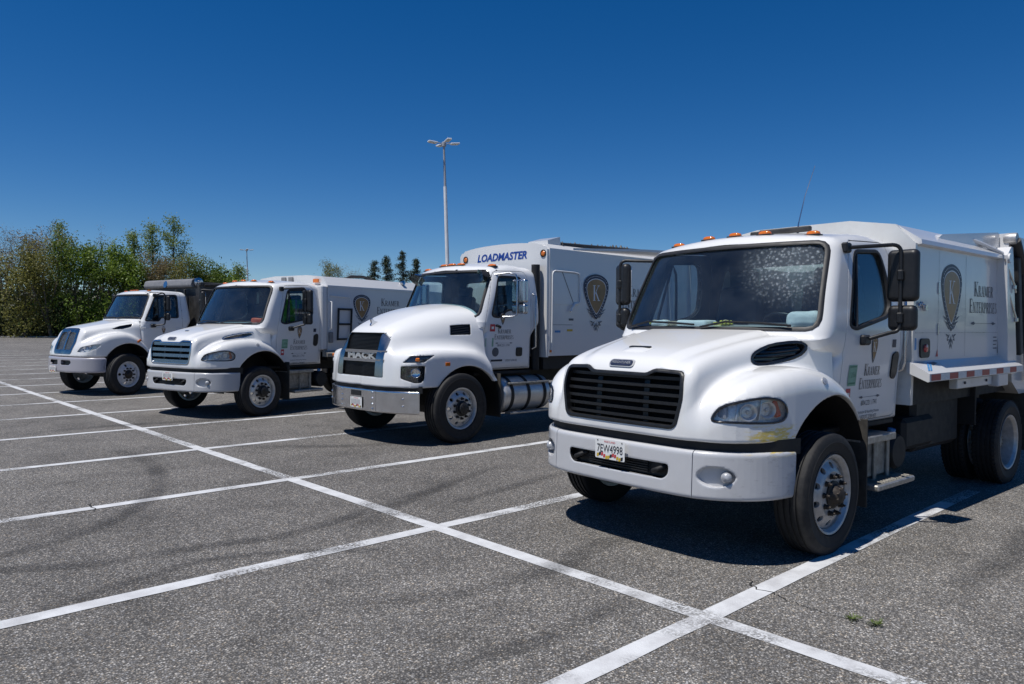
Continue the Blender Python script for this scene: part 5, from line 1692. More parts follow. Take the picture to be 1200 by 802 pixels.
    # steps and battery box under the door
    for s in (1, -1):
        m = MB(); m.box((-.99, s*.93, .775), (.66, .36, .035), .008); m.box((-1.0, s*1.10, .765), (.64, .03, .06), .008); up = m.build('upper_step', MAT['tread_plate'], root)
        m = MB(); m.box((-1.13, s*1.04, .385), (.72, .34, .05), .012); st = m.build('lower_step', MAT['tread_plate'], root)
        for k in range(13):
            b = MB(); b.box((-.82-.052*k, s*1.04, .413), (.016, .28, .008), .002); b.build('tread_bar', MAT['dusty_metal'], st)
        m = MB(); m.box((-1.0, s*.90, .60), (.62, .30, .34), .015); bx = m.build('battery_box', MAT['dusty_metal'], root)
        for x in (-.72, -1.02, -1.27):
            b = MB(); b.box((x, s*1.062, .585), (.05, .02, .36), .006); b.build('strap', MAT['dusty_metal'], bx)
        m = MB(); m.lathe([(0, -.16), (.14, -.16), (.16, -.13), (.16, .13), (.14, .16), (0, .16)], (-1.62, s*.86, .58), (0, 1, 0), 22); tk = m.build('fluid_tank', MAT['chassis_black'], root, 50)
        m = MB(); m.lathe([(0, .05), (.035, .05), (.035, 0), (0, 0)], (-1.60, s*.95, .735), (0, .2*s, 1), 14); m.build('filler_cap', MAT['sky_blue_print'], tk)
        m = MB(); m.box((-.668, s*.99, .60), (.014, .34, .72), .004); m.build('splash_guard', MAT['rubber_flap'], root)
    m = MB(); m.box((-1.0, 0, .86), (1.3, 1.9, .05), .01); m.build('cab_floor', MAT['chassis_black'], root)
    return base, cb, doors

def door_print(door, yp, big, surf):
    """crest, name and numbers on the driver's door"""
    shield(door, yp, -1.02, 1.40, 1.64, .058, False, 'door_crest', surf)
    company_name(door, yp, -1.03, 1.255, .42, .235, surf=surf)
    fr = SIDE(yp, surf)
    for (t, z, s) in (('804.221.1741', 1.062, .062), ('Sanitation & Recycling Division', .985, .036), ('USDOT 2781455', .925 if not big else .94, .05)):
        lettering('small_print', t, (fr[0]+fr[1]*1.03+fr[2]*z, *fr[1:]), s, MAT['grey_print'], door, lift=.0035, sx=.9)
    st = flat('green_sticker', [roundpoly([(.60, 1.22), (.745, 1.22), (.745, 1.395), (.60, 1.395)], .008, 2)], fr, MAT['green_print'], door, .0035)
    lettering('sticker_number', '1356', (fr[0]+fr[1]*.672+fr[2]*1.31, *fr[1:]), .06, MAT['green_dark_print'], st, lift=.0048)
    flat('sticker_line', [[(.615, 1.375), (.73, 1.375), (.73, 1.385), (.615, 1.385)], [(.615, 1.235), (.73, 1.235), (.73, 1.25), (.615, 1.25)]], fr, MAT['green_dark_print'], st, .0048)
    rs = flat('red_sticker', [[(.59, 1.09), (.665, 1.09), (.665, 1.20), (.59, 1.20)]], fr, MAT['red_print'], door, .0035)
    flat('sticker_mark', [[(.605, 1.13), (.65, 1.13), (.65, 1.165), (.605, 1.165)]], fr, MAT['white_print'], rs, .0048)
    flat('dark_sticker', [[(1.37, 1.53), (1.44, 1.53), (1.44, 1.60), (1.37, 1.60)]], fr, MAT['navy_print'], door, .0035)
# ------------------------------------------------------------------ first lorry (nearest, right)
def tape(root, y, z0, z1, x0, x1, n, name='reflective_tape'):
    """alternating red and white reflective pieces along a rail face"""
    L = (x0-x1)/n; fr = SIDE(y)
    for k in range(n):
        a = -x0+L*k
        flat(name, [[(a, z0), (a+L*.98, z0), (a+L*.98, z1), (a, z1)]], fr, MAT['tape_red' if k % 2 == 0 else 'tape_white'], root, .003)

def truck_one():
    root = empty('dump_truck', (-5.63512, -3.64075, 0), math.radians(-2.6))
    tag(root, 'nearest white truck with black barred grille and yellow scuffs beside its headlight', 'truck', 'white work trucks parked in a row')
    base, cb, doors = build_m2(root, True)
    door_print(doors[0], .9, True, cb)
    for s in (1, -1): wheel(root, 0, s*1.0875, .472, .255, 'front', s, steer=math.radians(1), nuts=True)
    xr = -4.06
    for s in (1, -1):
        wheel(root, xr, s*1.075, .472, .25, 'rear', s, nuts=False, tread='lug'); wheel(root, xr, s*.765, .472, .25, 'rear', -s, nuts=False, tread='lug')
    chassis(root, xr, .472, .25, -6.3)
    # antenna and roof clutter
    m = MB(); m.tube([(-1.08, .30, 2.56), (-1.09, .30, 2.66), (-1.20, .30, 2.93), (-1.38, .30, 3.24)], [.012, .006, .004, .003], 6); a = m.build('antenna', MAT['chrome_satin'], root)
    m = MB(); m.box((-1.06, .18, 2.605), (.05, .52, .05), .012); m.box((-1.06, -.12, 2.60), (.06, .1, .04), .01); m.build('antenna_bar', MAT['grey_dark_steel'], a)
    # ---- body
    b = 'white_panel'; yb = 1.07
    m = MB(); m.prism([(-yb, 1.30), (yb, 1.30), (yb, 2.50), (-yb, 2.50)], 0, -4.02, -1.74); body = m.build('body', MAT[b], root)
    # head board above the cab
    m = MB(); m.prism([(-1.08, 1.0), (1.08, 1.0), (1.10, 2.47), (.92, 2.655), (.5, 2.725), (-.5, 2.725), (-.92, 2.655), (-1.10, 2.47)], 0, -1.738, -1.69); m.build('head_board', MAT['white_worn'], body)
    # roof cap with overhanging eave
    m = MB(); m.prism([(-1.135, 2.465), (-1.13, 2.505), (-.92, 2.652), (-.5, 2.72), (.5, 2.72), (.92, 2.652), (1.13, 2.505), (1.135, 2.465), (1.06, 2.455), (-1.06, 2.455)], 0, -4.03, -1.739); m.build('roof_cap', MAT['white_panel'], body)
    # lower apron with reflective tape
    for s in (1, -1):
        m = MB(); P = [(s*1.05, 1.39), (s*1.075, 1.395), (s*1.25, 1.295), (s*1.25, 1.225), (s*1.235, 1.22), (s*1.05, 1.30)]
        m.prism(P, 0, -4.26, -1.66); ap = m.build('apron', MAT['white_panel'], body)
        if s > 0:
            tape(ap, 1.2505, 1.232, 1.288, -1.70, -4.24, 12)
            fra = frame((-1.72, 1.1625, 1.346), (0, .495, .869), (0, -.869, .495))
            flat('blue_sticker', [[(-.0, -.06), (.045, -.06), (.30, .07), (.255, .07)], [(.055, -.06), (.09, -.06), (.36, .07), (.315, .07)]], fra, MAT['sky_blue_print'], ap, .004)
            flat('dark_mark', [[(.30, .02), (.47, .05), (.42, .07), (.30, .06)]], fra, MAT['grey_print'], ap, .004)
        m = MB(); m.box((-2.95, s*1.16, 1.165), (.95, .08, .10), .008); br = m.build('apron_bracket', MAT['white_worn'], body)
        for x in (-2.65, -3.25):
            q = MB(); q.lathe([(.014, 0), (.014, .012), (0, .014)], (x, s*1.2, 1.17), (0, s, 0), 8); q.build('bolt', MAT['black_print'], br)
        m = MB(); m.box((-3.62, s*1.20, 1.16), (.30, .10, .13), .008); m.build('light_box', MAT['white_panel'], body)
    # marker lamp in recess, strips, latch chain
    m = MB(); m.prism(roundpoly([(-1.885, 1.425), (-2.10, 1.425), (-2.10, 1.605), (-1.885, 1.605)], .05), 1, yb-.01, yb+.016); lp = m.build('lamp_pocket', MAT['black_plastic'], body)
    m = MB(); m.lathe([(0, .02), (.035, .014), (.038, 0), (0, 0)], (-1.99, yb+.016, 1.515), (0, 1, 0), 16); m.build('lamp', MAT['red_lens'], lp)
    flat('blue_sticker', [roundpoly([(1.755, 1.50), (1.82, 1.50), (1.82, 1.61), (1.755, 1.61)], .02, 2)], SIDE(yb), MAT['sky_blue_print'], body, .003)
    flat('warning_mark', [[(2.27, 1.43), (2.33, 1.43), (2.31, 1.50)]], SIDE(yb), MAT['red_print'], body, .003)
    for z in (1.69, 2.085):
        m = MB(); m.box((-2.31, yb+.006, z), (.022, .012, .11), .004); m.build('hinge', MAT['chrome_satin'], body)
    m = MB()
    for k in range(7): m.lathe([(.014, -.006), (.019, 0), (.014, .006), (.009, 0), (.014, -.006)], (-1.82-.018*k, yb+.02, 1.90-.006*(k-3)**2*.5+.03), (0, 1, .6*(k % 2)), 10)
    m.lathe([(0, 0), (.03, 0), (.03, .03), (0, .03)], (-1.97, yb, 1.89), (0, 1, 0), 12); m.build('latch_chain', MAT['chrome_satin'], body)
    for (x0, x1, z0, z1) in ((-1.76, -4.0, 1.655, 1.660), (-2.318, -2.324, 1.42, 2.44), (-3.02, -3.026, 1.42, 2.44)):  # level strip paints a reflection edge, upright ones are panel seams
        flat('seam_and_reflection_line', [[(-x0, z0), (-x1, z0), (-x1, z1), (-x0, z1)]], SIDE(yb), MAT['grime_lamp'], body, .0015)
    shield(body, yb, -2.645, 1.665, 2.335, .268)
    company_name(body, yb, -3.545, 1.97, .80, .36)
    for i, (z, w) in enumerate(((1.60, .10), (1.56, .12), (1.52, .09), (1.48, .11))):
        flat('small_print', [[(3.86, z), (3.86+w, z), (3.86+w, z+.012), (3.86, z+.012)]], SIDE(yb), MAT['grey_print'], body, .003)
    flat('black_label', [[(4.0, 1.43), (4.03, 1.43), (4.03, 1.60), (4.0, 1.60)]], SIDE(yb), MAT['black_print'], body, .003)
    # tail frame, hopper and lift gear
    m = MB(); m.prism([(-4.03, 1.20), (-3.93, 2.50), (-4.06, 2.60), (-4.12, 2.60), (-4.34, 1.20)], 1, 1.02, 1.17); po = m.build('tail_post', MAT['white_panel'], body)
    m = MB(); m.prism([(-4.03, 1.20), (-3.93, 2.50), (-4.06, 2.60), (-4.12, 2.60), (-4.34, 1.20)], 1, -1.17, -1.02); m.build('tail_post', MAT['white_panel'], body)
    m = MB(); m.prism([(-2.42, 2.585), (-2.50, 2.62), (-4.08, 2.77), (-4.13, 2.76), (-4.13, 2.49), (-2.5, 2.49)], 1, -1.03, 1.03)
    m.build('tail_beam', MAT['white_panel'], body)
    m = MB(); m.prism([(-4.345, 1.10), (-4.13, 2.50), (-4.15, 2.76), (-5.2, 2.72), (-6.35, 2.3), (-6.55, 1.4), (-6.2, .95), (-4.6, .95)], 1, -1.12, 1.12); m.build('tail_hopper', MAT['white_panel'], body)
    for s in (1, -1):
        m = MB(); m.lathe([(0, -.06), (.06, -.06), (.065, -.04), (.065, .04), (.06, .06), (0, .06)], (-4.18, s*1.13, 2.70), (0, 1, 0), 18); m.build('pivot', MAT['aluminium_dull'], body)
        m = MB(); m.tube([(-4.2, s*1.17, 2.68), (-4.5, s*1.17, 2.35)], .05, 10); m.tube([(-4.5, s*1.17, 2.35), (-4.75, s*1.17, 1.1)], .035, 10); m.box((-4.36, s*1.16, 1.95), (.10, .06, 1.1), .01, Matrix.Rotation(math.radians(8), 3, 'Y')); m.build('lift_cylinder', MAT['grey_dark_steel'], body)
        m = MB(); m.tube([(-3.15, s*.98, 2.66), (-3.55, s*1.05, 2.60), (-3.93, s*1.12, 2.52)], .022, 8); m.build('brace', MAT['white_panel'], body)
        m = MB(); m.tube([(-3.92, s*1.15, 2.46), (-4.12, s*1.19, 2.18), (-4.17, s*1.19, 2.1)], .010, 6); m.tube([(-3.97, s*1.15, 2.2), (-4.2, s*1.19, 1.82)], .010, 6); m.box((-4.14, s*1.185, 2.16), (.05, .03, .05), .008); m.box((-4.23, s*1.185, 1.80), (.05, .03, .05), .008); m.build('latch_rod', MAT['chrome_satin'], body)
        m = MB(); m.lathe([(0, -.02), (.055, -.02), (.055, .02), (0, .02)], (-3.99, s*1.17, 2.47), (0, 1, 0), 14); m.build('hinge_eye', MAT['white_panel'], body)
    m = MB(); m.prism([(-1.0, .98), (1.0, .98), (1.0, 1.30), (-1.0, 1.30)], 0, -6.2, -1.8); m.build('subframe', MAT['chassis_black'], body)
    for s in (1, -1):
        m = MB(); m.box((-2.2, s*.8, .70), (.7, .35, .30), .04); m.build('air_tank', MAT['chassis_black'], root)
        m = MB(); m.box((-2.75, s*.72, .82), (1.15, .42, .66), .05); m.build('added_shade_box', MAT['chassis_black'], root)  # black box added to block light and darken the rear wheels
        m = MB(); m.box((-3.45, s*.75, .98), (.03, .60, .62), .008); m.build('added_shade_plate', MAT['chassis_black'], root)  # plate added to deepen the dark under the body, ahead of the wheels
    return root
truck_one()

# ------------------------------------------------------------------ second lorry (long refuse body, chrome bumper)
def truck_two():
    root = empty('refuse_truck', (-6.78780, -9.53181, 0), math.radians(1.0))
    tag(root, 'second truck from the right, with chrome bumper and blue lettering on its arched body front', 'truck', 'white work trucks parked in a row')
    mat = 'white_paint_cool'; h = .0185
    base, arch = hood_fn(MD_HOOD); frx = frame((.9, 0, 0), (1, 0, 0))
    gr = roundpoly([(-.44, 1.575), (.44, 1.575), (.56, 1.49), (.60, .95), (-.60, .95), (-.56, 1.49)], [.03, .03, .05, .03, .03, .05], 3)
    frh = frame((.72, 1.02, 0), (.62, .78, 0))
    hl = roundpoly(uv_of(frh, np.array([(0.841, 0.885, 1.119), (0.595, 1.117, 1.126), (0.608, 1.114, 0.93), (0.66, 1.10, 0.885), (0.735, 1.06, 0.885), (0.849, 0.885, 0.945)])), .02, 3)
    tl = roundpoly(uv_of(frh, np.array([(0.826, 0.907, 1.165), (0.745, 0.985, 1.262), (0.436, 1.129, 1.270), (0.609, 1.114, 1.172)])), .012, 3)
    frv = frame((-.2, .9, 1.6), (-.1, .93, .35)); ve = roundpoly(uv_of(frv, np.array([(-0.047, 0.852, 1.686), (-0.365, 0.919, 1.696), (-0.348, 0.949, 1.539), (-0.028, 0.886, 1.54)])), .015, 3)
    f = recess(arch, base, [(frx, gr, .09, False), (frh, hl, .075, True), (frh, tl, .04, True), (frv, ve, .035, True)])
    sdf_obj('hood', f, (-.98, -1.20, .79), (1.05, 1.20, 2.10), h, MAT[mat], root)
    wheel_well(root, MD_HOOD)
    g = tray('grille', base, frx, grow(gr, -.004), -.086, -.002, MAT['black_plastic'], root)
    # chrome surround: broad cheeks each side, mesh panels, two name bars
    for s in (1, -1):
        P = roundpoly([(s*.415, 1.565), (s*.44, 1.57), (s*.565, 1.49), (s*.60, .955), (s*.425, .955)], .012, 2)
        patch('chrome_cheek', base, frx, P, .004, .06, MAT['chrome_cheek'], g, 3, 40)
    for nm, z0, z1 in (('upper_mesh', 1.33, 1.565), ('lower_mesh', .965, 1.155)):
        ys = np.linspace(-.41, .41, 9); m = MB()
        for z in np.linspace(z0, z1, 13 if nm == 'upper_mesh' else 11):
            P = project(base, frx, np.stack([ys, np.full(9, z)], 1), -.028); ribbon(m, P, (1, 0, 0), (0, 0, 1), .012, .007)
        for y in np.linspace(-.40, .40, 33):
            zs = np.linspace(z0, z1, 4); P = project(base, frx, np.stack([np.full(4, y), zs], 1), -.031); ribbon(m, P, (1, 0, 0), (0, 1, 0), .008, .005)
        m.build(nm, MAT['black_plastic'], g)
    for z in (1.305, 1.18):
        ys = np.linspace(-.435, .60, 11); m = MB(); P = project(base, frx, np.stack([ys, np.full(11, z)], 1), .004); ribbon(m, P, (1, 0, 0), (0, 0, 1), .05, .04); m.build('name_bar', MAT['grey_housing'], g)
    pc = project(base, frx, np.array([[0., 1.242]]), -.02)[0]
    m = MB(); ys = np.linspace(-.43, .43, 9); P = project(base, frx, np.stack([ys, np.full(9, 1.242)], 1), -.03); ribbon(m, P, (1, 0, 0), (0, 0, 1), .02, .09); m.build('name_panel', MAT['black_gloss'], g)
    lettering('name_letters', 'MACK', (pc, frx[1], frx[2], frx[3]), .12, MAT['aluminium'], g, extrude=.008, bold=.006, width=.74)
    # ornament on the nose
    po = project(base, frame((.70, 0, 1.75), (0, 0, 1), (1, 0, 0)), np.array([[0., 0.]]), 0)[0]
    m = MB(); m.prism([(po[0]-.08, po[2]-.01), (po[0]-.06, po[2]+.035), (po[0]+.0, po[2]+.05), (po[0]+.03, po[2]+.085), (po[0]+.055, po[2]+.07), (po[0]+.04, po[2]+.02), (po[0]+.06, po[2]-.02)], 1, -.018, .018); m.build('hood_ornament', MAT['chrome'], root)
    # lamps
    t = tray('headlight', base, frh, grow(hl, -.004), -.07, -.003, MAT['black_gloss'], root)
    lo, hi = hl.min(0), hl.max(0); W = hi-lo
    c = project(base, frh, np.array([[lo[0]+W[0]*.62, lo[1]+W[1]*.58]]), -.02)[0]
    m = MB(); m.lathe([(0, -.01), (.03, -.008), (.055, -.004), (.062, .004), (.068, .0), (.068, -.05), (0, -.05)], tuple(c), tuple(frh[3]), 24); bl = m.build('projector', MAT['chrome'], t, 50)
    c2 = project(base, frh, np.array([[lo[0]+W[0]*.25, lo[1]+W[1]*.55]]), -.03)[0]
    m = MB(); m.box(c2-frh[3]*.02, (.05, .05, .12), .01); m.build('lamp_block', MAT['black_plastic'], t)
    patch('lens', base, frh, grow(hl, -.004), -.004, .005, MAT['lens_clear'], t, 3, 48)
    mirrored(t, root)
    t = tray('turn_lamp', base, frh, grow(tl, -.004), -.036, -.003, MAT['black_gloss'], root)
    lo, hi = tl.min(0), tl.max(0); W = hi-lo
    c = project(base, frh, np.array([[lo[0]+W[0]*.47, lo[1]+W[1]*.45]]), -.012)[0]
    m = MB(); m.box(c, (.06, .12, .05), .015, Matrix.Rotation(math.radians(-38), 3, 'Z')); m.build('amber_block', MAT['amber_lens'], t)
    patch('lens', base, frh, grow(tl, -.004), -.003, .004, MAT['lens_clear'], t, 3, 40)
    mirrored(t, root)
    for s in (1, -1):
        m = MB(); m.box((.224, s*1.156, 1.139), (.085, .02, .05), .008); m.build('side_marker', MAT['amber_lens'], root)
    t = tray('side_intake', base, frv, grow(ve, -.004), -.032, -.002, MAT['black_plastic'], root)
    lo, hi = ve.min(0), ve.max(0)
    for q in (.2, .4, .6, .8):
        us = np.linspace(lo[0]+.03, hi[0]-.03, 6); P = project(base, frv, np.array([[u_, lo[1]+(hi[1]-lo[1])*q] for u_ in us]), -.006); m = MB(); ribbon(m, P, frv[3], frv[2], .02, .012); m.build('slat', MAT['black_plastic'], t)
    mirrored(t, root)
    m = MB(); m.box((-.535, .985, 1.46), (.03, .03, .17), .01, Matrix.Rotation(math.radians(-14), 3, 'Y')); m.build('hood_latch', MAT['black_plastic'], root)
    m = MB(); m.box((-.535, -.985, 1.46), (.03, .03, .17), .01, Matrix.Rotation(math.radians(-14), 3, 'Y')); m.build('hood_latch', MAT['black_plastic'], root)
    # chrome bumper of three plates
    plan = [(.985, 0), (.985, .3), (.98, .48), (.93, .72), (.81, 1.0), (.70, 1.13)]
    bb, bf = bumper_fn(plan, .452, .768, .05, .02)
    sdf_obj('bumper', lambda x, y, z: np.maximum(bf(x, y, z), np.abs(y)-.470), (.6, -.5, .43), (1.02, .5, .8), h*.8, MAT['bumper_chrome'], root)
    be = sdf_obj('bumper_end', lambda x, y, z: np.maximum(bf(x, y, z), .475-y), (.55, .44, .43), (1.02, 1.18, .8), h*.8, MAT['bumper_chrome'], root); mirrored_sdf(be, root)
    for s in (1, -1):
        for (y, zs) in ((.40, (.50, .57, .65, .73)), (.93, (.56, .66))):
            for z in zs:
                p = project(bb, frx, np.array([[s*y, z]]), 0)[0]; m = MB(); m.lathe([(0, .014), (.012, .011), (.016, 0), (0, 0)], tuple(p), (1, s*.3 if y > .5 else 0, 0), 12); m.build('bolt', MAT['chrome'], root, 60)
    p = project(bb, frx, np.array([[-.02, .70]]), .002)[0]
    m = MB(); m.box(p, (.012, .26, .075), .006); m.build('bumper_opening', MAT['black_plastic'], root)
    plate(root, frame((.996, .0, .565), (1, 0, 0)), '')
    V = []; F = []; pp = chaikin(plan, 2, closed=False); side = [(p_[0]-.05, p_[1]) for p_ in pp]; allp = [(x, -y) for x, y in side[::-1]]+side[1:]
    for (x, y) in allp: V += [(x, y, .74), (x, y, .84)]
    for i in range(len(allp)-1): F.append([2*i, 2*i+2, 2*i+3, 2*i+1])
    pydata('bumper_backing', V, F, MAT['chassis_black'], root, 40)
    # cab
    cb, cabo, doors = cab_set(root, MD_CAB, h, mat)
    glazing(root, MD_CAB, cb, 'windscreen', door=doors)
    interior(root, -.30, 1.79, -1.12, cb, zf=1.12)
    for y in (-.80, -.21, 0, .21, .80): dome_light(root, cb, -.80-.14*(y/.8)**2, y, zc=2.75, l=.085)
    for s in (1, -1):        # squarish mirrors with polished heads
        m = MB(); m.tube([(-.86, s*.93, 2.47), (-1.02, s*1.1, 2.50), (-1.07, s*1.20, 2.47), (-1.08, s*1.22, 2.40), (-1.08, s*1.22, 1.86), (-1.05, s*1.17, 1.83), (-.95, s*1.02, 1.82)], .014, 8); a = m.build('mirror_arm', MAT['chrome_satin'], root, 50)
        for nm, z, hh in (('mirror_head', 2.22, .36), ('convex_mirror', 1.945, .15)):
            fm = lambda x, y, z_: sdbox(x+1.14, y-s*1.22, z_-z, .045, .145, hh/2, .03)
            o = sdf_obj(nm, fm, (-1.2, s*1.22-.16, z-hh/2), (-1.08, s*1.22+.16, z+hh/2), .014, MAT['chrome_satin'], root)
            patch('mirror_glass', fm, frame((-1.14, s*1.22, z), (-1, 0, 0)), roundpoly([(-.125, -hh/2+.02), (.125, -hh/2+.02), (.125, hh/2-.02), (-.125, hh/2-.02)], .02), .003, .003, MAT['mirror_glass'], o, 2, 28)
        m = MB(); m.tube([(-1.64, s*1.0, 2.2), (-1.66, s*1.06, 2.17), (-1.66, s*1.06, 1.35), (-1.64, s*1.0, 1.32)], .014, 8); m.build('grab_rail', MAT['chrome_satin'], root, 50)
    wiper(root, cb, [(.05, 1.83), (.3, 1.86), (.62, 1.85), (.84, 1.84)]); wiper(root, cb, [(-.82, 1.83), (-.5, 1.86), (-.25, 1.85), (-.02, 1.84)])
    d = doors[0]; yp = .9; fr = SIDE(yp, cb)
    shield(d, yp, -.96, 1.70, 1.90, .055, False, 'door_crest', cb)
    company_name(d, yp, -1.0, 1.535, .40, .19, surf=cb)
    lettering('small_print', '804.221.1741', (fr[0]+fr[1]*1.0+fr[2]*1.385, *fr[1:]), .05, MAT['grey_print'], d, lift=.0035)
    rs = flat('red_sticker', [[(.70, 1.60), (.80, 1.60), (.80, 1.71), (.70, 1.71)]], fr, MAT['red_print'], d, .0035)
    flat('sticker_mark', [[(.725, 1.635), (.775, 1.635), (.775, 1.675), (.725, 1.675)]], fr, MAT['white_print'], rs, .0048)
    flat('green_sticker', [[(.63, 1.37), (.78, 1.37), (.78, 1.50), (.63, 1.50)]], fr, MAT['green_print'], d, .0035)
    flat('round_sticker', [circle(.83, 1.285, .07, 20)], fr, MAT['grey_print'], d, .0035)
    flat('dark_strip', [[(.74, 1.14), (.98, 1.14), (.98, 1.17), (.74, 1.17)]], fr, MAT['black_print'], d, .0035)
    lettering('small_print', 'USDOT 2781455', (fr[0]+fr[1]*1.17+fr[2]*1.15, *fr[1:]), .045, MAT['grey_print'], d, lift=.0035, sx=.8)
    patch('door_handle', cb, SIDE(.9), roundpoly([(1.27, 1.21), (1.40, 1.21), (1.40, 1.35), (1.27, 1.35)], .03), .012, .02, MAT['black_plastic'], d, 2, 28)
    m = MB(); m.tube([(-.80, .99, 1.685), (-.84, 1.04, 1.69), (-.89, 1.05, 1.67), (-.93, .99, 1.65)], .02, 8); m.build('mirror_foot', MAT['black_plastic'], d)
    # fuel tank with straps and step
    for s in (1, -1):
        m = MB(); m.lathe([(0, -.52), (.24, -.52), (.275, -.49), (.28, -.45), (.28, .45), (.275, .49), (.24, .52), (0, .52)], (-1.44, s*.86, .615), (1, 0, 0), 36); tk = m.build('fuel_tank', MAT['aluminium'], root, 45)
        for x in (-1.08, -1.44, -1.80):
            q = MB(); q.lathe([(.283, -.03), (.289, -.03), (.289, .03), (.283, .03)], (x, s*.86, .615), (1, 0, 0), 36, True); q.build('tank_strap', MAT['chassis_black'], tk)
        m = MB(); m.box((-1.46, s*1.06, .80), (.90, .16, .03), .008); m.build('upper_step', MAT['tread_plate'], root)
        m = MB(); m.box((-1.46, s*1.10, .345), (.90, .14, .035), .008); m.build('lower_step', MAT['tread_plate'], root)
        m = MB(); m.box((-.815, s*.98, .63), (.014, .34, .66), .004); m.build('splash_guard', MAT['rubber_flap'], root)
    for s in (1, -1): wheel(root, 0, s*1.075, .52, .28, 'shiny', s, nuts=True, steer=math.radians(2))
    xr = -5.4
    for s in (1, -1):
        wheel(root, xr, s*1.07, .52, .27, 'rear', s, nuts=False, tread='lug'); wheel(root, xr, s*.74, .52, .27, 'rear', -s, nuts=False, tread='lug')
    chassis(root, xr, .52, .27, -7.6)
    m = MB(); m.box((-1.05, 0, .96), (1.2, 1.9, .05), .01); m.build('cab_floor', MAT['chassis_black'], root)
    # ---- body: arched front plate, long side, roof wing
    yb = 1.10
    arc = [(-1.085, 1.18), (1.085, 1.18), (1.085, 2.93), (1.04, 2.985)]+[(1.0*math.cos(t)*1.0, 2.985+.095*math.sin(t)) for t in np.linspace(.0, math.pi, 15)]+[(-1.04, 2.985), (-1.085, 2.93)]
    m = MB(); m.prism(arc, 0, -1.93, -1.885); body = m.build('body', MAT['white_panel'], root)
    lettering('maker_lettering', 'LOADMASTER', (np.array([-1.885, .0, 2.862]), np.array([0, 1., 0]), np.array([0, 0, 1.]), np.array([1., 0, 0])), .175, MAT['blue_print'], body, bold=.006, shear=.22, lift=.004, width=1.24)
    for y in (-.93, 1.0):
        m = MB(); m.lathe([(0, .02), (.035, .015), (.05, 0), (0, 0)], (-1.885, y, 2.865), (1, 0, 0), 16); lp = m.build('marker_lamp', MAT['amber_lens'], body); q = MB(); q.lathe([(.05, 0), (.062, 0), (.062, .012), (.05, .012)], (-1.885, y, 2.865), (1, 0, 0), 18, True); q.build('lamp_ring', MAT['black_plastic'], lp)
    sec = [(-yb, 1.20), (yb, 1.20), (yb, 2.95), (1.0, 3.03), (-1.0, 3.03), (-yb, 2.95)]
    m = MB(); m.prism(sec, 0, -6.0, -1.931); m.build('side_shell', MAT['white_panel'], body)
    # roof wing that grows towards the tail
    for s in (1, -1):
        V = [(-2.5, s*1.102, 2.955), (-6.0, s*1.102, 3.02), (-6.0, s*1.36, 3.10), (-4.3, s*1.26, 3.05), (-2.5, s*1.102, 2.99), (-6.0, s*1.102, 3.10), (-6.0, s*1.36, 3.15), (-4.3, s*1.26, 3.09)]
        F = [(0, 1, 2, 3), (4, 7, 6, 5), (0, 3, 7, 4), (3, 2, 6, 7), (2, 1, 5, 6), (1, 0, 4, 5)]
        pydata('roof_wing', V, F if s < 0 else [q[::-1] for q in F], MAT['white_panel'], body)
    m = MB(); m.prism([(-1.99, 3.03), (-1.99, 3.09), (-2.28, 3.165), (-2.30, 3.03)], 1, .55, 1.0); m.build('roof_box', MAT['white_panel'], body)
    m = MB()
    for k in range(26): m.lathe([(0, .0), (.03+.02*rng.random(), .01), (0, .05+.03*rng.random())], (-2.35-.075*k, .9+rng.normal(0, .04), 3.03+.003*k), (0, 0, 1), 6)
    m.tube([(-2.3, .98, 3.05), (-4.6, .98, 3.10)], .03, 6); m.build('roof_hose', MAT['grey_dark_steel'], body)
    m = MB(); m.prism([(-6.0, .95), (-6.0, 3.0), (-7.2, 2.9), (-7.9, 2.0), (-7.8, .9)], 1, -1.15, 1.15); m.build('tail_hopper', MAT['white_panel'], body)
    # side access panel framed in bar, handle, stickers
    m = MB(); m.tube([(-1.985, yb+.01, 1.25), (-1.985, yb+.015, 2.52), (-2.0, yb+.02, 2.57), (-2.05, yb+.02, 2.59), (-2.50, yb+.02, 2.585), (-2.62, yb+.025, 2.57), (-2.65, yb+.025, 2.52), (-2.655, yb+.025, 2.1), (-2.62, yb+.02, 2.07), (-2.5, yb+.02, 2.06)], .013, 8); fb = m.build('panel_bar', MAT['white_print'], body, 50)
    m = MB(); m.tube([(-2.62, yb+.01, 2.07), (-2.52, yb+.03, 2.06), (-2.45, yb+.04, 2.0), (-2.40, yb+.04, 1.93)], .02, 8); m.build('panel_handle', MAT['white_print'], body, 50)
    m = MB(); m.tube([(-2.22, yb+.012, 2.58), (-2.5, yb+.012, 2.08)], .006, 6); m.build('stay_rod', MAT['grey_housing'], body)
    m = MB(); m.box((-2.32, yb+.004, 2.30), (.62, .012, .52), .004); m.build('access_panel', MAT['white_panel'], body)
    for (u0, u1, z, mt) in ((2.40, 2.52, 1.78, 'grey_print'), (2.36, 2.50, 1.60, 'gold_print'), (2.06, 2.2, 1.58, 'sky_blue_print'), (2.0, 2.5, 1.705, 'grey_print')):
        flat('sticker', [[(u0, z), (u1, z), (u1, z+(.035 if mt != 'grey_print' or u0 != 2.0 else .006)), (u0, z+(.035 if mt != 'grey_print' or u0 != 2.0 else .006))]], SIDE(yb), MAT[mt], body, .003)
    m = MB(); m.box((-1.97, yb+.008, 1.28), (.06, .02, .04), .006); m.build('side_marker', MAT['amber_lens'], body)
    shield(body, yb+.012, -3.10, 1.80, 2.585, .335)
    company_name(body, yb, -4.35, 2.15, 1.0, .45)
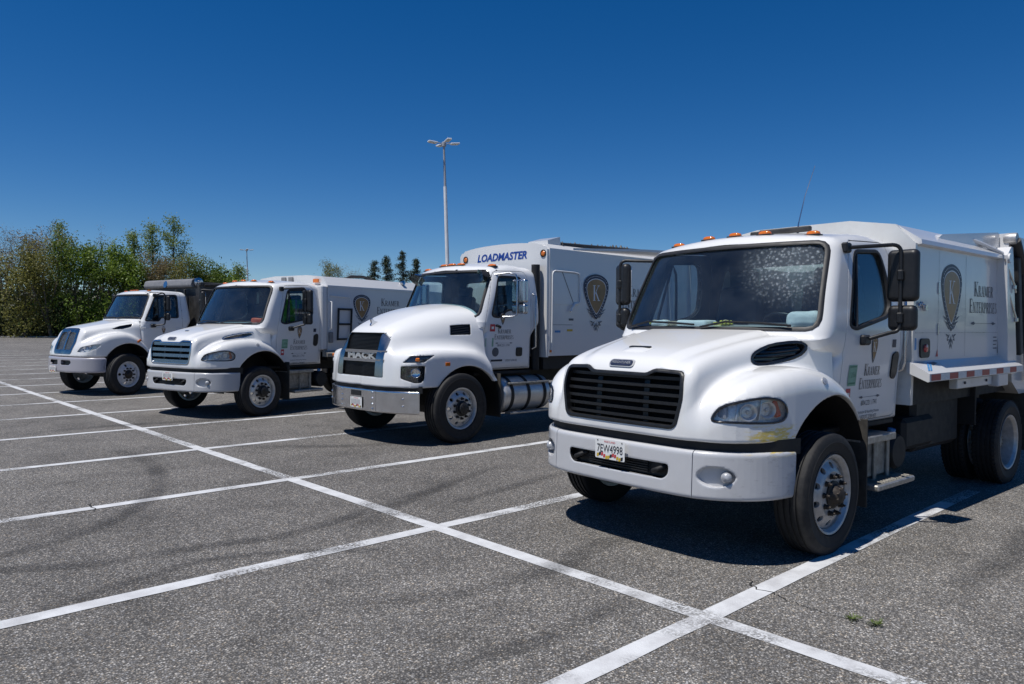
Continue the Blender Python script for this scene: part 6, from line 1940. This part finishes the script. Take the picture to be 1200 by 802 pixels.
    m = MB(); m.tube([(-5.3, yb+.06, 1.3), (-5.3, yb+.06, 2.55)], .06, 12); m.tube([(-5.3, yb+.06, 2.55), (-5.3, yb+.06, 2.85)], .035, 10); cy = m.build('side_cylinder', MAT['white_panel'], body)
    m = MB(); m.tube([(-5.3, yb+.08, 2.85), (-5.45, yb+.06, 2.7), (-5.5, yb+.04, 2.3), (-5.5, yb+.04, 1.4)], .025, 8); m.build('hydraulic_hose', MAT['chassis_black'], cy)
    m = MB(); m.prism([(-1.0, .98), (1.0, .98), (1.0, 1.20), (-1.0, 1.20)], 0, -6.2, -1.9); m.build('subframe', MAT['chassis_black'], body)
    m = MB(); m.box((-1.78, .45, 1.75), (.12, .35, 1.5), .02); m.lathe([(0, 0), (.07, 0), (.07, 1.7), (0, 1.7)], (-1.78, .93, .98), (0, 0, 1), 14); m.build('exhaust_stack', MAT['chassis_black'], root)
    return root
truck_two()

# ------------------------------------------------------------------ third lorry (chrome grille twin of the first cab)
def truck_three():
    root = empty('refuse_truck', (-5.735, -14.322, 0), math.radians(14.2))
    tag(root, 'third truck from the right, with chrome barred grille and green vest in its window', 'truck', 'white work trucks parked in a row')
    base, cb, doors = build_m2(root, False)
    door_print(doors[0], .9, False, cb)
    for s in (1, -1): wheel(root, 0, s*1.0875, .472, .255, 'shiny', s, steer=math.radians(2))
    xr = -4.1
    for s in (1, -1):
        wheel(root, xr, s*1.075, .472, .25, 'rear', s, nuts=False); wheel(root, xr, s*.765, .472, .25, 'rear', -s, nuts=False)
    chassis(root, xr, .472, .25, -6.3)
    yb = 1.08
    m = MB(); m.prism([(-yb, 1.12), (yb, 1.12), (yb, 2.46), (-yb, 2.46)], 0, -5.6, -1.72); body = m.build('body', MAT['white_panel'], root)
    m = MB(); m.prism([(-1.10, 2.44), (-1.10, 2.48), (-.95, 2.66), (-.5, 2.70), (.5, 2.70), (.95, 2.66), (1.10, 2.48), (1.10, 2.44)], 0, -5.65, -1.70); cap = m.build('roof_cap', MAT['white_panel'], body)
    m = MB(); m.box((-1.64, .98, 1.82), (.15, .20, 1.30), .02); m.build('front_post', MAT['white_panel'], body)
    m = MB(); m.box((-1.64, -.98, 1.82), (.15, .20, 1.30), .02); m.build('front_post', MAT['white_panel'], body)
    m = MB(); m.box((-1.665, .80, 2.575), (.03, .16, .075), .02); m.build('marker_lamp', MAT['amber_lens'], body)
    for y in (-.20, .02):
        m = MB(); m.box((-1.685, y, 2.61), (.02, .14, .12), .005); m.build('roof_vent', MAT['grey_housing'], body)
    lettering('maker_lettering', 'LOADER', (np.array([-1.70, .80, 2.485]), np.array([0, 1., 0]), np.array([0, 0, 1.]), np.array([1., 0, 0])), .05, MAT['grey_print'], body, lift=.004)
    m = MB(); m.tube([(-1.75, yb, 2.16), (-1.76, yb+.08, 2.14), (-1.76, yb+.08, 1.60), (-1.75, yb, 1.57)], .016, 8); m.build('grab_rail', MAT['white_print'], body, 50)
    # black folding ladder on the side
    m = MB()
    for x in (-2.0, -2.37): m.tube([(x, yb+.03, 2.02), (x+.05, yb+.05, 1.36)], .022, 6)
    lad = m.build('ladder', MAT['chassis_black'], body)
    for z in (2.0, 1.69, 1.38):
        m = MB(); m.tube([(-2.0+.05*(2.0-z)/.64, yb+.04, z), (-2.37+.05*(2.0-z)/.64, yb+.04, z)], .02, 6); m.build('rung', MAT['chassis_black'], lad)
    m = MB(); m.tube([(-1.78, yb+.03, 2.27), (-2.30, yb+.03, 2.25), (-2.32, yb+.03, 2.12)], .012, 6); m.build('catch_rod', MAT['white_print'], body)
    shield(body, yb, -2.70, 1.74, 2.325, .262)
    company_name(body, yb, -3.6, 2.03, .85, .38)
    m = MB(); m.prism([(yb-.02, 1.16), (yb+.13, 1.10), (yb+.13, 1.03), (yb-.02, 1.03)], 0, -5.6, -1.6); m.build('apron', MAT['dusty_metal'], body)
    m = MB(); m.box((-1.78, yb+.03, 1.42), (.10, .06, .22), .015); m.build('control_box', MAT['grey_housing'], body)
    m = MB(); m.tube([(-3.0, .3, 2.70), (-3.15, .32, 2.755), (-3.5, .35, 2.765), (-3.75, .4, 2.70)], .035, 8); m.build('roof_hose', MAT['grey_dark_steel'], body)
    m = MB(); m.lathe([(0, -.04), (.05, -.04), (.055, .04), (0, .05)], (-4.1, 1.0, 2.64), (0, 1, 0.3), 14); m.build('work_lamp', MAT['chrome_satin'], body)
    m = MB(); m.prism([(-1.0, .95), (1.0, .95), (1.0, 1.12), (-1.0, 1.12)], 0, -6.2, -1.8); m.build('subframe', MAT['chassis_black'], body)
    m = MB(); m.prism([(-5.6, .95), (-5.6, 2.75), (-6.6, 2.7), (-7.0, 1.8), (-6.9, .9)], 1, -1.12, 1.12); m.build('tail_hopper', MAT['white_panel'], body)
    return root
truck_three()

# ------------------------------------------------------------------ fourth lorry (black tipper body, tarp housing)
def truck_four():
    root = empty('tipper_truck', (-5.15051, -20.09378, 0), math.radians(12.0))
    tag(root, 'leftmost truck, white cab with tall chrome mesh grille and black tipper body', 'truck', 'white work trucks parked in a row')
    mat = 'white_paint'; h = .025
    base, arch = hood_fn(DS_HOOD); frx = frame((.9, 0, 0), (1, 0, 0))
    gr = roundpoly([(-.40, 1.525), (-.2, 1.545), (.2, 1.545), (.40, 1.525), (.46, 1.2), (.40, .965), (-.40, .965), (-.46, 1.2)], .05, 3)
    frh = frame((.75, .88, 0), (.72, .69, .15)); hl = roundpoly(uv_of(frh, np.array([(0.879, 0.62, 1.007), (0.82, 0.68, 1.115), (0.729, 0.943, 1.168), (0.547, 1.074, 1.187), (0.626, 1.041, 1.091), (0.785, 0.9, 1.002)])), .03, 3)
    frv = frame((-.07, .79, 1.58), (0, .9, .4)); ve = roundpoly(uv_of(frv, np.array([(0.158, 0.728, 1.526), (-0.035, 0.743, 1.605), (-0.297, 0.828, 1.655), (-0.251, 0.875, 1.584), (-0.079, 0.813, 1.535)])), .02, 3)
    f = recess(arch, base, [(frx, gr, .05, False), (frh, hl, .06, True), (frv, ve, .04, True)])
    sdf_obj('hood', f, (-.78, -1.19, .87), (1.0, 1.19, 1.86), h, MAT[mat], root)
    wheel_well(root, DS_HOOD)
    g = tray('grille', base, frx, grow(gr, -.004), -.046, -.002, MAT['grey_housing'], root)
    band('grille_frame', base, frx, grow(gr, -.085), grow(gr, .008), .008, .008, .05, MAT['chrome_cheek'], g, 90)
    m = MB(); zs = np.linspace(.98, 1.53, 8); P = project(base, frx, np.stack([np.zeros(8), zs], 1), -.004); ribbon(m, P, (1, 0, .3), (0, 1, 0), .03, .05); m.build('centre_bar', MAT['chrome_satin'], g)
    for s in (1, -1):
        m = MB()
        for z in np.linspace(1.0, 1.5, 22):
            ys = np.linspace(s*.03, s*.38, 4); P = project(base, frx, np.stack([ys, np.full(4, z)], 1), -.02); ribbon(m, P, (1, 0, 0), (0, 0, 1), .01, .009)
        for y in np.linspace(.05, .37, 14):
            zs = np.linspace(.99, 1.50, 5); P = project(base, frx, np.stack([np.full(5, s*y), zs], 1), -.023); ribbon(m, P, (1, 0, 0), (0, 1, 0), .008, .007)
        m.build('grille_mesh', MAT['chrome_satin'], g)
    pe = project(base, frx, np.array([[0., 1.46]]), .01)[0]
    m = MB(); m.lathe([(.045, 0), (.06, .0), (.06, .012), (.045, .012)], tuple(pe), (.92, 0, .35), 4, True); m.box(pe, (.012, .10, .014), .003); m.build('emblem', MAT['chrome'], g)
    t = tray('headlight', base, frh, grow(hl, -.004), -.055, -.003, MAT['reflector'], root); patch('lens', base, frh, grow(hl, -.004), -.004, .005, MAT['lens_clear'], t, 3, 44)
    lo, hi = hl.min(0), hl.max(0); W = hi-lo
    for a, b in ((.33, .42), (.58, .6)):
        c = project(base, frh, np.array([[lo[0]+W[0]*a, lo[1]+W[1]*b]]), -.03)[0]; m = MB(); m.lathe([(0, -.03), (.03, -.015), (.045, 0), (.04, -.02), (0, -.035)], tuple(c), tuple(frh[3]), 16); m.build('reflector_bowl', MAT['chrome'], t, 60)
    mirrored(t, root)
    t = tray('side_intake', base, frv, grow(ve, -.004), -.036, -.002, MAT['black_gloss'], root); mirrored(t, root)
    for s in (1, -1):
        m = MB(); m.box((-.296, s*1.135, 1.25), (.12, .03, .05), .01, Matrix.Rotation(math.radians(35), 3, 'Y')); m.build('side_marker', MAT['amber_lens'], root)
    plan = [(.99, 0), (.985, .3), (.95, .60), (.87, .84), (.73, 1.02), (.60, 1.10), (.48, 1.125)]
    s1 = roundpoly([(.08, .70), (.42, .70), (.50, .76), (.46, .81), (.08, .81)], .03, 3)
    bb, bf = bumper_fn(plan, .53, .885, .12, .05, .04, ((s1, .06),))
    sdf_obj('bumper', bf, (.3, -1.16, .5), (1.02, 1.16, .92), .02, MAT['bumper_grey'], root)
    t = tray('bumper_slot', bb, frx, s1, -.056, -.004, MAT['black_plastic'], root); mirrored(t, root)
    plate(root, frame((1.0, -.28, .60), (1, 0, .04)), '')
    cb, cabo, doors = cab_set(root, DS_CAB, h, mat)
    glazing(root, DS_CAB, cb, 'windscreen', door=doors, vent_x=(-.88, 1.735, -.90, 2.36))
    interior(root, -.32, 1.74, -1.10, cb)
    for y in (-.54, -.12, 0, .12, .54): dome_light(root, cb, -.80-.10*(y/.6)**2, y, zc=2.55, l=.06, h=.025)
    bracket_mirror(root, (-.80, .94, 2.36), (-.72, 1.02, 1.62), -.90, 1.22, 2.41, 1.64, (2.16, .22, .38, .09), (1.84, .20, .18, .09))
    bracket_mirror(root, (-.80, -.94, 2.36), (-.72, -1.02, 1.62), -.90, -1.22, 2.41, 1.64, (2.16, .22, .38, .09), (1.84, .20, .18, .09))
    wiper(root, cb, [(.05, 1.81), (.3, 1.83), (.6, 1.83), (.82, 1.82)]); wiper(root, cb, [(-.8, 1.81), (-.5, 1.83), (-.25, 1.83), (-.02, 1.82)])
    d = doors[0]
    patch('door_handle', cb, SIDE(.9), roundpoly([(1.32, 1.48), (1.44, 1.48), (1.44, 1.53), (1.32, 1.53)], .015), .012, .02, MAT['white_paint'], d, 2, 24)
    shield(d, .9, -.99, 1.42, 1.60, .05, False, 'door_crest', cb)
    m = MB(); m.box((-.94, .998, 1.565), (.98, .012, .018), .004); m.build('belt_moulding', MAT['white_paint'], d)
    st = math.radians(11)
    for s in (1, -1): wheel(root, 0, s*1.06, .50, .27, 'steel', s, steer=st, nuts=True)
    xr = -4.3
    for s in (1, -1):
        wheel(root, xr, s*1.06, .50, .26, 'rear', s, nuts=False); wheel(root, xr, s*.74, .50, .26, 'rear', -s, nuts=False)
    chassis(root, xr, .50, .26, -6.2)
    for s in (1, -1):
        m = MB(); m.box((-1.05, s*.98, .70), (.8, .22, .05), .01); m.build('step', MAT['tread_plate'], root)
        m = MB(); m.box((-1.05, s*1.02, .42), (.8, .22, .05), .01); m.build('step', MAT['tread_plate'], root)
        m = MB(); m.lathe([(0, -.45), (.25, -.45), (.27, -.42), (.27, .42), (.25, .45), (0, .45)], (-1.35, s*.80, .62), (1, 0, 0), 24); m.build('fuel_tank', MAT['aluminium_dull'], root, 45)
    m = MB(); m.box((-1.0, 0, .87), (1.2, 1.9, .05), .01); m.build('cab_floor', MAT['chassis_black'], root)
    # tipper body: floor, sides with stakes, head board; tarp housing on top
    k = 'grey_dark_steel'
    m = MB(); m.box((-3.95, 0, 1.22), (4.2, 2.3, .10), .01); body = m.build('tipper_body', MAT[k], root)
    m = MB(); m.box((-1.90, 0, 1.95), (.06, 2.30, 1.42), .01); m.build('head_board', MAT[k], body)
    for s in (1, -1):
        m = MB(); m.box((-3.95, s*1.13, 1.95), (4.1, .05, 1.40), .01); m.build('side_board', MAT[k], body)
        for x in (-1.93, -2.6, -3.3, -4.0, -4.7, -5.4, -5.97):
            m = MB(); m.box((x, s*1.18, 1.93), (.10, .07, 1.46), .012); m.build('stake', MAT[k], body)
        m = MB(); m.box((-3.95, s*1.17, 2.68), (4.2, .10, .10), .015); m.build('top_rail', MAT[k], body)
        m = MB(); m.tube([(-1.95, s*1.24, 2.66), (-4.2, s*1.24, 2.80), (-5.9, s*1.24, 2.72)], .028, 8); m.build('tarp_arm', MAT[k], body)
    m = MB(); m.box((-6.0, 0, 1.95), (.06, 2.30, 1.40), .01); m.build('tailgate', MAT[k], body)
    m = MB(); m.prism(roundpoly([(-2.08, 2.62), (-1.80, 2.60), (-1.76, 2.66), (-1.80, 2.80), (-1.90, 2.83), (-2.08, 2.83)], .03, 3), 1, -1.30, .93); th = m.build('tarp_housing', MAT['grey_housing'], body)
    m = MB(); m.lathe([(0, -.01), (.09, -.01), (.09, .01), (0, .01)], (-1.775, -.25, 2.70), (1, 0, .2), 20); m.build('housing_badge', MAT['chrome_satin'], th)
    m = MB(); m.lathe([(0, -.05), (.11, -.05), (.12, .04), (.06, .06), (.05, .14), (0, .14)], (-1.93, .98, 2.73), (0, 1, 0), 18); m.box((-1.95, 1.0, 2.60), (.14, .10, .18), .02); m.build('tarp_motor', MAT['chrome_satin'], th)
    m = MB()
    for x, y in ((-1.80, .6), (-1.80, .2), (-1.80, -.5)): m.box((x, y, 1.8), (.05, .06, 1.5), .01)
    m.build('head_rib', MAT[k], body)
    return root
truck_four()

# ------------------------------------------------------------------ loose things
def world_of(trk_loc, a, p):
    c, s = math.cos(a), math.sin(a)
    return (trk_loc[0]+c*p[0]-s*p[1], trk_loc[1]+s*p[0]+c*p[1], p[2])
A1 = ((-5.63512, -3.64075), math.radians(-2.6)); A3 = ((-5.735, -14.322), math.radians(14.2))
def glove(p, rz, mat, label):
    """work glove lying on the dashboard: palm, five fingers, cuff"""
    root = empty('work_glove', world_of(*A1, p), A1[1]+rz); tag(root, label, 'glove', 'work gloves on the dashboard')
    def f(x, y, z):
        d = sdbox(x, y, z-.025, .055, .045, .022, .02)
        for yy, L, a in ((-.036, .085, -.12), (-.012, .10, -.03), (.012, .10, .05), (.036, .08, .14)):
            c, s = math.cos(a), math.sin(a); X = (x-.05)*c+(y-yy)*s; Y = -(x-.05)*s+(y-yy)*c
            t = np.clip(X, 0, L); q = np.sqrt((X-t)**2+Y**2+(z-.03-.012*np.sin(t/L*3.1))**2)-.012; d = smin(d, q, .012)
        X = (x+.02)*.5+(y+.045)*-.866; Y = (x+.02)*.866+(y+.045)*.5; t = np.clip(X, 0, .06)
        d = smin(d, np.sqrt((X-t)**2+Y**2+(z-.025)**2)-.014, .012)
        return d
    sdf_obj('hand', f, (-.08, -.12, -.01), (.18, .09, .07), .008, MAT[mat], root)
    m = MB(); m.lathe([(.030, 0), (.034, .03), (.036, .06), (.031, .06), (.028, 0)], (-.05, 0, .026), (-1, 0, .0), 14, True); m.build('cuff', MAT['cloth_tan'], root, 50)
glove((-.36, .02, 1.705), .6, 'glove_yellow', 'yellow work glove on the dashboard of the nearest truck, middle of the windscreen')
glove((-.36, -.55, 1.705), 2.4, 'cloth_tan', 'tan work glove at the passenger end of the nearest truck\'s dashboard')
glove((-.38, -.74, 1.705), 1.1, 'glove_yellow', 'yellow glove in the far corner of the nearest truck\'s windscreen')
def crumple(name, p, d, mat, label, cat, A, seed, rz=0):
    R = np.random.default_rng(seed); root_p = world_of(*A, p)
    C = R.normal(0, 1, (7, 3))
    def f(x, y, z):
        n = sum(np.sin(c[0]*x*28/d[0]*.12+c[1]*y*28/d[1]*.12+c[2]*z*30+i)*.1 for i, c in enumerate(C))
        return sdbox(x, y, z-d[2]/2, d[0]/2, d[1]/2, d[2]/2, min(d)*.4)+n*min(d)*.18
    o = sdf_obj(name, f, (-d[0]*.7, -d[1]*.7, -d[2]*.3), (d[0]*.7, d[1]*.7, d[2]*1.3), .011, MAT[mat]); o.location = root_p; o.rotation_euler = (0, 0, A[1]+rz)
    return tag(o, label, cat)
crumple('crumpled_paper', (-.40, .74, 1.70), (.14, .28, .13), 'paper', 'crumpled white paper by the driver\'s side of the nearest truck\'s windscreen', 'paper', A1, 3)
crumple('paper_stack', (-.34, -.28, 1.705), (.20, .32, .055), 'paper', 'white papers on the dashboard left of the yellow glove', 'paper', A1, 4)
crumple('paper_bag', (-.30, -.66, 1.70), (.10, .18, .06), 'paper', 'small white bag in the nearest truck\'s far windscreen corner', 'bag', A1, 6)
vest = crumple('safety_vest', (-1.15, .62, 1.72), (.55, .12, .46), 'hivis_cloth', 'bright green hi-vis vest hanging in the third truck\'s door window', 'vest', A3, 8)
for x in (-.10, .08):
    m = MB(); m.box((x, .062, .23), (.045, .02, .44), .006); m.build('reflective_band', MAT['grime_lamp'], vest)
crumple('orange_case', (-.40, .58, 1.70), (.14, .26, .10), 'orange_plastic', 'orange case on the dashboard of the third truck', 'case', A3, 9, .3)
def weed(x, y, seed, label):
    R = np.random.default_rng(seed); V = []; F = []
    for k in range(60):
        a = R.uniform(0, 6.28); r = R.uniform(0, .045); L = R.uniform(.012, .038); w = R.uniform(.002, .004)
        c = np.array([math.cos(a)*r*1.4, math.sin(a)*r*.8, .0]); t = np.array([math.cos(a)*L*.8, math.sin(a)*L*.8, L*R.uniform(.25, .8)]); s = np.array([-math.sin(a)*w, math.cos(a)*w, 0])
        b = len(V); V += [c-s, c+s, c+t*.6+s*.9, c+t*.6-s*.9, c+t]; F += [(b, b+1, b+2, b+3), (b+3, b+2, b+4)]
    o = pydata('weed', V, F, MAT['grass_blade']); o.location = (x, y, .004); tag(o, label, 'weed', 'weeds in the pavement crack')
weed(-4.42, -1.80, 1, 'left one of two small green weeds growing from the pavement crack')
weed(-4.44, -1.68, 2, 'right one of two small green weeds growing from the pavement crack')
